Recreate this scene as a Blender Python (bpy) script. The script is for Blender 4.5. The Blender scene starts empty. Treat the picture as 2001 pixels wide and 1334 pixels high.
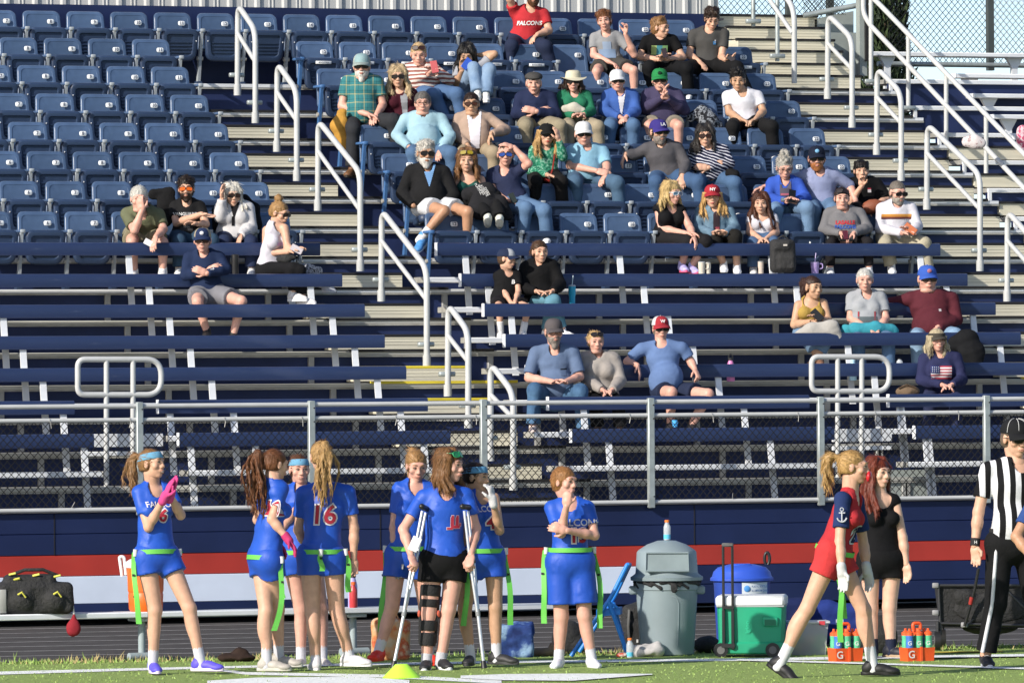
import bpy, bmesh, math, random
import numpy as np
from mathutils import Vector, Matrix
from mathutils.bvhtree import BVHTree
random.seed(7); rng = np.random.RandomState(11)
scene = bpy.context.scene
col = scene.collection
PI = math.pi
# ---------------------------------------------------------------- camera (telephoto from the far side of the field)
TH, YH, ROLL, FPX, CAMH = .3702, 760., -.0073, 13000., 2.05
CX, CY = 1000.5, 667.
def A(*v): return np.array(v, float)
pit = math.atan((YH-CY)/FPX)
RT = A(math.cos(TH), -math.sin(TH), 0); FW = A(math.sin(TH), math.cos(TH), 0); UP = A(0, 0, 1)
f3 = FW*math.cos(pit)+UP*math.sin(pit); u3 = UP*math.cos(pit)-FW*math.sin(pit)
r4 = RT*math.cos(ROLL)+u3*math.sin(ROLL); u4 = u3*math.cos(ROLL)-RT*math.sin(ROLL)
CAM = A(0, 0, CAMH)
def ray(x, y): return f3+r4*(x-CX)/FPX+u4*(CY-y)/FPX
def atY(x, y, Y):
    d = ray(x, y); return CAM+d*Y/d[1]
def atZ(x, y, Z=0.):
    d = ray(x, y); return CAM+d*(Z-CAMH)/d[2]
def atD(x, y, D): return CAM+ray(x, y)*D
def depth(p): return float((np.asarray(p)-CAM) @ f3)
cd = bpy.data.cameras.new('camera'); cam = bpy.data.objects.new('camera', cd); col.objects.link(cam)
cd.sensor_width = 36; cd.lens = FPX/2001*36; cd.clip_start = 1; cd.clip_end = 3000
M = Matrix(((r4[0], u4[0], -f3[0]), (r4[1], u4[1], -f3[1]), (r4[2], u4[2], -f3[2]))).to_4x4()
M.translation = Vector(CAM); cam.matrix_world = M
scene.camera = cam
# ---------------------------------------------------------------- sky and sun
SUNV = -RT*.80 - FW*.82 + UP*.60; SUNV = SUNV/np.linalg.norm(SUNV)
sun_el = math.asin(SUNV[2]); sun_rot = math.atan2(SUNV[0], SUNV[1])
w = bpy.data.worlds.new('World'); scene.world = w; w.use_nodes = True
nt = w.node_tree; bg = nt.nodes['Background']
sk = nt.nodes.new('ShaderNodeTexSky'); sk.sky_type = 'NISHITA'; sk.sun_disc = False
sk.sun_elevation = sun_el; sk.sun_rotation = sun_rot; sk.air_density = .62; sk.dust_density = .75; sk.ozone_density = .7; sk.altitude = 0
nt.links.new(sk.outputs[0], bg.inputs[0]); bg.inputs[1].default_value = .14
sl = bpy.data.lights.new('sun', 'SUN'); sl.energy = 4.45; sl.angle = math.radians(.55); sl.color = (1, .93, .82)
so = bpy.data.objects.new('sun', sl); col.objects.link(so)
so.rotation_euler = Vector(-SUNV).to_track_quat('-Z', 'Y').to_euler(); so.location = (0, 0, 40)
vs = scene.view_settings; vs.view_transform = 'Standard'; vs.look = 'None'; vs.gamma = 1; vs.exposure = .45
scene.cycles.max_bounces = 6; scene.cycles.use_denoising = True
# ---------------------------------------------------------------- materials
def lin(c): c = c/255; return c/12.92 if c <= .04045 else ((c+.055)/1.055)**2.4
def rgb(h):
    if isinstance(h, (tuple, list)): return tuple(h)
    return tuple(lin(int(h[i:i+2], 16)) for i in (0, 2, 4))
MC = {}
def mat(name, c, rough=.6, metal=0., var=.12, vs_=6., bump=0., bs=20., stretch=(1, 1, 1), spec=.4, alpha=None, trans=0., sheen=0., scuff=0., sc=(.5, .5, .52)):
    if name in MC: return MC[name]
    c = rgb(c); m = bpy.data.materials.new(name); m.use_nodes = True; n = m.node_tree; L = n.links
    b = n.nodes['Principled BSDF']; b.inputs['Roughness'].default_value = rough; b.inputs['Metallic'].default_value = metal
    b.inputs['Specular IOR Level'].default_value = spec
    tc = n.nodes.new('ShaderNodeTexCoord'); mp = n.nodes.new('ShaderNodeMapping'); mp.inputs['Scale'].default_value = stretch
    L.new(tc.outputs['Object'], mp.inputs['Vector'])
    nz = n.nodes.new('ShaderNodeTexNoise'); nz.inputs['Scale'].default_value = vs_; nz.inputs['Detail'].default_value = 5
    L.new(mp.outputs[0], nz.inputs['Vector'])
    cr = n.nodes.new('ShaderNodeValToRGB'); e = cr.color_ramp.elements
    e[0].position = .3; e[1].position = .72
    e[0].color = (*[x*(1-var) for x in c], 1); e[1].color = (*[min(1, x*(1+var)+var*.006) for x in c], 1)
    L.new(nz.outputs[0], cr.inputs[0]); L.new(cr.outputs[0], b.inputs['Base Color'])
    if scuff:   # scratches, dust and faded patches
        out = cr.outputs[0]
        for sca, st, th, amt in ((3.2, (.5, 1, 1.6), .60, .35), (26, (.22, 1, 1), .69, .8), (90, (1, 1, 1), .74, .9)):
            m3 = n.nodes.new('ShaderNodeMapping'); m3.inputs['Scale'].default_value = st; L.new(tc.outputs['Object'], m3.inputs['Vector'])
            z3 = n.nodes.new('ShaderNodeTexNoise'); z3.inputs['Scale'].default_value = sca; z3.inputs['Detail'].default_value = 6; L.new(m3.outputs[0], z3.inputs['Vector'])
            r3 = n.nodes.new('ShaderNodeMapRange'); r3.inputs['From Min'].default_value = th; r3.inputs['From Max'].default_value = th+.12; r3.inputs['To Max'].default_value = scuff*amt; L.new(z3.outputs[0], r3.inputs['Value'])
            x3 = n.nodes.new('ShaderNodeMix'); x3.data_type = 'RGBA'; L.new(r3.outputs[0], x3.inputs[0]); L.new(out, x3.inputs[6]); x3.inputs[7].default_value = (*sc, 1); out = x3.outputs[2]
        L.new(out, b.inputs['Base Color'])
    if bump:
        n2 = n.nodes.new('ShaderNodeTexNoise'); n2.inputs['Scale'].default_value = bs; n2.inputs['Detail'].default_value = 3; n2.inputs['Distortion'].default_value = .6
        L.new(mp.outputs[0], n2.inputs['Vector'])
        bp = n.nodes.new('ShaderNodeBump'); bp.inputs['Strength'].default_value = bump; bp.inputs['Distance'].default_value = .02
        L.new(n2.outputs[0], bp.inputs['Height']); L.new(bp.outputs[0], b.inputs['Normal'])
    if trans:
        b.inputs['Transmission Weight'].default_value = trans
    if alpha is not None: b.inputs['Alpha'].default_value = alpha
    if sheen: b.inputs['Sheen Weight'].default_value = sheen
    MC[name] = m; return m
def soft(h, k=.74, ds=.12):
    c = np.array(rgb(h)); return tuple((c*(1-ds)+c.mean()*ds)*k)
def cloth(c, name=None, bump=.45, bs=10., rough=.85):
    return mat(name or 'cloth_%s_%d' % (c, bump*10), soft(c), rough=rough, var=.1, vs_=9, bump=bump, bs=bs, spec=.12)
def pattern(name, fn, rough=.85, bump=.4, spec=.15):
    """material whose colour comes from fn(node_tree, object-coordinate socket) -> colour socket"""
    if name in MC: return MC[name]
    m = bpy.data.materials.new(name); m.use_nodes = True; n = m.node_tree; L = n.links
    b = n.nodes['Principled BSDF']; b.inputs['Roughness'].default_value = rough; b.inputs['Specular IOR Level'].default_value = spec
    tc = n.nodes.new('ShaderNodeTexCoord'); L.new(fn(n, tc.outputs['Object']), b.inputs['Base Color'])
    n2 = n.nodes.new('ShaderNodeTexNoise'); n2.inputs['Scale'].default_value = 14
    L.new(tc.outputs['Object'], n2.inputs['Vector'])
    bp = n.nodes.new('ShaderNodeBump'); bp.inputs['Strength'].default_value = bump; bp.inputs['Distance'].default_value = .02
    L.new(n2.outputs[0], bp.inputs['Height']); L.new(bp.outputs[0], b.inputs['Normal'])
    MC[name] = m; return m
def nramp(n, sock, stops, const=True):
    r = n.nodes.new('ShaderNodeValToRGB'); cr = r.color_ramp; cr.interpolation = 'CONSTANT' if const else 'LINEAR'
    while len(cr.elements) < len(stops): cr.elements.new(.5)
    for e, (p, c) in zip(cr.elements, stops): e.position = p; e.color = (*soft(c), 1)
    n.links.new(sock, r.inputs[0]); return r.outputs[0]
def nmath(n, op, a, b=None):
    q = n.nodes.new('ShaderNodeMath'); q.operation = op
    for i, s in enumerate((a, b)):
        if s is None: continue
        if isinstance(s, (int, float)): q.inputs[i].default_value = s
        else: n.links.new(s, q.inputs[i])
    return q.outputs[0]
def naxis(n, co, d):
    q = n.nodes.new('ShaderNodeVectorMath'); q.operation = 'DOT_PRODUCT'; n.links.new(co, q.inputs[0]); q.inputs[1].default_value = tuple(d)
    return q.outputs['Value']
def nwarp(n, co, s, amt):
    z = n.nodes.new('ShaderNodeTexNoise'); z.inputs['Scale'].default_value = s; n.links.new(co, z.inputs['Vector'])
    return nmath(n, 'MULTIPLY', nmath(n, 'SUBTRACT', z.outputs[0], .5), amt)
def stripes(name, axis, period, stops, warp=.03, ws=5):
    def fn(n, co):
        v = nmath(n, 'ADD', naxis(n, co, axis), nwarp(n, co, ws, warp))
        return nramp(n, nmath(n, 'FRACT', nmath(n, 'DIVIDE', v, period)), stops)
    return pattern(name, fn)
def plaid(name, base, c1, c2, period=.09):
    def fn(n, co):
        w1 = nwarp(n, co, 4, .03)
        a = nmath(n, 'FRACT', nmath(n, 'DIVIDE', nmath(n, 'ADD', naxis(n, co, RT), w1), period))
        b_ = nmath(n, 'FRACT', nmath(n, 'DIVIDE', nmath(n, 'ADD', naxis(n, co, UP), w1), period))
        ca = nramp(n, a, [(0, base), (.3, c1), (.42, base), (.7, c2), (.78, base)]); cb = nramp(n, b_, [(0, base), (.3, c1), (.42, base), (.7, c2), (.78, base)])
        mx = n.nodes.new('ShaderNodeMix'); mx.data_type = 'RGBA'; mx.inputs[0].default_value = .5
        n.links.new(ca, mx.inputs[6]); n.links.new(cb, mx.inputs[7]); return mx.outputs[2]
    return pattern(name, fn)
def blotch(name, stops, s=25):
    def fn(n, co):
        z = n.nodes.new('ShaderNodeTexNoise'); z.inputs['Scale'].default_value = s; z.inputs['Detail'].default_value = 6; n.links.new(co, z.inputs['Vector'])
        return nramp(n, z.outputs[0], stops, False)
    return pattern(name, fn)
# ---------------------------------------------------------------- mesh builder
def nrm(v): v = np.asarray(v, float); return v/max(1e-9, np.linalg.norm(v))
class MB:
    def __init__(s): s.V = []; s.F = []; s.MI = []; s.mats = []; s.n = 0
    def mi(s, m):
        if m not in s.mats: s.mats.append(m)
        return s.mats.index(m)
    def add(s, v, f, m):
        v = np.asarray(v, float).reshape(-1, 3); i = s.mi(m); o = s.n
        s.V.append(v); s.n += len(v)
        for q in f: s.F.append([int(k)+o for k in q]); s.MI.append(i)
    def box(s, c, d, m, R=None, ch=0.):
        """box centred at c with full size d, chamfered edges"""
        hx, hy, hz = d[0]/2, d[1]/2, d[2]/2; ch = min(ch, hx*.9, hy*.9, hz*.9)
        if ch <= 0:
            v = [(x, y, z) for x in (-hx, hx) for y in (-hy, hy) for z in (-hz, hz)]
            f = [(0, 1, 3, 2), (4, 6, 7, 5), (0, 4, 5, 1), (2, 3, 7, 6), (0, 2, 6, 4), (1, 5, 7, 3)]
        else:
            v = []; idx = {}
            for sx in (-1, 1):
                for sy in (-1, 1):
                    for sz in (-1, 1):
                        for a in range(3):
                            p = [sx*(hx-ch), sy*(hy-ch), sz*(hz-ch)]; p[a] = (sx*hx, sy*hy, sz*hz)[a]
                            idx[sx, sy, sz, a] = len(v); v.append(p)
            f = []
            for a in range(3):
                b, c_ = (a+1) % 3, (a+2) % 3
                for sg in (-1, 1):
                    q = []
                    for sb, sc in ((-1, -1), (1, -1), (1, 1), (-1, 1)):
                        k = [0, 0, 0]; k[a] = sg; k[b] = sb; k[c_] = sc; q.append(idx[(*k, a)])
                    f.append(q if sg > 0 else q[::-1])
                for sb in (-1, 1):
                    for sc in (-1, 1):
                        k1 = [0, 0, 0]; k1[b] = sb; k1[c_] = sc; k2 = k1[:]; k1[a] = -1; k2[a] = 1
                        q = [idx[(*k1, b)], idx[(*k2, b)], idx[(*k2, c_)], idx[(*k1, c_)]]
                        f.append(q if sb*sc < 0 else q[::-1])
            for sx in (-1, 1):
                for sy in (-1, 1):
                    for sz in (-1, 1):
                        q = [idx[sx, sy, sz, a] for a in range(3)]; f.append(q if sx*sy*sz > 0 else q[::-1])
        v = np.array(v)
        if R is not None: v = v @ np.asarray(R)
        s.add(v+np.asarray(c), f, m)
    def tube(s, pts, r, m, n=8, caps=True, closed=False):
        pts = [np.asarray(p, float) for p in pts]; k = len(pts); rr = r if hasattr(r, '__len__') else [r]*k
        V = []; ref = None
        for i, p in enumerate(pts):
            if closed: t = nrm(pts[(i+1) % k]-pts[i-1])
            else: t = nrm(pts[min(i+1, k-1)]-pts[max(i-1, 0)])
            if ref is None: ref = np.cross(t, A(.31, .2, .93)); ref = nrm(ref) if np.linalg.norm(ref) > .05 else nrm(np.cross(t, A(1, 0, 0)))
            ref = nrm(ref-t*(ref @ t)); b = np.cross(t, ref)
            V += [p+rr[i]*(ref*math.cos(2*PI*j/n)+b*math.sin(2*PI*j/n)) for j in range(n)]
        F = [(i*n+j, i*n+(j+1) % n, (i+1)*n+(j+1) % n, (i+1)*n+j) for i in range(k-1) for j in range(n)]
        if closed: F += [((k-1)*n+j, (k-1)*n+(j+1) % n, (j+1) % n, j) for j in range(n)]
        elif caps: F += [list(range(n))[::-1], [(k-1)*n+j for j in range(n)]]
        s.add(V, F, m)
    def lathe(s, prof, m, c=(0, 0, 0), n=24, sx=1., sy=1.):
        V = [(r*sx*math.cos(2*PI*j/n), r*sy*math.sin(2*PI*j/n), z) for r, z in prof for j in range(n)]; k = len(prof)
        F = [(i*n+j, i*n+(j+1) % n, (i+1)*n+(j+1) % n, (i+1)*n+j) for i in range(k-1) for j in range(n)]
        F += [list(range(n))[::-1], [(k-1)*n+j for j in range(n)]]
        s.add(np.array(V)+np.asarray(c), F, m)
    def rings(s, loops, m, cap0=True, cap1=True):
        k = len(loops[0]); V = np.concatenate([np.asarray(l, float) for l in loops])
        F = [(i*k+j, i*k+(j+1) % k, (i+1)*k+(j+1) % k, (i+1)*k+j) for i in range(len(loops)-1) for j in range(k)]
        if cap0: F.append(list(range(k))[::-1])
        if cap1: F.append([(len(loops)-1)*k+j for j in range(k)])
        s.add(V, F, m)
    def ell(s, c, r, m, R=None, nu=12, nv=8):
        V = []
        for i in range(nv+1):
            p = PI*i/nv
            for j in range(nu): V.append((r[0]*math.sin(p)*math.cos(2*PI*j/nu), r[1]*math.sin(p)*math.sin(2*PI*j/nu), r[2]*math.cos(p)))
        V = np.array(V)
        if R is not None: V = V @ np.asarray(R)
        F = [(i*nu+j, (i+1)*nu+j, (i+1)*nu+(j+1) % nu, i*nu+(j+1) % nu) for i in range(nv) for j in range(nu)]
        s.add(V+np.asarray(c), F, m)
    def quad(s, p, m): s.add(p, [list(range(len(p)))], m)
def rootloc(o):
    while o.parent: o = o.parent
    return np.array(o.location)
def build(name, mb, parent=None, smooth=40, local=False, loc=None):
    me = bpy.data.meshes.new(name)
    V = np.concatenate(mb.V) if mb.V else np.zeros((0, 3))
    if parent is not None and not local: V = V-rootloc(parent)
    elif loc is not None and not local: V = V-np.asarray(loc)
    me.vertices.add(len(V)); me.vertices.foreach_set('co', V.astype(np.float32).ravel())
    ln = np.array([len(f) for f in mb.F], np.int32); st = np.concatenate([[0], np.cumsum(ln)[:-1]]).astype(np.int32)
    lv = np.array([i for f in mb.F for i in f], np.int32)
    me.loops.add(len(lv)); me.loops.foreach_set('vertex_index', lv)
    me.polygons.add(len(ln)); me.polygons.foreach_set('loop_start', st); me.polygons.foreach_set('loop_total', ln)
    me.polygons.foreach_set('material_index', np.array(mb.MI, np.int32))
    me.polygons.foreach_set('use_smooth', np.ones(len(ln), bool) if smooth else np.zeros(len(ln), bool))
    for m in mb.mats: me.materials.append(m)
    me.update(calc_edges=True); me.validate()
    if smooth and smooth < 179: me.set_sharp_from_angle(angle=math.radians(smooth))
    o = bpy.data.objects.new(name, me); col.objects.link(o)
    if parent is not None: o.parent = parent
    elif loc is not None: o.location = loc
    return o
def tag(o, label=None, cat=None, group=None, kind=None):
    if label: o['label'] = label
    if cat: o['category'] = cat
    if group: o['group'] = group
    if kind: o['kind'] = kind
    return o
def thing(name, label, cat, loc=(0, 0, 0), group=None):
    o = bpy.data.objects.new(name, None); col.objects.link(o); o.location = tuple(loc); o.empty_display_size = .1
    return tag(o, label, cat, group)
def single(name, mb, label, cat, group=None, loc=None, smooth=40):
    V = np.concatenate(mb.V)
    if loc is None: c = (V.min(0)+V.max(0))/2; loc = (c[0], c[1], V[:, 2].min())
    return tag(build(name, mb, loc=loc, smooth=smooth), label, cat, group)
# ---------------------------------------------------------------- lettering
TC = {}
def textmesh(s, bold=.0):
    k = (s, bold)
    if k in TC: return TC[k]
    cu = bpy.data.curves.new('lettering', 'FONT'); cu.body = s; cu.align_x = 'CENTER'; cu.align_y = 'CENTER'; cu.offset = bold; cu.resolution_u = 3
    o = bpy.data.objects.new('lettering', cu); col.objects.link(o); bpy.context.view_layer.update()
    me = bpy.data.meshes.new_from_object(o.evaluated_get(bpy.context.evaluated_depsgraph_get()))
    v = np.array([tuple(x.co) for x in me.vertices]); f = [list(p.vertices) for p in me.polygons]
    bpy.data.objects.remove(o); bpy.data.curves.remove(cu); bpy.data.meshes.remove(me)
    TC[k] = (v[:, :2], f); return TC[k]
def put_text(mb, s, c, ax, up, h, m, bold=.015, off=.003, wscale=1.):
    """flat lettering centred at c; ax = reading direction; h = capital height"""
    v, f = textmesh(s, bold); ax = nrm(ax); up = nrm(up); n = np.cross(ax, up); k = h/.7
    mb.add(np.asarray(c)+off*n+np.outer(v[:, 0]*k*wscale, ax)+np.outer(v[:, 1]*k, up), f, m)
for s_ in [str(i) for i in range(5, 24)]: textmesh(s_, .03)
# ---------------------------------------------------------------- ground
m_turf = mat('turf', (.295, .40, .125), rough=.9, var=.13, vs_=14, bump=.9, bs=160, spec=.1)
m_turf.node_tree.nodes['Noise Texture'].inputs['Detail'].default_value = 12
m_track = mat('track_rubber', (.075, .071, .07), rough=.95, var=.2, vs_=3, bump=.4, bs=200, spec=.1)
m_white = mat('line_paint', (.82, .84, .82), rough=.9, var=.16, vs_=30, bump=.5, bs=200, spec=.1)
m_yel = mat('line_yellow', (.55, .42, .05), rough=.9)
gy = lambda x, y: atZ(x, y, 0.)
mb = MB(); mb.quad([(-400, 56.5, -.012), (400, 56.5, -.012), (400, 900, -.012), (-400, 900, -.012)], mat('dirt', (.12, .1, .08), rough=.95))
tag(build('ground', mb, smooth=0), kind='structure')
# track edge line (turf / rubber boundary) and far edge, in plan
e0, e1 = gy(0, 1295.5), gy(2001, 1263)
def along(p, q, X): t = (X-p[0])/(q[0]-p[0]); return p[1]+(q[1]-p[1])*t
XL, XR = -60., 90.
mb = MB(); mb.quad([(XL, along(e0, e1, XL), -.004), (XR, along(e0, e1, XR), -.004), (XR, 57.5, -.004), (XL, 57.5, -.004)], m_track)
tag(build('track', mb, smooth=0), kind='structure')
mb = MB()
Xs = np.linspace(4, 40, 60)
for i in range(9):
    f = .05+i*.116
    for a, b in zip(Xs[:-1], Xs[1:]):
        ya, yb = along(e0, e1, a), along(e0, e1, b); y0, y1 = ya+(56.6-ya)*f, yb+(56.6-yb)*f
        mb.quad([(a, y0, 0), (b, y1, 0), (b, y1+.045, 0), (a, y0+.045, 0)], mat('lane_paint', (.42, .41, .4), rough=.9, var=.35, vs_=14))
tag(build('track_lines', mb, smooth=0), kind='structure')
mb = MB(); mb.quad([(XL, -60, 0), (XR, -60, 0), (XR, along(e0, e1, XR), 0), (XL, along(e0, e1, XL), 0)], m_turf)
tag(build('turf_field', mb, smooth=0), kind='structure')
mb = MB()
def strip(pts, m, z=.004):
    """painted marking: list of (x, y_top, y_bottom) photo columns laid on the turf"""
    for (x0, a0, b0), (x1, a1, b1) in zip(pts[:-1], pts[1:]):
        mb.quad([gy(x0, b0)+A(0, 0, z), gy(x1, b1)+A(0, 0, z), gy(x1, a1)+A(0, 0, z), gy(x0, a0)+A(0, 0, z)], m)
strip([(-300, 1316, 1323), (0, 1312, 1318), (300, 1304.5, 1309), (640, 1297, 1301), (1000, 1291, 1295), (1460, 1286, 1291), (2300, 1273, 1278)], m_white)
strip([(390, 1302, 1306), (480, 1313, 1318), (760, 1318, 1324), (980, 1329, 1336)], m_white)
strip([(405, 1331, 1345), (500, 1325, 1345), (700, 1323, 1340), (800, 1330, 1338)], m_white, .008)
strip([(900, 1321, 1326), (985, 1318, 1330), (1120, 1317, 1331), (1275, 1317.5, 1319)], m_white, .008)
strip([(1440, 1288.5, 1291.5), (1640, 1294, 1297), (2200, 1311, 1315)], m_white, .008)
strip([(1820, 1283, 1287), (2300, 1276, 1280)], m_white, .012)
strip([(1780, 1275, 1277), (1960, 1272, 1274)], m_yel, .008)
tag(build('field_lines', mb, smooth=0), kind='structure')
# blades at the ragged turf edge and over the near field
mb = MB(); mg = [mat('blade_a', (.25, .37, .10), rough=1., spec=.0, var=.3), mat('blade_b', (.30, .41, .135), rough=1., spec=.0, var=.3), mat('blade_dry', (.42, .34, .16), rough=.9)]
def blade(p, h, m):
    a = rng.uniform(0, 2*PI); wv = A(math.cos(a), math.sin(a), 0)*.006; ln_ = A(rng.normal(0, .35), rng.normal(0, .35), 0)*h
    mb.add([p-wv, p+wv, p+ln_+A(0, 0, h)], [(0, 1, 2)], m)
for _ in range(5200):
    X = rng.uniform(12, 25); y = along(e0, e1, X)+rng.normal(-.06, .12); h = abs(rng.normal(.016, .012))+.008
    if rng.rand() < .03: h *= 2.
    blade(A(X, y, 0), h, mg[2] if rng.rand() < .12 else mg[rng.randint(2)])
for c in ((520, 0), (150, 0), (1400, 0), (255, 0)):
    q = gy(c[0], 1292)
    for _ in range(120): blade(A(q[0]+rng.normal(0, .22), along(e0, e1, q[0])+rng.normal(0, .1), 0), abs(rng.normal(.03, .02)), mg[2])
for _ in range(7000):
    X = rng.uniform(12, 24); y = along(e0, e1, X)-rng.rand()**1.4*6.; blade(A(X, y, 0), abs(rng.normal(.010, .004)), mg[rng.randint(2)])
tag(build('grass', mb, smooth=0), 'green turf blades with a dry ragged fringe along the track', 'grass', kind='stuff')
# ---------------------------------------------------------------- grandstand
m_navy = mat('navy_steel', (.0085, .017, .066), rough=.5, var=.2, vs_=1.2, spec=.3, scuff=.05, sc=(.14, .16, .22))
m_navyd = mat('navy_riser', (.012, .022, .078), rough=.55, var=.25, vs_=2, spec=.3)
m_plank = mat('navy_plank', (.016, .030, .088), rough=.42, var=.12, vs_=5, bump=.05, bs=60, stretch=(.2, 1, 1), spec=.45, scuff=.16, sc=(.22, .25, .34))
m_alu = mat('aluminium', (.33, .33, .32), rough=.5, metal=.2, var=.16, vs_=8, stretch=(.3, 1, 1))
m_aluw = mat('aluminium_pale', (.62, .64, .67), rough=.45, metal=.0, var=.1, vs_=8, stretch=(.3, 1, 1))
m_nose = mat('nosing_dull', (.44, .44, .41), rough=.5, var=.16, vs_=5, stretch=(.3, 1, 1), scuff=.2, sc=(.25, .22, .18))
m_alud = mat('aluminium_dull', (.38, .37, .34), rough=.55, metal=.3, var=.25, vs_=8)
m_beige = mat('step_beige', (.60, .565, .45), rough=.55, var=.12, vs_=4, stretch=(.3, 1, 8), scuff=.25, sc=(.25, .22, .17))
m_black = mat('nosing_black', (.012, .012, .014), rough=.8)
m_ynose = mat('nosing_yellow', (.62, .5, .04), rough=.7)
m_red = mat('panel_red', (.36, .032, .022), rough=.45, var=.12, vs_=2, scuff=.06, sc=(.4, .2, .18))
m_pwhite = mat('panel_white', (.55, .62, .74), rough=.45, var=.08, vs_=2, scuff=.12, sc=(.3, .3, .32))
m_pipe = mat('rail_paint', (.46, .47, .47), rough=.35, var=.07, vs_=5, spec=.5)
m_galv = mat('galvanised', (.36, .4, .4), rough=.45, metal=.45, var=.2, vs_=9)
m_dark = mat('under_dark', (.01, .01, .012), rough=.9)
TR, RS, RB = .6115, .3107, .3035
def deck_z(k): return 3.03+RS*(k-1) if k >= 1 else 3.03-RB*(1-k)   # k = 8..1 chair rows, 0..-6 bench rows
def deck_y(k): return 60.38+TR*(k-1)
X0, X1 = 10., 29.55
gs = thing('grandstand', 'navy and aluminium grandstand with beige aisle steps and striped front', 'grandstand', (20, 58, 0))
def gbox(name, x0, x1, y0, y1, z0, z1, m, ch=.0):
    mb = MB(); mb.box(((x0+x1)/2, (y0+y1)/2, (z0+z1)/2), (x1-x0, y1-y0, z1-z0), m, ch=ch); return build(name, mb, gs)
for k in range(8, -7, -1):
    z, y = deck_z(k), deck_y(k); zl = deck_z(k-1) if k > -6 else .92
    gbox('deck', X0, X1, y+.03, y+TR+.02, z-.05, z-.004, m_alud)
    mb = MB()
    mb.box(((X0+X1)/2, y+.012, z-.024), (X1-X0, .03, .038), m_aluw if k > 0 else m_nose, ch=.005); mb.box(((X0+X1)/2, y+.004, z-.052), (X1-X0, .012, .014), m_alud)
    build('nosing', mb, gs)
    gbox('riser', X0, X1, y+.04, y+.06, (zl if k > -6 else .1)-.02, z-.052, m_navyd)
# aisle steps: (x0, x1, rows)
def px_x(px, py, Y): return atY(px, py, Y)[0]
XA0, XA1 = 21.28, 22.42
XB0, XB1 = 28.02, 29.42
for k in range(8, -7, -1):
    z, y = deck_z(k), deck_y(k); dz = RS if k > 1 else RB; zh = z-dz/2; yh = y-.29
    if k == -6: continue
    for (xa, xb, first) in ((XA0, XA1, 7), (XB0, XB1, 8)):
        if k > first+0: continue
        yel = k in (-1, -2)
        mb = MB(); mb.box(((xa+xb)/2, yh+.15, zh-dz/4-.005), (xb-xa, .30, dz/2-.03), m_beige, ch=.004)
        for q in range(3): mb.box(((xa+xb)/2, yh-.0015, zh-.035-q*.03), (xb-xa-.01, .003, .003), mat('groove', (.42, .39, .3), rough=.7))
        nm = m_ynose if yel else m_black
        mb.box(((xa+xb)/2, yh+.02, zh-.008), (xb-xa+.01, .05, .026), nm, ch=.004)
        mb.box((xa-.04, yh+.05, zh-.02), (.08, .08, .045), m_aluw, ch=.004)
        build('step', mb, gs)
        gbox('nosing', xa+.03, xb+(.35 if xa < 25 else 0), y-.016, y+.05, z-.012, z+.014, m_ynose if k == -2 else m_black)
# sections to the right of the right aisle, half a row out of step
for k in range(9, -3, -1):
    z, y = deck_z(k)-RS*.55, deck_y(k)-TR*.5; xs = X1+.02
    gbox('deck', xs, 40, y+.03, y+TR, z-.05, z-.004, m_alud)
    mb = MB(); mb.box(((xs+40)/2, y+.012, z-.03), (40-xs, .03, .045), m_aluw, ch=.005); mb.box((xs+.02, y+.0, z-.16), (.035, .03, .22), m_aluw); build('nosing', mb, gs)
    gbox('riser', xs, 40, y+.04, y+.06, z-RS-.02, z-.052, m_navyd)
    if k <= 7:
        mb = MB(); mb.box((xs+.6, y+.14-.28, z-RS/2-.08), (1.2, .28, .125), m_beige, ch=.004); mb.box((xs+.6, y-.27, z-RS/2-.008), (1.21, .05, .024), m_black); mb.box((xs+1.0, y-.28, z-.25), (.12, .07, .04), m_aluw, ch=.004)
        build('step', mb, gs)
# front wall panels
ZW = lambda py: atY(1000, py, 56.0)[2]
zt, zb = ZW(989), .085
z1, z2, z3 = ZW(1070), ZW(1110), ZW(1163)
xr = atY(1240, 1100, 56)[0]+.0
def panel(name, xa, xb, za, zb_, m):
    mb = MB(); n = max(1, round((zb_-za)/.19)); h = (zb_-za)/n
    for i in range(n):
        a = za+i*h
        mb.add([(xa, 56., a), (xb, 56., a), (xb, 55.99, a+.006), (xa, 55.99, a+.006), (xb, 55.99, a+h-.007), (xa, 55.99, a+h-.007), (xb, 56., a+h), (xa, 56., a+h)],
               [(0, 1, 2, 3), (3, 2, 4, 5), (5, 4, 6, 7)], m)
    return build(name, mb, gs, smooth=0)
panel('front_panel', X0, 45, z1, zt, m_navy); panel('red_stripe', X0, 45, z2, z1, m_red)
xw = atY(1262, 1130, 56)[0]
panel('white_stripe', X0, xw, z3, z2, m_pwhite); panel('front_panel', X0, xw, zb, z3, m_navy); panel('front_panel', xw, 45, zb, z2, m_navy)
for x in np.arange(X0+1.3, 45, 3.05):
    for za, zc, yy in ((z1+.004, zt-.004, 55.983), (zb+.004, z3-.004, 55.983)):
        mb = MB(); mb.box((x, yy+.004, (za+zc)/2), (.006, .006, zc-za), m_dark)
        build('panel_joint', mb, gs)
gbox('front_curb', X0, 45, 55.96, 56.1, zt, zt+.035, m_aluw, .006)
gbox('under_void', X0, 45, 57.7, 57.75, 0., 1.1, m_dark)  # black sheet added behind the panels, its colour stands for shade beneath the stand
gbox('back_wall', X0, atY(1403, 30, 65.42)[0], 65.42, 65.5, deck_z(8)-.3, 6.035, m_navy)
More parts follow.
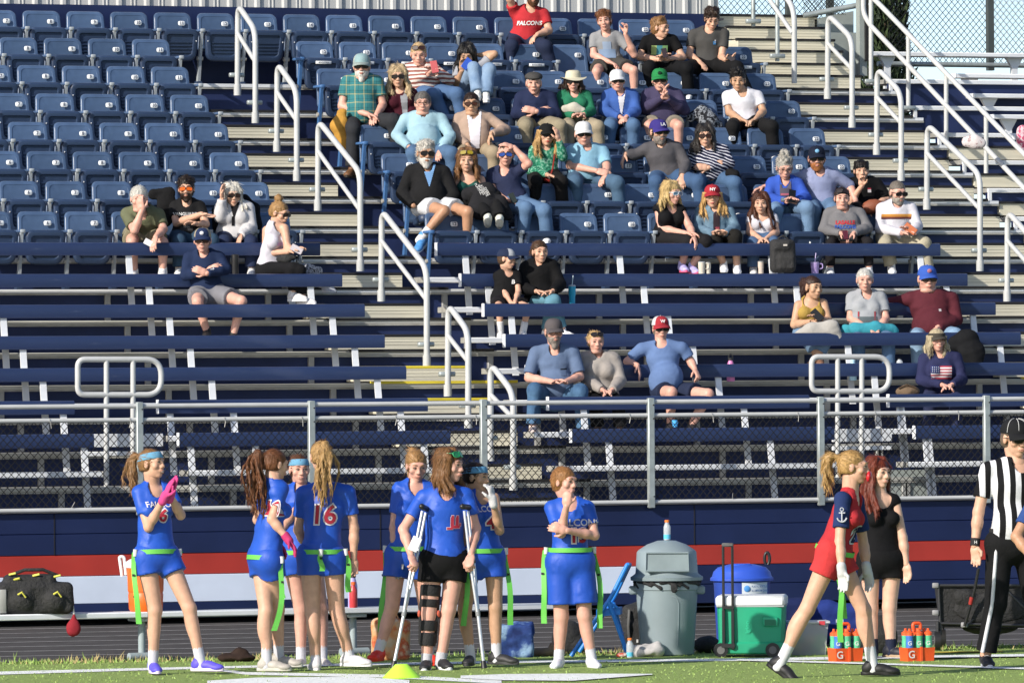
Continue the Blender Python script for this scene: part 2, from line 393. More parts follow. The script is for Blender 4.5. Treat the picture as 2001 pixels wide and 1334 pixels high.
# tall stair beside the top row
mb = MB()
for i, (py, pxr) in enumerate(((149, 1682), (126, 1664), (101, 1646), (79, 1630), (55, 1612), (32, 1597))):
    Y = 64.95+i*.27; q = atY(pxr, py, Y); xl = 28.15
    mb2 = MB(); mb2.box(((xl+q[0])/2, Y+.15, q[2]-.07), (q[0]-xl, .3, .125), m_beige, ch=.003); mb2.box(((xl+q[0])/2, Y+.02, q[2]-.002), (q[0]-xl+.02, .06, .026), m_black)
    for g in range(3): mb2.box(((xl+q[0])/2, Y-.0015, q[2]-.035-g*.03), (q[0]-xl-.01, .003, .003), mat('groove', (.3, .28, .21)))
    build('step', mb2, gs)
m_gpan = mat('grey_panel', (.27, .3, .29), rough=.5, var=.08)
mb = MB()
a, b = atY(1600, 30, 66.5), atY(1690, 20, 66.2)
def wpoly(pts, Y, m, th=.04):
    P = [atY(x, y, Y) for x, y in pts]; n = len(P); V = P+[p+A(0, th, 0) for p in P]
    mb.add(V, [list(range(n)), list(range(2*n-1, n-1, -1))]+[(i, i+n, (i+1) % n+n, (i+1) % n) for i in range(n)], m)
wpoly([(1592, 150), (1592, 38), (1622, 31), (1668, 22), (1668, 150)], 66.3, m_gpan); wpoly([(1662, 152), (1662, 64), (1680, 64), (1680, 152)], 66.2, m_gpan)
build('stair_side_panel', mb, gs, smooth=0)
# press box siding
m_side = mat('siding', (.42, .43, .43), rough=.5, var=.05, vs_=3, stretch=(1, 1, .15))
pb = thing('press_box', 'pale ribbed metal siding of the press box behind the top row', 'building', (20, 66.3, 5))
mb = MB(); xe = atY(1404, 12, 66.2)[0]; x = X0; zz0, zz1 = 5.2, 8.2
pr = []
while x < xe-.02:
    pr += [(x, 66.2), (x+.02, 66.175), (x+.055, 66.175), (x+.075, 66.2), (x+.16, 66.2), (x+.165, 66.192), (x+.175, 66.192), (x+.18, 66.2), (x+.2, 66.2), (x+.205, 66.192), (x+.215, 66.192), (x+.22, 66.2)]; x += .305
pr = [p for p in pr if p[0] < xe]+[(xe, 66.2), (xe, 69.)]
mb.add([(p[0], p[1], z) for z in (zz0, zz1) for p in pr], [(i, i+1, len(pr)+i+1, len(pr)+i) for i in range(len(pr)-1)], m_side)
build('siding', mb, pb, smooth=0)
mb = MB(); mb.box(((X0+xe)/2, 66.12, 6.02), (xe-X0, .12, .02), mat('flashing', (.05, .05, .06))); build('flashing', mb, pb)
# ---------------------------------------------------------------- benches: navy backrest plank + aluminium seat plank + brackets
def plank_prof(): return [(-.052, .0), (-.058, .012), (-.058, .102), (-.05, .118), (-.03, .124), (.0, .124), (.0, .0)]
def pz(i): return 3.47 if i == 0 else 3.16-.296*(i-1)
def pY(i): return 60.35-TR*i
bx0 = atY(292, 575, 59.7)[0]; bdx = (atY(608, 575, 59.7)[0]-bx0)
rx0 = atY(1213, 515, 60.3)[0]
def bench(i, xa, xb, label, bsx, seat=(0, 0), back=True, group='bleacher benches in rows below the chairs'):
    z, Y = pz(i), pY(i); t = thing('bleacher_bench', label, 'bench', ((xa+xb)/2, Y, deck_z(-i)), group)
    if back:
        mb = MB(); pr = plank_prof(); n = len(pr); V = [(x, Y+y_, z-.124+z_) for x in (xa, xb) for y_, z_ in pr]
        mb.add(V, [(j, (j+1) % n, n+(j+1) % n, n+j) for j in range(n)]+[list(range(n))[::-1], [n+j for j in range(n)]], m_plank)
        mb.box((xa, Y-.028, z-.062), (.010, .064, .128), m_aluw, ch=.003)
        build('backrest', mb, t, smooth=30)
    # seat plank of this row lies in front of and below its backrest
    zs = pz(i+1)-.028 if i < 6 else 1.345; sa, sb = xa-seat[0], xb+seat[1]
    mb = MB(); mb.box(((sa+sb)/2, Y-.19, zs-.025), (sb-sa, .24, .05), m_aluw, ch=.006)
    for x in (sa, sb): mb.box((x, Y-.19, zs-.025), (.016, .245, .056), m_alud, ch=.004)
    build('seat', mb, t)
    for x in bsx:
        if not xa < x < xb: continue
        mb = MB(); zt_ = z-.1; zb2 = zs-.36
        for dx in (-.028, .028): pass
        mb.add([(x+dx, y_, z_) for dx in (-.03, .03) for (y_, z_) in ((Y-.008, z-.02), (Y+.01, z-.02), (Y-.12, zb2), (Y-.14, zb2))], [(0, 1, 2, 3), (7, 6, 5, 4), (0, 3, 7, 4), (1, 5, 6, 2), (0, 4, 5, 1), (3, 2, 6, 7)], m_aluw)
        build('bracket', mb, t, smooth=0)
        mb = MB(); xx = x-.19 if back else x-.19
        mb.box((xx, Y+.06, (zs+deck_z(-i-1)+.1)/2+.0), (.055, .05, .33), m_alu, ch=.004)
        build('post', mb, t)
bL = [bx0+j*bdx for j in range(-5, 4)]; bR = [rx0+j*bdx for j in range(-2, 6)]
endL = [622, 665, 709, 748, 790, 832, 876]; begR = [850, 897, 942, 983, 1026, 1068, 1113]; endR = [1833, 1886, 1941, 1990, 2120, 2170, 2220]
yrow = [488, 547, 609, 672, 731, 791, 852]
ordn = ['top', 'second', 'third', 'fourth', 'fifth', 'sixth', 'seventh']
for i in range(7):
    Y = pY(i); ex = lambda p: atY(p, yrow[i], Y)[0]
    xl = ex(endL[i])
    if i < 5:
        bench(i, 12., xl, 'navy bleacher bench left of the centre aisle, %s row down from the chairs' % ordn[i], bL)
        bench(i, ex(begR[i]), ex(endR[i]), 'navy bleacher bench right of the centre aisle, %s row down from the chairs' % ordn[i], bR, seat=(.24, 0))
    else:
        g0, g1 = ((142, 306), (180, 346))[i-5]; h0, h1 = ((1577, 1733), (1626, 1784))[i-5]
        w_ = ('upper', 'lower')[i-5]
        bench(i, 12., ex(g0), 'short navy bench ending left of the left hoop rail, %s of two' % w_, bL)
        bench(i, ex(g1), xl, 'navy bench between left hoop rail and centre aisle, %s of two' % w_, [ex(g1)+.12]+bL)
        bench(i, ex(begR[i]), ex(h0), 'navy bench between centre aisle and right hoop rail, %s of two' % w_, bR, seat=(.25, 0))
        bench(i, ex(h1), ex(endR[i]), 'short navy bench starting right of the right hoop rail, %s of two' % w_, [ex(h1)+.12]+bR, seat=(.2, 0))
# aluminium-only benches of the far right section
for n_, (px, py) in enumerate(((1706, 105), (1868, 148), (1905, 187), (1943, 228), (1983, 269))):
    Y = 65.9-.55*n_; q = atY(px, py, Y); xa = q[0]; xb = 40; zz = q[2]
    t = thing('bare_bench', 'bare aluminium bench in the far right section, %s from the top' % ('first', 'second', 'third', 'fourth', 'fifth')[n_], 'bench', (xa+2, Y, zz-.5), 'bare aluminium benches at far right')
    mb = MB(); mb.box(((xa+xb)/2, Y+.12, zz-.0), (xb-xa, .24, .045), m_aluw, ch=.006); mb.box((xa, Y+.12, zz), (.02, .245, .05), m_aluw, ch=.004); build('seat', mb, t)
    for x in (xa+.22, xa+1.75, xa+3.3):
        mb = MB(); mb.add([(x+dx, Y+.1, zz+z_) for dx, z_ in ((-.1, -.02), (.1, -.02), (.035, -.13), (.035, -.5), (-.035, -.5), (-.035, -.13))]+[(x+dx, Y+.15, zz+z_) for dx, z_ in ((-.1, -.02), (.1, -.02), (.035, -.13), (.035, -.5), (-.035, -.5), (-.035, -.13))],
            [(0, 1, 2, 3, 4, 5), (11, 10, 9, 8, 7, 6)]+[(j, j+6, (j+1) % 6+6, (j+1) % 6) for j in range(6)], m_aluw); build('leg', mb, t, smooth=0)
# ---------------------------------------------------------------- rails
def fillet(pts, r=.09, n=6):
    out = [pts[0]]
    for i in range(1, len(pts)-1):
        p = np.asarray(pts[i]); a = nrm(np.asarray(pts[i-1])-p); b = nrm(np.asarray(pts[i+1])-p)
        rr = min(r, .45*np.linalg.norm(np.asarray(pts[i-1])-p), .45*np.linalg.norm(np.asarray(pts[i+1])-p))
        for j in range(n+1):
            t = j/n; out.append((p+a*rr)*(1-t)**2+p*2*t*(1-t)+(p+b*rr)*t**2)
    return out+[pts[-1]]
SL = RS/TR
def onslope(px, py):
    """point of the seating slope seen at a photo position"""
    d = ray(px, py); n = A(0, -SL, 1.); p0 = A(0, deck_y(1), deck_z(1))
    return CAM+d*(((p0-CAM) @ n)/(d @ n))
def aisle_rail(label, xl, yl0, yl1, xr, yr0, yr1, m0, m1, grp='white aisle handrails'):
    """upper post base (xl,yl1) up to (xl,yl0); lower post (xr,yr0)-(xr,yr1); mid rail heights m0,m1"""
    a, b = onslope(xl, yl1), onslope(xr, yr1); Da, Db = depth(a), depth(b)
    ta, tb = atD(xl+1, yl0, Da), atD(xr, yr0, Db)
    t = thing('aisle_handrail', label, 'handrail', a, grp)
    mb = MB(); mb.tube(fillet([a, a+(ta-a)*.5, ta, tb, tb+(b-tb)*.5, b], .15), .029, m_pipe, n=12); build('hoop', mb, t, smooth=60)
    mb = MB(); mb.tube([atD(xl, m0, Da), atD(xr, m1, Db)], .023, m_pipe, n=10); build('middle_rail', mb, t, smooth=60)
    for p in (a, b):
        mb = MB(); mb.tube([p+A(0, 0, -.02), p+A(0, 0, .09)], .038, m_pipe, n=10); mb.box(p+A(0, .02, .19), (.16, .05, .045), m_galv, ch=.008); build('bracket', mb, t, smooth=50)
for a_ in (('white handrail on the centre aisle beside the top chair row', 464, 10, 183, 499, 60, 237, 65, 121),
           ('white handrail on the centre aisle, second from the top', 541, 124, 293, 580, 178, 350, 180, 236),
           ('white handrail on the centre aisle near the mustard jacket', 621, 236, 408, 704, 338, 526, 295, 411),
           ('white handrail on the centre aisle beside the first navy benches', 745, 411, 585, 834, 525, 712, 470, 586),
           ('white handrail on the centre aisle with yellow step at its foot', 875, 595, 770, 915, 648, 832, 655, 706),
           ('lowest white handrail on the centre aisle behind the fence', 958, 710, 896, 1003, 768, 953, 770, 817)): aisle_rail(*a_)
for a_ in (('white handrail on the right aisle beside the tall grey stair', 1617, 29, 190, 1665, 76, 246, 85, 136),
           ('white handrail on the right aisle beside empty seats 22', 1713, 133, 299, 1761, 182, 350, 190, 241),
           ('white handrail on the right aisle above the man in white', 1811, 243, 406, 1915, 342, 526, 299, 409),
           ('white handrail on the right aisle cut by the photo edge', 1968, 413, 585, 2054, 510, 700, 470, 565)): aisle_rail(*a_)
# rail at the very top of the right aisle
t = thing('stair_handrail', 'galvanised handrail at the top of the tall grey stair', 'handrail', atY(1552, 163, 64.5))
mb = MB(); Y = 64.7; mb.tube(fillet([atY(1470, -60, Y+.9), atY(1552, 10, Y), atY(1552, 163, Y)], .2), .029, m_pipe, n=12); mb.tube([atY(1480, -35, Y+.9), atY(1549, 66, Y)], .024, m_pipe, n=10); build('rail', mb, t, smooth=60)
for px, py in ((1472, 52), (1519, 120)):
    mb = MB(); Yp = 65.9 if px < 1500 else 65.2; mb.tube([atY(px, -60, Yp), atY(px, py, Yp)], .024, m_galv, n=10); mb.box(atY(px, py-10, Yp-.03), (.17, .05, .05), m_galv, ch=.008); build('post', mb, t, smooth=50)
# long guard rails at far right
t = thing('guard_rail', 'long white double guard rail sloping down the far right section', 'railing', onslope(1927, 385))
YA = 64.6
def rl(px, py): # vertical plane through the sloping rail, running down towards the field
    f = (px-1700)/300.; return atY(px, py, 65.0-f*2.6)
mb = MB(); mb.tube(fillet([rl(1640, -60), rl(1710, 0), rl(2060, 362)], .2), .027, m_pipe, n=12); build('top_rail', mb, t, smooth=60)
mb = MB(); mb.tube(fillet([rl(1687, -40), rl(1687, 26), rl(1699, 48), rl(2060, 430)], .2), .027, m_pipe, n=12); build('lower_rail', mb, t, smooth=60)
for px, p0, p1 in ((1702, -20, 165), (1775, 66, 217), (1849, 146, 297), (1927, 228, 382)):
    mb = MB(); mb.tube([rl(px, p0), rl(px, p1)], .024, m_pipe, n=10); mb.box(rl(px, p1-6), (.16, .06, .045), m_galv, ch=.008); build('post', mb, t, smooth=50)
# hoop rails above the two ground-level openings
def hoop(label, x0, x1, y0, y1, pxs, yb, Y):
    t = thing('hoop_rail', label, 'railing', atY((x0+x1)/2, yb, Y), 'rounded hoop rails over the openings')
    q = [atY(x, y, Y) for x, y in ((x0, y0), (x1, y0), (x1, y1), (x0, y1))]
    loop = fillet([(q[0]+q[3])/2, q[0], q[1], q[2], q[3], (q[0]+q[3])/2], .18, 8)[:-1]
    mb = MB(); mb.tube(loop, .026, m_pipe, n=12, closed=True); build('hoop', mb, t, smooth=60)
    for px in pxs:
        mb = MB(); mb.tube([atY(px, y0, Y), atY(px, yb, Y)], .024, m_pipe, n=10); build('post', mb, t, smooth=60)
hoop('white hoop rail above the cheering girl in pink gloves', 152, 315, 702, 771, (208, 260), 990, 56.9)
hoop('white hoop rail in front of the woman in the flag sweater', 1586, 1738, 697, 764, (1637, 1684), 990, 56.9)
for n_, (px0, px1, py0, py1) in enumerate(((160, 318, 848, 872), (1626, 1742, 838, 862))):
    mb = MB(); a, b = atY(px0, py0, 57.0), atY(px1, py1, 57.0)
    mb.box(((a[0]+b[0])/2, 57.0, (a[2]+b[2])/2), (b[0]-a[0], .03, a[2]-b[2]), m_aluw, ch=.004); mb.box(((a[0]+b[0])/2, 57.0, b[2]-.06), (b[0]-a[0], .03, .04), m_aluw, ch=.004)
    build('opening_plate', mb, gs)
mb = MB(); a, b = atY(1737, 918, 56.75), atY(1812, 972, 56.75); mb.box(((a[0]+b[0])/2, 56.75, (a[2]+b[2])/2), (b[0]-a[0], .03, a[2]-b[2]), m_gpan); build('opening_plate', mb, gs)
# ---------------------------------------------------------------- chain link fence along the front
m_wire = mat('black_wire', (.012, .012, .013), rough=.5)
def chain(mb, P0, ux, uz, w, h, s, r, m, skew=0.):
    """diamond mesh of crossing wires over a w x h panel"""
    n = int((w+h)/s)+2
    for i in range(-int(h/s)-1, int(w/s)+2):
        for sg in (1, -1):
            x0 = i*s+(s/2 if False else 0); x1 = x0+h*.92
            a0, a1 = (x0, x1)
            t0, t1 = 0., 1.
            if a0 < 0: t0 = -a0/(a1-a0)
            if a1 > w: t1 = (w-a0)/(a1-a0)
            if t1 <= t0: continue
            za, zb_ = (t0*h, t1*h) if sg > 0 else (h-t0*h, h-t1*h); xa, xb = a0+(a1-a0)*t0, a0+(a1-a0)*t1
            mb.tube([P0+ux*xa+uz*za, P0+ux*xb+uz*zb_], r, m, n=3, caps=False)
fe = thing('chain_link_fence', 'chain link fence with double top rail along the stand front', 'fence', atY(1000, 985, 55.97))
YF = 55.95; zr0, zr1, zr2 = atY(1000, 787, YF)[2], atY(1000, 813.5, YF)[2], atY(1000, 984, YF)[2]
for nm_, z, r in (('top_rail', zr0, .021), ('middle_rail', zr1, .02), ('bottom_rail', zr2, .02)):
    mb = MB(); mb.tube([(12, YF, z), (32, YF, z)], r, m_pipe if nm_ != 'x' else m_galv, n=12); build(nm_, mb, fe, smooth=60)
fpx = [atY(px, 880, YF)[0] for px in (-66, 272, 608, 944, 1271, 1603, 1927, 2250)]
for x in fpx:
    mb = MB(); mb.box((x, YF-.012, (zr0+zr2)/2-.01), (.062, .05, zr0-zr2+.09), m_galv, ch=.006)
    for z in (zr0-.03, zr1-.03, zr2+.05): mb.tube([(x+.018, YF-.045, z), (x+.018, YF-.03, z)], .007, m_black, n=6)
    build('post', mb, fe)
mb = MB(); chain(mb, A(13, YF+.012, zr2), A(1, 0, 0), A(0, 0, 1), 18.5, zr1-zr2, .070, .0042, m_wire); build('wire_mesh', mb, fe, smooth=0)
for x in np.arange(16.5, 28.5, .8):
    mb = MB(); x += rng.uniform(-.08, .08); mb.tube([(x, YF-.022, zr1+.022), (x+.012, YF-.026, zr1-.02), (x+rng.uniform(-.02, .03), YF-.03, zr1-.07)], .003, m_alu, n=4)
    build('wire_tie', mb, fe, smooth=0); mb = MB(); mb.tube([(x+.2, YF-.02, zr2+.02), (x+.2+rng.uniform(-.02, .03), YF-.03, zr2+.07)], .003, m_alu, n=4); build('wire_tie', mb, fe, smooth=0)
# tall fence on top at right
tf = thing('tall_fence', 'tall black chain link fence against the sky at top right', 'fence', (32, 66.6, 5))
Yt = 66.6; q0 = atY(1752, 123, Yt); ztop = q0[2]+1.6
mb = MB(); chain(mb, A(q0[0]-.1, Yt, q0[2]), A(1, 0, 0), A(0, 0, 1), 6., 1.6, .074, .0042, m_wire); build('wire_mesh', mb, tf, smooth=0)
mb = MB(); a = atY(1405, 40, Yt+.1); chain(mb, A(a[0], Yt+.1, a[2]-.05), A(1, 0, 0), A(0, 0, 1), 1.42, 1.6, .074, .0042, m_wire); build('wire_mesh', mb, tf, smooth=0)
mb = MB(); a = atY(1570, 28, Yt-.3); chain(mb, A(a[0], Yt-.3, a[2]), A(1, 0, 0), A(0, 0, 1), .5, 1.4, .045, .004, m_wire); build('wire_mesh', mb, tf, smooth=0)
for px, wd in ((1542, .07), (1622, .07), (1935, .07)):
    mb = MB(); p = atY(px, 125 if px > 1700 else 60, Yt-.05); mb.box((p[0], Yt-.05, p[2]+.8), (wd, .07, 1.75), mat('post_dark', (.05, .06, .06), rough=.5)); build('post', mb, tf)
mb = MB(); mb.tube([atY(1570, 31, 66.2), atY(1680, 10, 66.1)], .03, m_galv, n=10); build('slanted_rail', mb, tf, smooth=60)
mb = MB(); p = atY(1684, 140, 66.0); mb.box((p[0], 66.0, p[2]+.75), (.085, .1, 1.6), m_gpan); p = atY(1692, 120, 65.95); mb.box((p[0], 65.95, p[2]+.75), (.03, .08, 1.5), m_dark); build('column', mb, tf)
mb = MB(); p = atY(1715, 125, 66.4); mb.tube([p, p+A(8, 0, 0)], .028, m_galv, n=10); build('bottom_rail', mb, tf, smooth=60)
# conifer behind the fence
tr = thing('conifer_tree', 'dark narrow conifer behind the fence at top right', 'tree', (34.5, 80, 0))
mb = MB(); tc = atY(1722, 60, 80.); mb.tube([(tc[0], 80, 0), (tc[0]+.1, 80, 9.5)], [.16, .03], mat('bark', (.09, .06, .04), rough=.9, bump=.8, bs=12), n=8); build('trunk', mb, tr)
mb = MB(); lm = [mat('needle_a', (.012, .024, .009), rough=.8, var=.3), mat('needle_b', (.034, .056, .018), rough=.8, var=.3), mat('needle_c', (.055, .05, .02), rough=.8, var=.3)]
for _ in range(17000):
    h = rng.rand()**.8; zz = 2.2+h*7.4; R_ = (1-h)**.75*.56+.05; R_ *= 1+.28*math.sin(zz*5.1+3*math.sin(zz*2.3)); an = rng.uniform(0, 2*PI); rr = R_*math.sqrt(rng.rand())
    p = A(tc[0]+.05+rr*math.cos(an), 80+rr*math.sin(an), zz); d = nrm(A(math.cos(an)*.5+rng.normal(0, .3), math.sin(an)*.5+rng.normal(0, .3), .8)); s = rng.uniform(.06, .15); wv = nrm(np.cross(d, rng.normal(0, 1, 3)))*s*.22
    mb.add([p-wv, p+wv, p+d*s], [(0, 1, 2)], lm[0 if rng.rand() < .62 else (1 if rng.rand() < .8 else 2)])
build('crown', mb, tr, smooth=0)
# ---------------------------------------------------------------- stadium chairs
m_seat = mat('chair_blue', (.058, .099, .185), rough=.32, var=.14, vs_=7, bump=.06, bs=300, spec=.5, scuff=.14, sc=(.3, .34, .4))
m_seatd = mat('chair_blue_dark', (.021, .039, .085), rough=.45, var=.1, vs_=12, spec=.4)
for m_ in (m_seat, m_seatd):
    n_ = m_.node_tree; bs_ = n_.nodes['Principled BSDF']; lk = bs_.inputs['Base Color'].links[0].from_socket
    oi = n_.nodes.new('ShaderNodeObjectInfo'); mr = n_.nodes.new('ShaderNodeMapRange'); mr.inputs['To Min'].default_value = .84; mr.inputs['To Max'].default_value = 1.16; n_.links.new(oi.outputs['Random'], mr.inputs['Value'])
    hs_ = n_.nodes.new('ShaderNodeHueSaturation'); n_.links.new(lk, hs_.inputs['Color']); n_.links.new(mr.outputs[0], hs_.inputs['Value']); n_.links.new(hs_.outputs[0], bs_.inputs['Base Color'])
m_arm = mat('chair_arm', (.30, .33, .36), rough=.5, var=.15)
m_armb = mat('chair_arm_blue', (.05, .13, .30), rough=.45)
m_plate = mat('number_plate', (.74, .76, .78), rough=.4, var=.03)
m_num = mat('plate_ink', (.08, .09, .13), rough=.6)
def rrect(wb, wt, h, rt, rb, y, inset=0., z0=0., n=7):
    """rounded trapezium loop in the xz plane at depth y"""
    P = []; wb, wt = wb/2-inset, wt/2-inset; rt = max(.004, rt-inset*.6); rb = max(.004, rb-inset*.6); zb_, zt_ = z0+inset, z0+h-inset
    for cx_, cz_, r, a0 in ((wt-rt, zt_-rt, rt, 0), (-wt+rt, zt_-rt, rt, 90), (-wb+rb, zb_+rb, rb, 180), (wb-rb, zb_+rb, rb, 270)):
        for j in range(n): a = math.radians(a0+90*j/(n-1)); P.append((cx_+r*math.cos(a), y, cz_+r*math.sin(a)))
    return np.array(P)
def mesh_backrest():
    mb = MB(); L = []
    for y, i in ((.03, .006), (.024, .0), (.010, .0), (.0, .004), (-.005, .012), (-.007, .036)): L.append(rrect(.425, .40, .40, .065, .03, y, i, .35))
    L.append(rrect(.425, .40, .40, .065, .03, -.003, .039, .35)); L.append(rrect(.425, .40, .40, .065, .03, -.003, .12, .35))
    for l in L:
        l[:, 1] += (l[:, 2]-.35)*.16 + (1-(l[:, 0]/.21)**2)*.018 + np.clip((l[:, 2]-.66)/.09, 0, 1)**2*.02
    mb.rings(L[::-1], m_seat); return mb
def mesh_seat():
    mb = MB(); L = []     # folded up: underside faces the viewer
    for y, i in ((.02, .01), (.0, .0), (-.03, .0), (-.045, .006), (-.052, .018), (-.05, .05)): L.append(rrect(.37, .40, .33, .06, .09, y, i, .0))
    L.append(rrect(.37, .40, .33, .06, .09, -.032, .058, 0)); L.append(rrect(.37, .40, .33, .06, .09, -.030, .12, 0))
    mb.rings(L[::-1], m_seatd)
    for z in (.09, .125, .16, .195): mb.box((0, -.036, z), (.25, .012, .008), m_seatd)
    mb2 = MB()
    for x in (-.17, .17): mb.box((x, -.054, .21), (.012, .006, .012), m_aluw, ch=.002)
    return mb
def mesh_arm(last=False):
    mb = MB(); c = m_armb if last else m_arm
    mb.box((0, -.1, .555), (.05, .24, .028), m_seat if not last else m_armb, ch=.008); mb.box((0, -.222, .553), (.05, .012, .036), c, ch=.004)
    mb.add([(dx, y_, z_) for dx in (-.014, .014) for y_, z_ in ((-.20, .545), (-.16, .545), (-.03, .02), (-.09, .02))], [(0, 1, 2, 3), (7, 6, 5, 4), (0, 3, 7, 4), (1, 5, 6, 2), (0, 4, 5, 1), (3, 2, 6, 7)], c)
    mb.box((0, -.06, .02), (.05, .1, .03), m_seatd); mb.tube([(-.03, -.12, .27), (.03, -.12, .27)], .022, m_alud, n=10)
    return mb
def mesh_plate(n):
    mb = MB(); L = [rrect(.074, .074, .048, .017, .017, y, i, -.024) for y, i in ((.004, 0), (.001, 0), (-.001, .002))]
    mb.rings(L[::-1], m_plate); put_text(mb, str(n), (0, -.0015, 0), (1, 0, 0), (0, 0, 1), .032, m_num, bold=.03, off=.0012); return mb
proto = {}
def chair_mesh(key, fn):
    if key not in proto:
        o = build('x', fn(), local=True, smooth=45); proto[key] = o.data; col.objects.unlink(o); bpy.data.objects.remove(o)
    return proto[key]
def child(name, me, parent, loc=(0, 0, 0), rx=0.):
    o = bpy.data.objects.new(name, me); o.parent = parent; o.location = loc; o.rotation_euler = (rx, 0, 0); col.objects.link(o); return o
rowname = ['', 'front', 'second', 'third', 'fourth', 'fifth', 'sixth', 'seventh', 'top']
CH = {}
def chair(row, n, X, block, down=False, last=False, first=False, sign=None):
    z, Yb = deck_z(row), 60.84+TR*(row-1)
    where = 'top chair row' if row == 8 else '%s chair row from the bottom, %s block' % (rowname[row], block)
    state = 'occupied' if down else 'folded empty'
    t = thing('stadium_chair', '%s blue chair number %d in the %s' % (state, n, where), 'chair', (X, Yb, z), 'blue numbered chairs in the stand')
    bk = child('backrest', chair_mesh('back', mesh_backrest), t)
    child('number_plate', chair_mesh(('plate', n), lambda: mesh_plate(n)), bk, (.088, .026, .637), -.16)
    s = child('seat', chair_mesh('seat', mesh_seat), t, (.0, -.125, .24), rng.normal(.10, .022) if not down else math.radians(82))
    if down: s.location = (0, -.10, .36)
    if sign and not down:
        me = chair_mesh(('sign', sign), lambda: sign_mesh(sign)); child('seat_sign', me, s, (0, -.054, .285), -.05)
    child('armrest', chair_mesh(('arm', first), lambda: mesh_arm(first)), t, (-.235, 0, 0))
    if last: child('armrest', chair_mesh(('arm', False), mesh_arm), t, (.235, 0, 0))
    CH[row, n] = t; return t
def sign_mesh(s):
    mb = MB(); mb.box((0, 0, 0), (.17, .004, .03), m_plate, ch=.001); put_text(mb, s, (0, -.003, 0), (1, 0, 0), (0, 0, 1), .016, m_num, off=.001); return mb
xbL = {1: 21.22, 2: 21.22, 3: 21.22, 4: 21.22, 5: 21.22, 6: 21.22, 7: 21.22}
occL = {1: (8, 9, 10)}
occR = {8: (19,), 7: (18, 19, 20), 6: (14, 15), 5: (12, 13, 16, 17, 18, 19, 21), 4: (13, 14), 3: (15, 16, 18, 19), 2: (12, 13, 14, 20, 21, 22), 1: (17, 18, 19, 21, 22)}
for r_ in range(1, 8):
    lo = {1: 5, 2: 5, 3: 5, 4: 6, 5: 6, 6: 6, 7: 7}[r_]
    for n in range(lo, 12): chair(r_, n, 21.22-.088+.47*(n-11), 'left', down=n in occL.get(r_, ()), last=n == 11)
    xr_ = {1: 22.553, 2: 22.55, 3: 22.55, 4: 22.54, 5: 22.535, 6: 22.525, 7: 22.52}[r_]
    for n in range(12, 23): chair(r_, n, xr_-.088+.47*(n-11), 'right', down=n in occR.get(r_, ()), last=n == 22, first=n == 12, sign=('RESERVED' if n == 22 else 'BOOSTERS') if r_ == 7 else None)
for n in range(6, 24): chair(8, n, 21.655-.088+.47*(n-11), 'top', down=n in occR[8], last=n == 23)
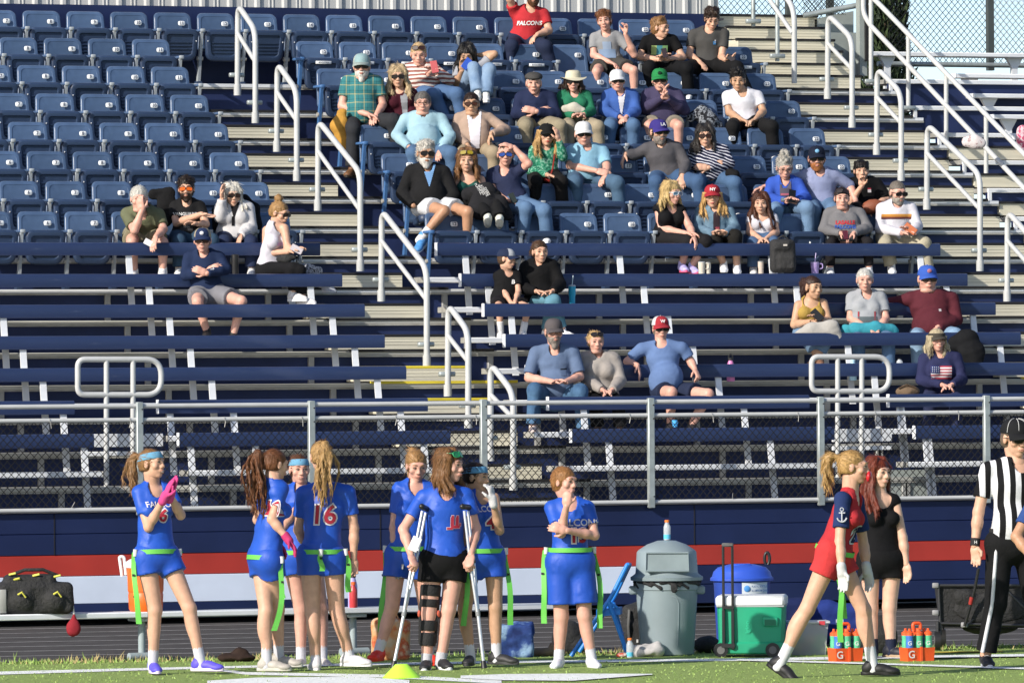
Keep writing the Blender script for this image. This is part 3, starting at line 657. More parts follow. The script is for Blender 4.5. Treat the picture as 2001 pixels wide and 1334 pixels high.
# ---------------------------------------------------------------- implicit-surface body builder
# primitives: ('c', a, b, ra, rb, flat, cuts) tapered limb; ('e', centre, radii, frame, cuts) ellipsoid; ('b', centre, half, frame, r, cuts) rounded box
def cone(a, b, ra, rb, flat=None, cuts=(), sub=False): return ('c', np.asarray(a, float), np.asarray(b, float), ra, rb, flat, cuts, sub)
def ellp(c, r, R=None, cuts=(), sub=False): return ('e', np.asarray(c, float), np.asarray(r, float), np.eye(3) if R is None else np.asarray(R, float), None, None, cuts, sub)
def rbox(c, h, R=None, r=.02, cuts=(), sub=False): return ('b', np.asarray(c, float), np.asarray(h, float), np.eye(3) if R is None else np.asarray(R, float), r, None, cuts, sub)
def sdf_mesh(prims, h, k=.02, noise=0., nf=20., nseed=0, ridge=False):
    lo = np.full(3, 1e9); hi = -lo; bb = []
    for p in prims:
        if p[0] == 'c': rm = max(p[3], p[4]); l, u = np.minimum(p[1], p[2])-rm, np.maximum(p[1], p[2])+rm
        elif p[0] == 'e': e = np.abs(p[3].T) @ p[2]; l, u = p[1]-e, p[1]+e
        else: e = np.abs(p[3].T) @ p[2]; l, u = p[1]-e, p[1]+e
        bb.append((l, u))
        if not p[7]: lo = np.minimum(lo, l); hi = np.maximum(hi, u)
    lo = lo-2.5*h; n = np.ceil((hi+2.5*h-lo)/h).astype(int)+1
    D = np.full(n, .2, np.float32); ax = [lo[i]+h*np.arange(n[i]) for i in range(3)]
    for p, (l, u) in zip(prims, bb):
        pad = k+2.5*h
        i0 = np.maximum(0, np.floor((l-pad-lo)/h).astype(int)); i1 = np.minimum(n, np.ceil((u+pad-lo)/h).astype(int)+1)
        if (i1 <= i0).any(): continue
        X, Y, Z = np.meshgrid(*[ax[i][i0[i]:i1[i]] for i in range(3)], indexing='ij', sparse=True)
        if p[0] == 'c':
            a, b, ra, rb, fl = p[1:6]; ba = b-a; L2 = max(1e-9, ba @ ba)
            px, py, pz_ = X-a[0], Y-a[1], Z-a[2]
            t = np.clip((px*ba[0]+py*ba[1]+pz_*ba[2])/L2, 0, 1)
            qx, qy, qz = px-t*ba[0], py-t*ba[1], pz_-t*ba[2]
            r = ra+t*(rb-ra)
            if fl is None: d = np.sqrt(qx*qx+qy*qy+qz*qz)-r
            else:
                w_, s = fl; q = (qx*w_[0]+qy*w_[1]+qz*w_[2])
                e2 = q*q*(1/s**2-1); l0 = qx*qx+qy*qy+qz*qz; d0 = np.sqrt(l0+e2); d = (d0-r)*np.sqrt((l0+1e-8)/(l0+e2+1e-8))
        elif p[0] == 'e':
            Rm, r = p[3], p[2]; px, py, pz_ = X-p[1][0], Y-p[1][1], Z-p[1][2]
            s0 = s1 = 0
            for i in range(3):
                q = px*Rm[i, 0]+py*Rm[i, 1]+pz_*Rm[i, 2]; s0 = s0+(q/r[i])**2; s1 = s1+(q/r[i]**2)**2
            k0 = np.sqrt(s0); d = k0*(k0-1)/np.maximum(np.sqrt(s1), 1e-6)
        else:
            Rm, hb, r = p[3], p[2], p[4]; px, py, pz_ = X-p[1][0], Y-p[1][1], Z-p[1][2]
            o = 0; mi = None
            for i in range(3):
                q = np.abs(px*Rm[i, 0]+py*Rm[i, 1]+pz_*Rm[i, 2])-(hb[i]-r); o = o+np.maximum(q, 0)**2; mi = q if mi is None else np.maximum(mi, q)
            d = np.sqrt(o)+np.minimum(mi, 0)-r
        for (cn, cp) in p[6]: d = np.maximum(d, (X-cp[0])*cn[0]+(Y-cp[1])*cn[1]+(Z-cp[2])*cn[2])
        sl_ = tuple(slice(i0[i], i1[i]) for i in range(3)); O = D[sl_]
        if p[7]: kk = min(k, .012); hh = np.maximum(kk-np.abs(O+d), 0)/kk; D[sl_] = np.maximum(O, -d)+hh*hh*kk/4
        else: hh = np.maximum(k-np.abs(O-d), 0)/k; D[sl_] = np.minimum(O, d)-hh*hh*k/4
    D[0] = D[-1] = .2; D[:, 0] = D[:, -1] = .2; D[:, :, 0] = D[:, :, -1] = .2
    # surface nets
    S = D < 0; nx, ny, nz = n-1
    cnt = np.zeros((nx, ny, nz), np.int8)
    for i in (0, 1):
        for j in (0, 1):
            for q in (0, 1): cnt += S[i:nx+i, j:ny+j, q:nz+q]
    act = (cnt > 0) & (cnt < 8); idx = np.argwhere(act)
    if len(idx) == 0: return np.zeros((0, 3)), []
    vid = np.full((nx, ny, nz), -1, np.int32); vid[act] = np.arange(len(idx))
    acc = np.zeros((len(idx), 3)); cc = np.zeros(len(idx)); I, J, K = idx.T
    cs = [(i, j, q) for i in (0, 1) for j in (0, 1) for q in (0, 1)]
    val = {c: D[I+c[0], J+c[1], K+c[2]] for c in cs}
    for c in cs:
        for a in range(3):
            if c[a]: continue
            c2 = list(c); c2[a] = 1; c2 = tuple(c2); v0, v1 = val[c], val[c2]; m = (v0 < 0) != (v1 < 0)
            t = v0[m]/(v0[m]-v1[m]); base = np.tile(np.array(c, float), (m.sum(), 1)); base[:, a] += t; acc[m] += base; cc[m] += 1
    V = lo+h*(idx+acc/cc[:, None]); F = []
    for a in range(3):
        b, c = (a+1) % 3, (a+2) % 3
        s0 = [slice(1, -1)]*3; s0[a] = slice(0, -1); s1 = list(s0); s1[a] = slice(1, None)
        A0, A1 = S[tuple(s0)], S[tuple(s1)]; ch = np.argwhere(A0 != A1); off = np.array([1, 1, 1]); off[a] = 0; ch2 = ch+off
        if len(ch2) == 0: continue
        flip = A0[tuple(ch.T)]
        def cell(db, dc):
            q = ch2.copy(); q[:, b] -= db; q[:, c] -= dc; return vid[tuple(q.T)]
        qd = np.stack([cell(1, 1), cell(0, 1), cell(0, 0), cell(1, 0)], 1); qd[~flip] = qd[~flip][:, ::-1]; F.append(qd)
    F = np.concatenate(F); F = F[(F >= 0).all(1)]
    if noise:
        N = np.zeros_like(V); fn = np.cross(V[F[:, 2]]-V[F[:, 0]], V[F[:, 3]]-V[F[:, 1]])
        for j in range(4): np.add.at(N, F[:, j], fn)
        N /= np.linalg.norm(N, axis=1)[:, None]+1e-12
        r_ = np.random.RandomState(nseed); z = 0
        for f in (1, 1.9, 3.3):
            for _ in range(3): d = nrm(r_.normal(0, 1, 3))*nf*f; q_ = np.sin(V @ d+r_.uniform(0, 6.3)+1.3*np.sin(V @ (np.roll(d, 1)*.6))); z = z+((1-2.2*np.abs(q_)**.8) if ridge else q_)/f**.8
        dz_ = noise*z/3.2; V = V+N*(np.clip(dz_, -.4*noise, 1.3*noise) if ridge else dz_)[:, None]
    return V, F
# ---------------------------------------------------------------- materials for people
def skin(t):
    c = {'fair': (.60, .37, .27), 'light': (.54, .315, .22), 'pink': (.56, .305, .235), 'tan': (.40, .215, .13), 'olive': (.44, .26, .165), 'brown': (.31, .16, .10)}[t]
    return mat('skin_'+t, c, rough=.5, var=.09, vs_=22, bump=.05, bs=60, spec=.35)
def hairm(c):
    m = mat('hair_'+c, soft(c, .8, 0), rough=.5, var=.28, vs_=60, bump=.5, bs=75, stretch=(1, 1, .14), spec=.3); return m
m_eye = mat('eye_white', (.42, .39, .36), rough=.4, var=.02); m_iris = mat('iris', (.035, .03, .028), rough=.25)
m_lensd = mat('dark_lens', (.012, .010, .011), rough=.35, spec=.25); m_wframe = mat('frame_black', (.012, .012, .012), rough=.35)
def frame(yaw, pitch=0., roll=0.):
    y, p, r = map(math.radians, (yaw, pitch, roll)); f = -FW*math.cos(y)+RT*math.sin(y); x = RT*math.cos(y)+FW*math.sin(y)
    f2 = f*math.cos(p)-UP*math.sin(p); u = UP*math.cos(p)+f*math.sin(p)
    u2 = u*math.cos(r)+x*math.sin(r); x2 = x*math.cos(r)-u*math.sin(r)
    return x2, f2, u2
class Head:
    def __init__(s, c, hs, yaw, pitch, roll): s.c = np.asarray(c, float); s.s = hs; s.x, s.f, s.u = frame(yaw, pitch, roll); s.R = np.stack([s.x, s.f, s.u])
    def p(s, x, f, u): return s.c+s.s*(x*s.x+f*s.f+u*s.u)
    def e(s, c, r, cuts=(), sub=False): return ellp(s.p(*c), np.array(r)*s.s, s.R, cuts, sub)
    def k(s, a, b, ra, rb, flat=None, sub=False): return cone(s.p(*a), s.p(*b), ra*s.s, rb*s.s, flat, (), sub)
    def cut(s, nv, pv): return (nv[0]*s.x+nv[1]*s.f+nv[2]*s.u, s.p(*pv))
def head_prims(H, neck, wide=1., fat=0.):
    w = wide
    P = [H.e((0, -.014, .030), (.074*w, .094, .082)), H.e((0, .022, -.042), ((.056+fat*.012)*w, .066, .07)), H.e((0, .028, .012), (.066*w, .068, .05)), H.e((0, .056, -.09), (.028+fat*.01, .026, .022)),
         H.k((-.03*w, .079, .027), (.03*w, .079, .027), .014, .014), H.k((0, .088, .014), (0, .104, -.026), .0075, .0118), H.e((-.014, .096, -.03), (.010, .011, .008)), H.e((.014, .096, -.03), (.010, .011, .008)),
         H.e((-.043*w, .058, -.022), (.024+fat*.006, .024, .024)), H.e((.043*w, .058, -.022), (.024+fat*.006, .024, .024)), H.e((0, .086, -.058), (.024, .013, .014)),
         H.e((-.031*w, .099, .006), (.017, .014, .010), sub=True), H.e((.031*w, .099, .006), (.017, .014, .010), sub=True),
         H.e((-.075*w, -.004, -.006), (.010, .020, .031)), H.e((.075*w, -.004, -.006), (.010, .020, .031))]
    nb = H.p(0, -.022, -.07)
    P.append(cone(nb, neck, .052*H.s*(1+fat*.25), .058*H.s*(1+fat*.2)))
    if fat: P.append(H.e((0, .03, -.1), (.05+.02*fat, .05, .03)))
    return P
def face_bits(mb, H, lip, brow, wide=1., smile=0., openm=0., eyes=True, near=True):
    w = wide; ls = 1. if near else .75
    for sx in (-1, 1):
        if eyes:
            if near: mb.ell(H.p(sx*.031*w, .083, .006), np.array((.0125, .010, .0046))*H.s, m_eye, H.R, 10, 6)
            mb.ell(H.p(sx*.031*w+.001, .0895, .006), np.array((.0062, .0045, .0044))*H.s, m_iris, H.R, 8, 6)
            mb.tube([H.p(sx*(.031*w-.015), .089, .010), H.p(sx*.031*w, .0945, .0118), H.p(sx*(.031*w+.016), .085, .008)], .0026*H.s, m_iris, n=5)
        mb.tube([H.p(sx*(.012), .095, .030), H.p(sx*.03*w, .097, .036), H.p(sx*.048*w, .082, .030)], np.array((.0032, .0036, .0018))*H.s, brow, n=6)
    c = .006*smile
    mb.tube([H.p(-.024, .088, -.060+c), H.p(-.01, .099, -.0575), H.p(0, .100, -.059), H.p(.01, .099, -.0575), H.p(.024, .088, -.060+c)], np.array((.002, .0048, .0046, .0048, .002))*H.s*ls, lip, n=8)
    mb.tube([H.p(-.02, .089, -.064+c*.6), H.p(0, .0985, -.068-.01*openm), H.p(.02, .089, -.064+c*.6)], np.array((.002, .0056, .002))*H.s*ls, lip, n=8)
    if openm or smile > 1: mb.ell(H.p(0, .096, -.0635-.004*openm), np.array((.015, .006, .003+.006*openm))*H.s, m_eye if smile > 1 else m_iris, H.R, 10, 6)
# hair: prims in head space
def hair_prims(H, style, L=.25, seed=1, side=0, shoulder=None):
    r_ = np.random.RandomState(seed); P = []; g = 1.0
    big = {'short': .985, 'buzz': .95, 'long': 1.0, 'bob': 1.02, 'pony': .975, 'bun': .975, 'curly': 1.0, 'fluffy': 1.0, 'bowl': 1.03, 'thin': .945}[style]
    hl = {'short': .064, 'buzz': .062, 'long': .068, 'bob': .066, 'pony': .07, 'bun': .068, 'curly': .062, 'fluffy': .058, 'bowl': .036, 'thin': .078}[style]
    cut = [H.cut(nrm((0, .80, -.60)), (0, .088, hl-.012))]
    P.append(H.e((0, -.017, .032), (.081*big, .101*big, .088*big), cuts=cut))
    P.append(H.e((0, -.035, -.005), (.080*big, .078*big, .085*big), cuts=[H.cut((0, 1., 0), (0, .022 if style not in ('thin', 'buzz') else .008, 0)), H.cut((0, 0, -1.), (0, 0, -.075 if style not in ('pony', 'bun') else -.05))]))
    def lock(pts, r0, r1):
        for i in range(len(pts)-1):
            t0, t1 = i/(len(pts)-1), (i+1)/(len(pts)-1)
            P.append(cone(pts[i], pts[i+1], (r0+(r1-r0)*t0)*H.s, (r0+(r1-r0)*t1)*H.s))
    dn = -UP
    if style in ('fluffy', 'bowl', 'curly'):
        n = {'fluffy': 46, 'bowl': 20, 'curly': 60}[style]; rr = {'fluffy': .019, 'bowl': .013, 'curly': .019}[style]
        for _ in range(n):
            a = r_.uniform(-PI, PI); e = math.asin(r_.uniform(-.1, 1)); fr = math.cos(a)
            if style == 'bowl': a = r_.uniform(-1.2, 1.2); e = .25
            elif e < .35+.35*fr: e = min(1.4, e+.55)
            q = A(.074*math.sin(a)*math.cos(e), -.016+.094*math.cos(a)*math.cos(e), .036+.083*math.sin(e))
            if style == 'bowl': lock([H.p(*(q*A(1, 1, 1)+A(0, -.02, .035))), H.p(*(q+A(0, .004, -.0))), H.p(*(q+A(0, .008, -.022+r_.normal(0, .006))))], .014, .008); continue
            P.append(H.e(tuple(q+r_.normal(0, .005, 3)), (rr*r_.uniform(.7, 1.2),)*3))
    if style in ('long', 'bob'):
        n = 22 if style == 'long' else 20
        for i in range(n):
            a = math.radians(56+(360-112)*i/(n-1)); sd = math.sin(a); bk = math.cos(a)
            top = H.p(.050*sd, -.02+.06*bk, .108); q1 = H.p(.083*sd, -.012+.088*bk, .05); q2 = H.p(.090*sd, -.018+.084*bk, -.035)
            ll = L*r_.uniform(.85, 1.08); w1 = r_.normal(0, .012, 3); out = .012*sd
            q3 = q2+dn*ll*.45+H.x*out*H.s*2+w1; q4 = q2+dn*ll+H.x*(out*H.s*1.2+side*.03)+w1*1.8+(H.f*.035 if bk > -.3 and style == 'long' else H.f*.0)
            if shoulder is not None and abs(sd) > .55:
                q4 = q4+H.f*.02
            lock([top, q1, q2, q3, q4], .024, .013)
    if style == 'pony':
        b = H.p(side*.02, -.105, .055); n = 16+int(40*max(0, L-.2)); fu = 1+1.6*max(0, L-.25)/.2
        P.append(H.e((side*.015, -.1, .05), (.026, .03, .028)))
        for i in range(n):
            sp = r_.normal(0, 1, 3); ll = L*r_.uniform(.6, 1.06); ph = r_.uniform(0, 6.3); pts = [b, b-H.f*.05+UP*.018+sp*.007]
            for j in range(1, 7):
                f = j/6; pts.append(b-H.f*(.055+.02*math.sin(PI*f))+UP*.01+dn*ll*f+sp*(.007+.013*fu*math.sin(PI*min(1, f*.75)))+(H.x*math.sin(ph+f*7)+H.f*math.cos(ph+f*7))*.007*fu)
            lock(pts, .0125, .0045)
    if style == 'bun':
        for _ in range(12):
            d = nrm(r_.normal(0, 1, 3)); P.append(H.e(tuple(A(0, -.045, .135)+d*.022), (.024, .024, .022)))
    if style == 'curly':
        for _ in range(14):
            d = nrm(r_.normal(0, 1, 3)); P.append(H.e(tuple(A(0, -.03, .13)+d*.035), (.022, .022, .022)))
    return P
def strands(mb, H, V, F, hair, capped, seed):
    """fine flyaway strands laid over the hair volume"""
    if hair[0] == 'buzz': return
    r_ = np.random.RandomState(seed+1); F = np.asarray(F); m1 = hairm(hair[1]); n_ = 'strand_'+hair[1]; c = soft(hair[1], .98, 0); m2 = mat(n_, c, rough=.45, var=.3, vs_=30, spec=.3)
    fn = np.cross(V[F[:, 2]]-V[F[:, 0]], V[F[:, 3]]-V[F[:, 1]]); ar = np.linalg.norm(fn, axis=1); fn = fn/(ar[:, None]+1e-12); N = int(min(1500, 420+ar.sum()/2*9000))
    pick = r_.choice(len(F), N, p=ar/ar.sum()); P = V[F[pick]].mean(1); n = fn[pick]; long_ = hair[0] in ('long', 'bob', 'pony')
    g = -UP*np.where(long_, 1., .5) - H.f*(0 if long_ else .55) + (H.x*.2)
    q = (P-H.c) @ H.R.T/H.s; on = q[:, 2] > .05
    g = np.where(on[:, None], (P-H.p(0, .05, .12))*6-UP*.3, g[None, :]*np.ones((N, 1)))
    if hair[0] in ('pony', 'bun'):
        tgt = H.p(0, -.11, .055 if hair[0] == 'pony' else .12); g = np.where(((q[:, 1] > -.085) & (q[:, 2] > -.09))[:, None], (tgt-P)*8, g)
    wild = {'curly': 1.0, 'fluffy': .6, 'bun': .3}.get(hair[0], .12)
    d = g-n*(g*n).sum(1)[:, None]; d = d/(np.linalg.norm(d, axis=1)[:, None]+1e-9)+r_.normal(0, wild, (N, 3)); d = d/(np.linalg.norm(d, axis=1)[:, None]+1e-9)
    L = (r_.uniform(.03, .075, N) if long_ else r_.uniform(.014, .032, N))*H.s; w = np.cross(d, n); w = w/(np.linalg.norm(w, axis=1)[:, None]+1e-9)*(.0017*H.s)
    if capped: keep = q[:, 2] < .035; P, n, d, L, w = P[keep], n[keep], d[keep], L[keep], w[keep]; N = len(P)
    lift = r_.uniform(-.1, .16, N)[:, None]
    if hair[0] in ('pony', 'bun'):
        sc_ = (q[:, 1] > -.09); L = np.where(sc_, L*.7, L)
    A0 = P+n*.001; A1 = P+d*(L*.5)[:, None]+n*(.0035*H.s); A2 = P+d*L[:, None]+n*lift*(L*.35)[:, None]
    VV = np.stack([A0-w, A0+w, A1-w*.9, A1+w*.9, A2], 1).reshape(-1, 3); FF = []
    hf = N//2
    for lo_, hi_, m in ((0, hf, m1), (hf, N, m2)):
        k = np.arange(hi_-lo_)*5; fs = [(i, i+1, i+3, i+2) for i in k]+[(i+2, i+3, i+4) for i in k]; mb.add(VV[lo_*5:hi_*5], fs, m)
def cap_mesh(H, m, mf=None, bill=None, mb=None, logo=None, mlogo=None, dome=True, back=0., patch=None):
    """baseball cap in head space; mf = front panel colour; visor only when dome is False"""
    mb = mb or MB(); mf = mf or m; bill = bill or m; nu, nv = 28, 7
    z0 = .040
    def dp(a, t): # a: azimuth from front, t: 0 rim .. 1 top
        e = t*PI/2; rr = math.cos(e)**.62; return (.084*math.sin(a)*rr, -.012+.106*math.cos(a)*rr+.006*math.cos(a)*(1-t), z0+.083*math.sin(e)**.9-.016*(1-math.cos(a))*.5*(1-t))
    if dome:
        for front in (0, 1):
            V = []; F = []
            js = [j for j in range(nu)]
            for i in range(nv+1):
                for j in range(nu): V.append(H.p(*dp(2*PI*j/nu-PI, i/nv)))
            for i in range(nv):
                for j in range(nu):
                    a = 2*PI*(j+.5)/nu-PI
                    if (abs(a) < 1.0) == bool(front): F.append((i*nu+j, i*nu+(j+1) % nu, (i+1)*nu+(j+1) % nu, (i+1)*nu+j))
            mb.add(V, F, mf if front else m)
        mb.ell(H.p(0, -.012, z0+.084), np.array((.006, .006, .004))*H.s, m, H.R, 8, 5)
    else:
        V = [H.p(*(A(*dp(2*PI*j/nu-PI, 0))*A(1.02, 1.02, 1)+A(0, 0, dz))) for dz in (-.004, .034) for j in range(nu)]
        mb.add(V, [(j, (j+1) % nu, nu+(j+1) % nu, nu+j) for j in range(nu)], m)
    nb = 13
    top = []; n2 = 5
    for i in range(n2):
        for j in range(nb):
            a = math.radians(-66+132*j/(nb-1)); x, f, z = dp(a, 0); ext = .072*math.cos(a*1.05)**.55 if abs(a) < 1.4 else 0
            t = i/(n2-1); top.append((x*(1+.12*t), f+ext*t, z+.002-.018*t*t-.022*(abs(a)/1.15)**2*t))
    V = [H.p(*q) for q in top]+[H.p(q[0], q[1]-.001, q[2]-.0055) for q in top]; N = n2*nb; F = []
    for i in range(n2-1):
        for j in range(nb-1): F += [(i*nb+j, i*nb+j+1, (i+1)*nb+j+1, (i+1)*nb+j)]; F += [tuple(N+k for k in F[-1][::-1])]
    for j in range(nb-1): F.append(((n2-1)*nb+j, (n2-1)*nb+j+1, N+(n2-1)*nb+j+1, N+(n2-1)*nb+j))
    mb.add(V, F, bill)
    if patch: mb.ell(H.p(0, .097, z0+.036), np.array((.021, .008, .019))*H.s, patch, H.R, 14, 8)
    if logo: put_text(mb, logo, H.p(0, .100, z0+.036), H.x, nrm(H.u-H.f*.38), .030*H.s, mlogo, bold=.04, off=.004)
    return mb
def glasses_mesh(H, ml, mfm, up=False, style='sun'):
    mb = MB(); dz, df = (.086, -.028) if up else (.004, .0); tl = .5 if up else 0.
    for sx in (-1, 1):
        n = 14; hw, hh = (.0315, .0195) if style == 'sun' else (.025, .019)
        c = A(sx*.0345, .107+df, dz); L = [[], []]
        for q, dd in ((0, .0), (1, .005)):
            for j in range(n):
                a = 2*PI*j/n; ca, sa = math.cos(a), math.sin(a); x = hw*math.copysign(abs(ca)**.6, ca); z = hh*math.copysign(abs(sa)**.7, sa)
                L[q].append(H.p(c[0]+x, c[1]-dd-.010*((c[0]+x)/.06)**2-z*tl, c[2]+z+(-.004*sx*x/hw*1. if style == 'sun' else 0)))
        if style == 'sun': mb.rings([L[1], L[0]], ml)
        mb.tube(L[0], .0024*H.s if style == 'sun' else .0018*H.s, mfm, n=5, closed=True)
        mb.tube([H.p(sx*.060, .094+df, dz+.006), H.p(sx*.078, .06+df*1.4, dz+.008), H.p(sx*.081, -.01+df, dz-.004 if not up else dz-.03)], .0026*H.s, mfm, n=5)
    mb.tube([H.p(-.008, .107+df, dz+.004), H.p(0, .109+df, dz+.006), H.p(.008, .107+df, dz+.004)], .0022*H.s, mfm, n=5)
    return mb
def hand_prims(W, d, n, S=1., curl=.5, side=1, thumb=1., grip=False):
    """five-fingered hand: W wrist, d finger direction, n palm normal, side = which lateral side the thumb is on"""
    d = nrm(d); n = nrm(n-d*(n @ d)); l = np.cross(d, n)*side; P = [cone(W, W+d*.03*S, .027*S, .036*S, (n, .55)), cone(W+d*.03*S, W+d*.078*S, .036*S, .037*S, (n, .42))]
    for i, (o, ln) in enumerate(((.027, .066), (.0095, .074), (-.009, .069), (-.026, .053))):
        b = W+d*(.080-.006*abs(o)/.027)*S+l*o*S; a = curl*(.8+.12*i); p = b; dd = d
        for q, fr in enumerate((.45, .32, .23)):
            an = a*(.55+.5*q); cd_ = math.cos(an)*d+math.sin(an)*n; p2 = p+nrm(cd_+l*o*1.2)*ln*fr*S
            P.append(cone(p, p2, (.0092-.0009*q)*S, (.0086-.0009*q)*S)); p = p2
    tb = W+d*.022*S+l*.024*S+n*.006*S; t1 = tb+nrm(d*.62+l*.62*thumb+n*.35)*.042*S; t2 = t1+nrm(d*.85+l*.15*thumb+n*(.3+.5*curl))*.032*S
    P += [cone(tb, t1, .0125*S, .0105*S), cone(t1, t2, .0105*S, .0082*S)]
    return P
def shoe_mesh(an, fd, S, m, msole, flatz=None, mb=None, high=False):
    """an ankle joint, fd foot direction; sole lies flat under the ankle"""
    mb = mb or MB(); fd = nrm(A(fd[0], fd[1], 0)) if flatz is None else nrm(fd); up = UP if flatz is None else nrm(np.cross(np.cross(fd, UP), fd)); sd = np.cross(fd, up); R = np.stack([sd, fd, up])
    b = an-up*.075*S
    def q(f, u, s=0.): return b+fd*f*S+up*u*S+sd*s*S
    P = [ellp(q(-.03, .035), np.array((.036, .045, .042))*S, R), ellp(q(.06, .03), np.array((.042, .075, .040))*S, R), ellp(q(.135, .016), np.array((.044, .062, .030))*S, R), cone(q(-.012, .05), q(-.005, .085+(.03 if high else 0)), .040*S, .039*S)]
    cutp = [(-up, q(0, -.004))]
    P = [p[:6]+(tuple(cutp),)+p[7:] for p in P]
    v, f = sdf_mesh(P, .009*S, .02); mb.add(v, f, m)
    pr = []
    for j in range(20):
        a = 2*PI*j/20; f_ = math.cos(a); s_ = math.sin(a); pr.append((.058+.137*f_, (.036+.010*(f_ > 0)*f_)*s_))
    mb.rings([[q(x*1.0, -.012, y*.97) for x, y in pr], [q(x*1.02, -.010, y*1.04) for x, y in pr], [q(x*1.02, .012, y*1.05) for x, y in pr], [q(x, .014, y*.95) for x, y in pr]], msole)
    for t in (.05, .07, .09): mb.tube([q(t, .066-.25*(t-.05), -.016), q(t+.004, .070-.3*(t-.05), 0), q(t, .066-.25*(t-.05), .016)], .003*S, msole, n=5)
    return mb
BVHS = {}
def drape_text(mb, V, F, s, c, ax, up, h, m, bold=.02, off=.006, view=None, wscale=1.):
    """lettering laid onto a garment surface by casting along -normal"""
    v, f = textmesh(s, bold); ax, up = nrm(ax), nrm(up); n = nrm(np.cross(ax, up)); k = h/.7
    bm = bmesh.new(); vs2 = [bm.verts.new((x, y, 0)) for x, y in v]
    for q in f:
        try: bm.faces.new([vs2[i] for i in q])
        except ValueError: pass
    bmesh.ops.triangulate(bm, faces=bm.faces[:]); lim = .03/k
    for _ in range(2):
        le = [e for e in bm.edges if e.calc_length() > lim]
        if le: bmesh.ops.subdivide_edges(bm, edges=le, cuts=1); bmesh.ops.triangulate(bm, faces=bm.faces[:])
    bm.verts.index_update(); tr = BVHTree.FromPolygons([tuple(p) for p in V], [tuple(int(i) for i in q) for q in F])
    out = []
    for q in bm.verts:
        p = np.asarray(c)+ax*q.co.x*k*wscale+up*q.co.y*k; hit = tr.ray_cast(Vector(p+n*.35), Vector(-n), .7)
        out.append(np.array(hit[0])+n*off if hit[0] is not None else p+n*.02)
    mb.add(out, [[x.index for x in q.verts] for q in bm.faces], m); bm.free()
def drape_quads(mb, V, F, quads, c, ax, up, off=.006):
    """flat coloured patches (stripes, badges) draped on a garment: quads = [(x0,y0,x1,y1,material)] in metres"""
    ax, up = nrm(ax), nrm(up); n = nrm(np.cross(ax, up)); tr = BVHTree.FromPolygons([tuple(p) for p in V], [tuple(int(i) for i in q) for q in F])
    for x0, y0, x1, y1, m, *ex in quads:
        off = ex[0] if ex else .006
        nx_, ny_ = max(1, int((x1-x0)/.02)), max(1, int((y1-y0)/.02)); g = []
        for j in range(ny_+1):
            for i in range(nx_+1):
                p = np.asarray(c)+ax*(x0+(x1-x0)*i/nx_)+up*(y0+(y1-y0)*j/ny_); hit = tr.ray_cast(Vector(p+n*.35), Vector(-n), .7); g.append(np.array(hit[0])+n*off if hit[0] is not None else None)
        ok = [q is not None for q in g]; g = [q if q is not None else np.asarray(c) for q in g]
        mb.add(g, [f_ for f_ in [(j*(nx_+1)+i, j*(nx_+1)+i+1, (j+1)*(nx_+1)+i+1, (j+1)*(nx_+1)+i) for j in range(ny_) for i in range(nx_)] if all(ok[q] for q in f_)], m)
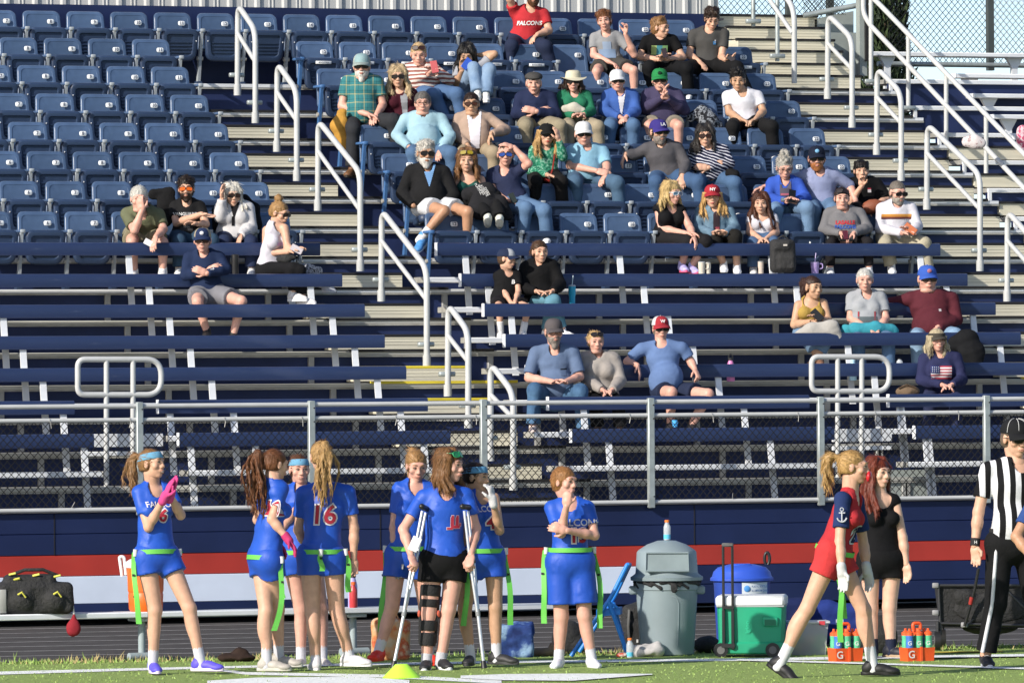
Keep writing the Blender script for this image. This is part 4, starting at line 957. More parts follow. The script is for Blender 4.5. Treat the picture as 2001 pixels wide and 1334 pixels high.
def person(label, D, J, pose='sit', hs=45, yaw=0, pitch=4, roll=0, byaw=0, sk='light', cat='person', group='spectators in the stand',
           hair=('short', '5a3c26'), hl=.25, hseed=None, hside=0, top=('tee', '4466aa'), topm=None, loose=.014, belly=0., bust=0., bw=1., neck='crew', neckd=.07, hem=.02,
           bot=('pants', '2c3a55'), botm=None, sock=None, shoe=('d8d8d8', 'eeeeee'), footd=(0, 0), footup=(None, None), cap=None, sun=None, beard=None, fat=0., wide=1., smile=0., openm=0., arm=1.,
           gloves=(None, None), handd=(None, None), handn=(None, None), curl=(.5, .5), hands=(1, 1), feet=(1, 1), legs=(1, 1), text=(), quads=(), extra=None, band=None, brow=None, sleeve=None, legw=1., hx=.014, bottomhem=None, lip=None, collar=None, under=None):
    """one seated or standing person; J = photo positions of head, shoulders, elbows, wrists, hip, knees, ankles (image left first) with depth towards the viewer"""
    names = ['head', 's0', 's1', 'e0', 'e1', 'w0', 'w1', 'hip', 'k0', 'k1', 'a0', 'a1']
    dflt = dict(head=.04, s0=0, s1=0, e0=.06, e1=.06, w0=.24, w1=.24, hip=0, k0=.40, k1=.40, a0=.36, a1=.36) if pose == 'sit' else {n: 0. for n in names}
    P = {}
    for n_, q in zip(names, J): P[n_] = atD(q[0], q[1], D-(q[2] if len(q) > 2 else dflt[n_]))
    km = getattr(D, 'kmax', None)
    if km:
        for n_, q in zip(names[8:], J[8:]): P[n_] = atD(q[0], q[1], D-min(km if n_[0] == 'k' else km-.02, q[2] if len(q) > 2 else dflt[n_]))
    D = float(D); sc = FPX/D; HS = hs*.955/sc/.225; S = min(1.06, max(.8, HS)); sk_ = skin(sk)
    base = np.minimum(P['a0'], P['a1']) if pose == 'stand' else P['hip']
    t = thing('person', label, cat, (P['hip'][0], P['hip'][1], min(P['a0'][2], P['a1'][2])-.08), group)
    seed = int(abs(J[0][0]*7+J[0][1])) if hseed is None else hseed
    H = Head(P['head'], HS, yaw, pitch, roll); vr = np.random.RandomState(seed+9); wide = wide*(1+vr.uniform(-.05, .05))
    up_t = nrm((P['s0']+P['s1'])/2-P['hip']); lat = nrm(P['s1']-P['s0']); by = math.radians(byaw)
    bf = -FW*math.cos(by)+RT*math.sin(by); blat = RT*math.cos(by)+FW*math.sin(by)
    bf = nrm(bf-up_t*(bf @ up_t)); sw = np.linalg.norm(P['s1']-P['s0'])/2; Sh = (P['s0']+P['s1'])/2
    NB = Sh+up_t*.045*S-bf*.01
    hl_ = .085*S*bw
    sg_ = 1 if blat @ RT >= 0 else -1; h0, h1 = P['hip']-blat*hl_*sg_, P['hip']+blat*hl_*sg_
    tw = min(.142*S*bw, sw*.95)  # torso half width at the chest
    def torso(e):
        T = P['hip']; q = lambda f: T+(Sh-T)*f
        L = [ellp(T+up_t*.02, (.150*S*bw+e, .110*S*bw+e, .12*S+e), np.stack([blat, bf, up_t])),
             cone(q(.18), q(.48), .132*S*bw+e, .116*S*bw+e, (bf, .76)), cone(q(.48), q(.80), .118*S*bw+e, tw+e, (bf, .72)), cone(q(.80), q(.93), tw+e, .105*S*bw+e, (bf, .72)),
             cone(P['s0']+lat*.02, P['s1']-lat*.02, .046*S+e, .046*S+e), cone(P['s0']+lat*.03, NB+up_t*.01, .042*S+e, .05*S+e), cone(P['s1']-lat*.03, NB+up_t*.01, .042*S+e, .05*S+e)]
        if belly: L += [ellp(q(.28)+bf*.05*(1+belly), (.15*bw+e, .09+.06*belly+e, .15+e), np.stack([blat, bf, up_t]))]
        if bust:
            for sx in (-1, 1): L.append(ellp(q(.70)+bf*(.075*bw)+blat*sx*.068*S, (.058*bust+e, .052*bust+e, .058*bust+e), np.stack([blat, bf, up_t])))
        return L
    aR = (.045, .038, .037, .026)
    def arm_p(i, e, f=2.0, fl=0.):
        s, el, wr = P['s%d' % i], P['e%d' % i], P['w%d' % i]; L = []; a = S*arm
        f1 = min(f, 1.); end = s+(el-s)*f1; re = aR[0]*a+(aR[1]-aR[0])*a*f1
        cu = ((nrm(el-s), end),) if f < 1 else ()
        L.append(cone(s, end+(nrm(el-s)*.05 if f < 1 else 0), aR[0]*a+e, re+e+fl, None, cu))
        if f > 1:
            f2 = min(1., f-1); end = el+(wr-el)*f2; cu = ((nrm(wr-el), end),) if e else ()
            L.append(cone(el, el+(wr-el)*.35*f2, aR[2]*a+e, .038*a+e)); L.append(cone(el+(wr-el)*.3*f2, end+(nrm(wr-el)*.03 if e else 0), .038*a+e, aR[3]*a+e*.8, None, cu))
        return L
    lR = (.076, .051, .049, .035)
    def leg_p(i, e, f=2.0, fl=0.):
        hp, kn, an = (h0, h1)[i], P['k%d' % i], P['a%d' % i]; g = S*legw; L = []
        f1 = min(f, 1.); end = hp+(kn-hp)*f1; re = (lR[0]+(lR[1]-lR[0])*f1)*g; cu = ((nrm(kn-hp), end),) if f < 1 else ()
        L.append(cone(hp, end+(nrm(kn-hp)*.06 if f < 1 else 0), lR[0]*g+e, re+e+fl, None, cu))
        if f > 1:
            f2 = min(1., f-1); end = kn+(an-kn)*f2; cu = ((nrm(an-kn), end),) if e else ()
            sh = nrm(an-kn); bk = -bf if pose == 'stand' else nrm(np.cross(sh, np.cross(-bf, sh)))
            L.append(cone(kn, end+(sh*.03 if e and f2 < 1.01 else 0), lR[1]*g*.95+e, (lR[3] if f2 >= .99 else .046)*g+e+fl, None, cu))
            if not fl or e < .02: L.append(ellp(kn+(an-kn)*.30+bk*.022*g, (.046*g+e*.8, .046*g+e*.8, .12*g), np.stack([nrm(np.cross(sh, bf)), nrm(np.cross(sh, np.cross(sh, bf))), sh])))
        return L
    # --- body: one skin surface
    mb = MB(); pr = torso(-.012 if top and top[0] != 'tank' else -.006)
    for i in (0, 1):
        pr += arm_p(i, 0.)
        if legs[i]: pr += leg_p(i, 0.)
    pr.append(cone(NB, P['head']-H.u*.05, .055*S*(1+fat*.2), .052*S))
    v, f = sdf_mesh(pr, hx, .02); mb.add(v, f, sk_)
    v, f = sdf_mesh(head_prims(H, NB, wide, fat), .0068, .012); mb.add(v, f, sk_)
    hm = hairm(hair[1]) if hair[1] else sk_
    lipm = mat('lips_'+sk, tuple(x*y for x, y in zip(rgb(sk_.node_tree.nodes['Color Ramp'].color_ramp.elements[0].color[:3]), (.86, .68, .68))), rough=.4) if lip is None else mat('lips_'+lip, lip, rough=.35)
    face_bits(mb, H, lipm, hairm(brow) if brow else hm, wide, smile, openm, eyes=not (sun and sun[0] == 'on'), near=pose != 'sit')
    hmeshes = []
    for i in (0, 1):
        if not hands[i]: continue
        el, wr = P['e%d' % i], P['w%d' % i]; d = nrm(wr-el) if handd[i] is None else nrm(RT*handd[i][0]+UP*handd[i][1]-FW*handd[i][2])
        n = (A(0, 0, -1.)-FW*.3) if handn[i] is None else RT*handn[i][0]+UP*handn[i][1]-FW*handn[i][2]
        if np.linalg.norm(np.cross(d, n)) < .2: n = -FW+RT*.3
        l = np.cross(d, nrm(n)); sd = 1 if (l @ (RT*(1 if i == 0 else -1)-FW*.6)) > 0 else -1
        hp = hand_prims(wr, d, nrm(n), S, curl[i], sd); v, f = sdf_mesh(hp, .0048, .007)
        if gloves[i]:
            gm = MB(); gp = hand_prims(wr, d, nrm(n), S*1.06, curl[i], sd)+[cone(wr-d*.03, wr+d*.02, .034*S, .034*S)]; v, f = sdf_mesh(gp, .0052, .007); gm.add(v, f, cloth(gloves[i])); build('glove', gm, t, smooth=179)
        else: mb.add(v, f, sk_)
    for i in (0, 1):
        if feet[i] and shoe is None:
            fd = RT*math.sin(math.radians(footd[i]))-FW*math.cos(math.radians(footd[i])); a = P['a%d' % i]
            v, f = sdf_mesh([cone(a, a+fd*.05-UP*.04, .036, .034), cone(a-UP*.045, a+fd*.15-UP*.062, .034, .022, (UP, .6)), ellp(a-UP*.045-fd*.02, (.034, .034, .034))], .008, .02); mb.add(v, f, sk_)
    build('body', mb, t, smooth=179)
    # --- hair, beard, hats, glasses
    if hair[0] not in ('bald',):
        v, f = sdf_mesh(hair_prims(H, hair[0], hl, seed, hside, Sh), .0078 if pose == 'sit' else .0064, .010, noise=.0042 if hair[0] in ('fluffy', 'curly') else .0024, nf=62, nseed=seed)
        if cap:   # flatten what would poke through the hat
            q = (v-H.c) @ H.R.T/H.s; bad = q[:, 2] > .044; rr = (q[:, 0]/.081)**2+((q[:, 1]+.012)/.100)**2+(np.maximum(q[:, 2]-.04, 0)/.079)**2
            sc_ = np.where(bad & (rr > 1), 1/np.sqrt(np.maximum(rr, 1e-6)), 1.)
            q2 = q.copy(); q2[:, 0] *= sc_; q2[:, 1] = (q[:, 1]+.012)*sc_-.012; q2[:, 2] = np.where(bad, .04+(q[:, 2]-.04)*sc_, q[:, 2]); v = H.c+(q2 @ H.R)*H.s
        hb = MB(); hb.add(v, f, hm); strands(hb, H, v, f, hair, bool(cap), seed); build('hair', hb, t, smooth=179)
    if beard:
        bp = [H.e((0, .026, -.058), (.061+fat*.012, .070, .068), cuts=[H.cut((0, 0, 1.), (0, 0, -.036)), H.cut(nrm((0, -1., .25)), (0, -.0, 0))]), H.e((0, .062, -.10-.02*(len(beard) > 1 and beard[1] or 0)), (.030, .026, .026+.016*(len(beard) > 1 and beard[1] or 0)))]
        bp.append(H.e((0, .104, -.062), (.018, .03, .010), sub=True)); bp += [H.k((-.022, .090, -.052), (.022, .090, -.052), .0075, .0075)]
        v, f = sdf_mesh(bp, .0066, .010, noise=.0016, nf=90, nseed=seed); hb = MB(); hb.add(v, f, hairm(beard[0])); build('beard', hb, t, smooth=179)
    if cap:
        k = cap.get('kind', 'cap'); cm = cloth(cap['c'], bump=.15)
        if k in ('cap', 'visor'): mbc = cap_mesh(H, cm, cloth(cap['front'], bump=.15) if 'front' in cap else None, cloth(cap['bill'], bump=.15) if 'bill' in cap else None, logo=cap.get('logo'), mlogo=cloth(cap.get('lc', 'f0f0f0')), dome=k == 'cap', patch=cloth(cap['patch']) if 'patch' in cap else None)
        elif k == 'flat':
            mbc = MB(); v, f = sdf_mesh([H.e((0, -.005, .065), (.090, .114, .05), cuts=[H.cut((0, .1, -1.), (0, 0, .042))]), H.e((0, .08, .052), (.06, .045, .016))], .008, .02); mbc.add(v, f, cm)
        elif k == 'sunhat':
            mbc = MB(); n = 32; pf = [(.150, .030), (.155, .034), (.10, .046), (.092, .048), (.088, .08), (.080, .112), (.05, .126), (.001, .128)]
            V = [H.p(r*math.cos(2*PI*j/n)*(.96), -.008+r*math.sin(2*PI*j/n)*1.05, z+(.018*math.cos(4*PI*j/n+.5) if r > .12 else 0)) for r, z in pf for j in range(n)]
            mbc.add(V, [(i*n+j, i*n+(j+1) % n, (i+1)*n+(j+1) % n, (i+1)*n+j) for i in range(len(pf)-1) for j in range(n)], cm)
        if k == 'ref':
            mbc = cap_mesh(H, cm); 
            for a in (-1.2, -.4, .4, 1.2):
                mbc.tube([H.p(.086*math.sin(a)*math.cos(e)**.62, -.012+.108*math.cos(a)*math.cos(e)**.62, .041+.084*math.sin(e)**.9) for e in np.linspace(.0, 1.5, 9)], .0022, cloth('d8d8d8'), n=5)
        build({'visor': 'visor', 'flat': 'flat_cap', 'sunhat': 'sun_hat'}.get(k, 'cap'), mbc, t, smooth=60)
    if band:
        bmb = MB(); n = 28; V = []
        for z, g in ((.042, 1.05), (.045, 1.075), (.088, 1.06), (.092, 1.03)):
            k = math.sqrt(max(.05, 1-((z-.034)/.1)**2))
            for j in range(n): a = 2*PI*j/n; V.append(H.p(.080*g*k*math.sin(a), -.014+.102*g*k*math.cos(a), z-.022*(1-math.cos(a))*.5))
        bmb.add(V, [(i*n+j, i*n+(j+1) % n, (i+1)*n+(j+1) % n, (i+1)*n+j) for i in range(3) for j in range(n)], cloth(band, bump=.2)); build('headband', bmb, t, smooth=60)
    if sun:
        lens = m_lensd if len(sun) < 2 or not sun[1] else mat('lens_'+sun[1], sun[1], rough=.35, spec=.4); fm = m_wframe if len(sun) < 3 else mat('frame_'+sun[2], sun[2], rough=.35)
        build('sunglasses' if sun[0] != 'clear' else 'glasses', glasses_mesh(H, lens, fm, up=sun[0] == 'up', style='clear' if sun[0] == 'clear' else 'sun'), t, smooth=50)
    # --- clothes
    if top:
        tm = topm or cloth(top[1]); e = loose; k = top[0]
        pr = torso(e); T = P['hip']
        hp_ = T-up_t*(hem); pr = [p[:6]+(((-up_t, hp_), (up_t, NB+up_t*.045)),)+p[7:] for p in pr]
        fs = {'tee': .62, 'long': 1.97, 'tank': 0, 'sleeveless': .1, 'half': .9}[k] if sleeve is None else sleeve
        for i in (0, 1):
            if fs > 0: pr += arm_p(i, e*.75, fs, .008 if fs < 1 else .0)
        if k == 'tank':
            for i in (0, 1): sx = (-1, 1)[i]; pr.append(cone(P['s%d' % i]-lat*sx*.0+lat*sx*.03*S, P['s%d' % i]+lat*sx*.14*S, .085*S, .05*S, None, (), True))
        if neck: pr.append(ellp(NB+bf*(.055*S)-up_t*(.0 if neck == 'crew' else .02), (.052*S if neck != 'scoop' else .075*S, .06*S, neckd*S), np.stack([blat, bf, up_t]), (), True)); pr.append(cone(NB-up_t*.012, NB+up_t*.12, .058*S, .056*S, None, (), True))
        v, f = sdf_mesh(pr, max(.0105, hx*.85), .022, noise=(.0088 if pose == 'sit' else .0115)*min(1, (loose/.017)**2), nf=11, nseed=seed, ridge=True); gm = MB(); gm.add(v, f, tm)
        ce = Sh+(T-Sh)*.35
        for tx in text:
            s_, dx, dy, h_, c_ = tx[:5]; drape_text(gm, v, f, s_, ce+blat*dx+up_t*dy, blat if not (len(tx) > 5 and tx[5]) else -blat, up_t, h_, cloth(c_, bump=.1), bold=tx[6] if len(tx) > 6 else .03, off=tx[7] if len(tx) > 7 else .006)
        if quads: drape_quads(gm, v, f, [tuple(q[:4])+(cloth(q[4], bump=.1),)+tuple(q[5:]) for q in quads], ce, blat, up_t)
        if collar:
            cmx = cloth(collar) if isinstance(collar, str) else tm
            for sx in (-1, 1):
                a, b, c, d_ = NB-blat*sx*-.055*S-bf*.03+up_t*.035, NB+blat*sx*.045*S+bf*.055*S+up_t*.005, NB+blat*sx*.055*S+bf*.085*S-up_t*.05, NB+blat*sx*.095*S+bf*.01-up_t*.01
                gm.add([a, b, c, d_, a+bf*.006, b+bf*.008, c+bf*.008, d_+bf*.006], [(0, 1, 2, 3), (7, 6, 5, 4), (0, 4, 5, 1), (1, 5, 6, 2), (2, 6, 7, 3)], cmx)
        nm = {'tee': 'shirt', 'long': 'top', 'tank': 'tank_top', 'sleeveless': 'sleeveless_top', 'half': 'shirt'}[k]
        build(nm, gm, t, smooth=179)
    if under:
        pr = []
        for i in (0, 1): pr += arm_p(i, .012, .66, .012)
        pr.append(cone(P['s0'], P['s1'], .05*S, .05*S)); v, f = sdf_mesh(pr, .010, .02, noise=.004, nf=18, nseed=4); gm = MB(); gm.add(v, f, cloth(under)); build('undershirt', gm, t, smooth=179)
    if bot:
        bm_ = botm or cloth(bot[1]); k = bot[0]; fl, e, fs = {'pants': (.012, .014, 1.95), 'leggings': (0, .007, 1.9), 'shorts': (.022, .018, .62), 'short': (.02, .014, .34), 'capri': (.014, .014, 1.55), 'long_shorts': (.03, .022, .9)}[k]
        if bottomhem: fs = bottomhem
        T = P['hip']; pr = [ellp(T, (.160*S*bw*min(1.08, legw+.05)+e, .118*S*bw+e, .125*S+e), np.stack([blat, bf, up_t]), ((up_t, T+up_t*.115*S),))]
        for i in (0, 1):
            if legs[i]: pr += leg_p(i, e, fs, fl)
        v, f = sdf_mesh(pr, max(.0105, hx*.85), .03, noise=.0078*min(1, e/.016), nf=11, nseed=seed+3, ridge=True); gm = MB(); gm.add(v, f, bm_); build({'pants': 'trousers', 'leggings': 'leggings', 'capri': 'trousers'}.get(k, 'shorts'), gm, t, smooth=179)
    for i in (0, 1):
        if not feet[i]: continue
        an, kn = P['a%d' % i], P['k%d' % i]; sh = nrm(kn-an)
        if sock:
            L_ = sock[1]; v, f = sdf_mesh([cone(an-sh*.05, an+sh*L_, .040*S, .041*S, None, ((sh, an+sh*L_),))], .0085, .01); gm = MB(); gm.add(v, f, cloth(sock[0], bump=.2)); build('sock', gm, t, smooth=179)
        if shoe:
            s_ = shoe[i] if isinstance(shoe[0], (tuple, list)) else shoe; fd = RT*math.sin(math.radians(footd[i]))-FW*math.cos(math.radians(footd[i]))
            if footup[i] is not None: fd = nrm(fd*math.cos(math.radians(footup[i]))+UP*math.sin(math.radians(footup[i])))
            build('shoe', shoe_mesh(an, fd, S, mat('shoe_'+s_[0], s_[0], rough=.55, var=.15, vs_=30), mat('sole_'+s_[1], s_[1], rough=.6), flatz=footup[i]), t, smooth=50)
    if extra: extra(t, H, P, dict(S=S, bf=bf, blat=blat, up=up_t, NB=NB, Sh=Sh, lat=lat))
    return t, P
# ---------------------------------------------------------------- spectators
class Row(float): kmax = None
def Dc(k, px):
    r = Row(depth(atY(px, 400, 60.84+TR*(k-1)-(.14 if k == 1 else .20))))
    if k == 1: r.kmax = .265
    return r
def Db(i, px):
    r = Row(depth(atY(px, 600, pY(i-1)-.15))); r.kmax = .35; return r
Wt, Bk, Nv = 'e6e6ea', '141416', '1b2440'
GL = ('clear',)
def vee(w0, w1, y0, y1, c, cx=0., n=9):
    """opening of a jacket: widest at the neck"""
    return [(cx-w0-(w1-w0)*(i+.5)/n, y0+(y1-y0)*i/n, cx+w0+(w1-w0)*(i+.5)/n, y0+(y1-y0)*(i+1)/n, c) for i in range(n)]
# top rows
person('man in red lettered tee with raised arm in the top row', Dc(8, 1030), [(1042, -10), (1006, 26), (1063, 28), (996, -2, .12), (1073, 60, .06), (1004, -34, .15), (1050, 68, .2), (1024, 84), (1000, 90), (1066, 92), (992, 138), (1078, 132)],
       hair=('short', '4a3220'), top=('tee', 'c3202c'), bot=('pants', '26304c'), beard=('5a3c28',), text=[('FALCONS', .02, .0, .042, 'f2f0f0', False, .04)], handd=(None, (-.4, -.4, .5)), loose=.02)
person('teen in grey tee pointing his thumb to the right', Dc(7, 1195), [(1181, 41), (1161, 74), (1209, 72), (1160, 108, .06), (1240, 108, .10), (1192, 122, .22), (1222, 66, .2), (1190, 127), (1166, 140), (1238, 138), (1163, 190), (1240, 190)],
       hs=41, yaw=-8, roll=-9, hair=('fluffy', '6e4426'), top=('tee', '8d8d90'), bot=('shorts', '4a4845'), sk='pink', curl=(.5, 1.2), handd=(None, (.1, .9, .2)), handn=(None, (-.6, 0, .4)), quads=[(-.09, -.12, .08, -.03, '7f97b8'), (-.05, -.03, .04, .05, '8da0bb')], sock=('e8e8e8', .1), topm=blotch('tee_faded', [(.35, '8a8c90'), (.6, '97989b')], 6))
person('teen in black printed tee looking to the right', Dc(7, 1288), [(1290, 55), (1262, 80), (1316, 78), (1250, 112, .06), (1334, 112, .06), (1292, 117, .24), (1303, 116, .24), (1287, 130), (1268, 132), (1342, 134), (1265, 180), (1345, 180)],
       hs=41, yaw=58, hair=('fluffy', '8a6540'), top=('tee', Bk), bot=('pants', '17181b'), sk='light', quads=[(-.085, -.06, -.03, .035, '9db56a'), (-.03, -.06, .03, .035, '3f8d9c'), (.03, -.06, .085, .035, '7fb070'), (.02, -.06, .06, -.03, 'd99a3c', .009)]+[(-.08+i*.016, -.085, -.069+i*.016, -.068, 'd8d8c8') for i in range(10)], handd=((.5, .5, .4), (-.6, .3, .4)))
person('teen in charcoal tee looking down at his phone', Dc(7, 1388), [(1391, 37), (1354, 68), (1416, 66), (1347, 108, .05), (1410, 112, .08), (1368, 122, .24), (1418, 117, .28), (1383, 128), (1342, 134), (1440, 132), (1340, 180), (1460, 180)],
       hs=43, yaw=8, pitch=26, hair=('fluffy', '2e2018'), top=('tee', '4d4c4b'), bot=('pants', '1a1a1c'), sk='light', quads=[(.045, .0, .075, .035, '3d86c6'), (.06, .02, .075, .05, 'c8c8d0')], handd=((.3, -.3, .5), (.6, .2, .4)), handn=(None, (0, 1, .2)))
# sixth row
person('woman in rust striped cardigan holding a red phone', Dc(6, 826), [(818, 106), (797, 136), (849, 136), (793, 162, .08), (878, 157, .1), (838, 146, .26), (851, 142, .26), (826, 178), (850, 186), (893, 184), (872, 240), (905, 240)],
       hs=44, pitch=16, hair=('short', 'c2a67c'), sk='pink', sun=('up', '2c1812', '3c2018'), bust=1.1, belly=.4, bw=1.05, top=('long', 'c9a08f'), topm=stripes('cardigan_stripes', tuple(UP), .042, [(0, 'ece0d6'), (.52, '9c5a50')], .03, 6), bot=('pants', '4d6f9c'), fat=.5, handd=((.5, .4, .3), (-.5, .4, .3)), loose=.024)
person('girl with long black hair looking at a blue phone, knees up', Dc(6, 920), [(912, 109), (894, 134), (938, 130), (893, 164, .1), (966, 106, .0), (903, 138, .24), (937, 108, -.04), (918, 178), (925, 134, .30), (956, 136, .28), (933, 182, .42), (950, 186, .40)],
       hs=43, pitch=20, yaw=-4, hair=('long', '15110f'), hl=.18, sk='olive', top=('tee', 'a9abb4'), bot=('pants', '7d9cc0'), botm=blotch('denim_pale', [(.3, '6f8fb5'), (.7, '8eabcb')], 9), handd=((.1, 1, .3), (-1, .1, 0)), shoe=('dcdcd8', 'f0f0f0'))
# fifth row
person('man in teal plaid shirt and cap with a white goatee', Dc(5, 705), [(707, 130), (677, 160), (738, 160), (668, 208, .04), (748, 205, 0), (720, 224, .22), (735, 226, .2), (706, 238), (690, 252, .36), (768, 236, .36), (688, 330, .34), (780, 300, .3)],
       hs=49, yaw=-2, hair=('short', '9a948c'), sk='pink', cap=dict(c='a8b4ae', front='8fb0b4', bill='9aa8a4'), sun=('on',), beard=('d9d5cd', .8), top=('tee', '3f8f94'), topm=plaid('teal_plaid', '2f8086', 'b9b27a', '1f5560'), bot=('pants', '33353a'), collar='4a9298', shoe=('6b4a30', '2a2018'), loose=.02, fat=.3, belly=.3, footd=(-15, 20))
person('woman in maroon vest with big ash blond hair', Dc(5, 780), [(778, 150), (757, 184), (806, 184), (750, 218, .04), (808, 216, .05), (770, 232, .2), (798, 232, .2), (785, 236), (775, 244), (815, 244), (775, 300), (815, 300)],
       hs=44, hair=('long', 'b09a78'), hl=.13, sk='light', sun=('on',), bust=1., top=('long', '4a1626'), bot=('pants', '2a2a30'), quads=vee(.022, .045, -.14, .18, '8d9098', .04), smile=.6, loose=.022)
person('old man in navy jacket and grey flat cap, arms crossed', Dc(5, 1045), [(1043, 163), (1017, 192), (1076, 192), (1009, 222, .08), (1086, 224, .08), (1050, 219, .15), (1048, 218, .21), (1045, 240), (1028, 247), (1094, 247), (1028, 300), (1098, 300)],
       hs=46, hair=('thin', 'b0aca6'), sk='pink', cap=dict(kind='flat', c='4c4a48'), top=('long', '222c4e'), bot=('pants', '9c9076'), collar='1d2642', neck='v', neckd=.1, loose=.028, handd=((.8, .2, .1), (-.8, .2, .1)), handn=((0, -.2, -1), (0, -.2, -1)), openm=.6)
person('woman in green top and cream sun hat', Dc(5, 1122), [(1120, 160), (1098, 187), (1147, 187), (1094, 222, .08), (1156, 218, .08), (1122, 226, .26), (1140, 224, .28), (1124, 240), (1112, 248), (1168, 248), (1110, 300), (1172, 300)],
       hs=42, hair=('bob', '2c1e16'), hl=.05, sk='pink', sun=('on',), cap=dict(kind='sunhat', c='d8d0b4'), top=('long', '1f7a58'), neck='v', neckd=.11, bot=('pants', 'a89a80'), handd=((.7, 0, .3), (-.7, 0, .3)), loose=.018, bust=.9, smile=.5)
person('woman in blue fleece and white cap with hands in her lap', Dc(5, 1210), [(1206, 158), (1186, 188), (1238, 188), (1181, 217, .1), (1243, 217, .1), (1212, 229, .26), (1224, 229, .26), (1212, 240), (1193, 246), (1238, 246), (1188, 300), (1238, 300)],
       hs=43, yaw=6, hair=('short', 'c9c2b6'), sk='pink', cap=dict(c='e6e6ea'), sun=('on',), top=('long', '3560b0'), quads=vee(.006, .05, -.10, .18, 'd8d8e2', .01), neck='v', neckd=.1, collar='3560b0', bot=('pants', '4f7199'), loose=.026)
person('man in purple sweater and green cap with clasped raised hands', Dc(5, 1294), [(1289, 157), (1264, 186), (1324, 186), (1259, 214, .12), (1338, 216, .12), (1296, 190, .3), (1303, 190, .3), (1295, 240), (1268, 246), (1326, 246), (1264, 300), (1326, 300)],
       hs=45, hair=('thin', 'b8b0a4'), sk='pink', cap=dict(c='1f8a4a', patch='1a3c2c'), sun=('on',), top=('long', '453f60'), neck='v', bot=('shorts', '8d8678'), handd=((.2, .9, .2), (-.2, .9, .2)), handn=((.9, 0, .2), (-.9, 0, .2)), smile=1.2, loose=.024, belly=.4)
person('teen boy in white polo shirt and black trousers', Dc(5, 1455), [(1442, 157), (1420, 188), (1482, 188), (1425, 220, .06), (1491, 218, .06), (1449, 234, .26), (1476, 234, .26), (1455, 242), (1432, 248), (1508, 248), (1430, 300), (1512, 300)],
       hs=44, yaw=-2, pitch=10, hair=('fluffy', '14100e'), sk='olive', top=('tee', 'dcdce6'), neck='v', neckd=.09, collar='e4e4ec', bot=('pants', '1c1c1e'), handd=((.5, -.2, .5), (-.5, -.2, .5)))
# fourth row
person('heavy man in light blue buttoned shirt and glasses', Dc(4, 828), [(826, 202), (792, 234), (863, 234), (775, 264, .1), (880, 268, .1), (800, 288, .28), (862, 292, .28), (828, 292), (808, 300), (882, 300), (806, 350), (885, 350)],
       hs=46, hair=('short', '6a6662'), sk='pink', sun=GL, fat=1., belly=1., bw=1.1, top=('long', '9cc4d4'), collar='a4cad8', neck='v', neckd=.08, bot=('pants', '4f7096'), handd=((.6, -.3, .4), (-.2, -.5, .5)), loose=.024)
person('woman in beige cardigan over a white top', Dc(4, 928), [(921, 203), (896, 232), (956, 232), (888, 262, .08), (988, 254, .06), (914, 284, .28), (960, 262, .26), (928, 290), (905, 300), (965, 300), (903, 350), (966, 350)],
       hs=44, hair=('short', '2e201a'), sk='olive', sun=('on', '3a1a12'), fat=.6, bust=1.15, belly=.5, bw=1.05, top=('long', 'b59a88'), quads=vee(.04, .075, -.20, .18, 'e4e0ea', .005), neck='v', neckd=.12, bot=('pants', 'a8967a'), handd=((.5, -.5, .4), (-.3, -.8, .3)), loose=.022)
# third row
person('blond woman in black cap shading her eyes, green patterned blouse', Dc(3, 1066), [(1068, 264), (1043, 294), (1090, 292), (1036, 332, .06), (1100, 306, .12), (1070, 342, .28), (1092, 274, .16), (1064, 346), (1046, 356), (1096, 356), (1046, 410), (1100, 410)],
       hs=44, yaw=14, roll=6, hair=('long', 'b8935e'), hl=.16, sk='light', sun=('on',), cap=dict(c='1c1e1e'), top=('long', '1d7558'), topm=blotch('green_print', [(.35, '145c48'), (.5, '1f8a68'), (.64, '8cc0a8')], 40), bot=('pants', '201e1e'), handd=((.6, -.2, .4), (-.2, 1, .1)), handn=(None, (-.6, 0, -.4)), lip='a83a38')
person('man in pale blue polo and white cap with crossed arms', Dc(3, 1142), [(1140, 262), (1116, 296), (1178, 296), (1114, 324, .1), (1186, 326, .1), (1166, 334, .28), (1184, 342, .28), (1142, 348), (1124, 356), (1206, 358), (1128, 410), (1212, 410)],
       hs=48, yaw=6, hair=('thin', 'b0a89c'), sk='pink', sun=('on',), cap=dict(c='e4e4e4'), top=('tee', '86bcd8'), collar='8cc0dc', neck='v', bot=('pants', '4a6a88'), handd=((.8, -.2, .2), (-.3, -.4, .4)), handn=((0, -.6, -1), None), loose=.022, belly=.3, sleeve=.8)
person('man in grey sweater and purple cap with arm along the seats', Dc(3, 1290), [(1287, 258), (1262, 292), (1324, 290), (1240, 303, -.02), (1341, 322, .08), (1222, 302, .02), (1333, 344, .26), (1302, 348), (1282, 356), (1364, 356), (1280, 410), (1372, 410)],
       hs=48, yaw=22, hair=('short', '5a5048'), sk='light', sun=('on',), beard=('8a8078',), cap=dict(c='3a2f86', logo='LA', lc='e8e8f0'), top=('long', '57555a'), bot=('pants', '3f5f88'), handd=((-.35, -.8, .3), (.0, -.6, .5)), loose=.022)
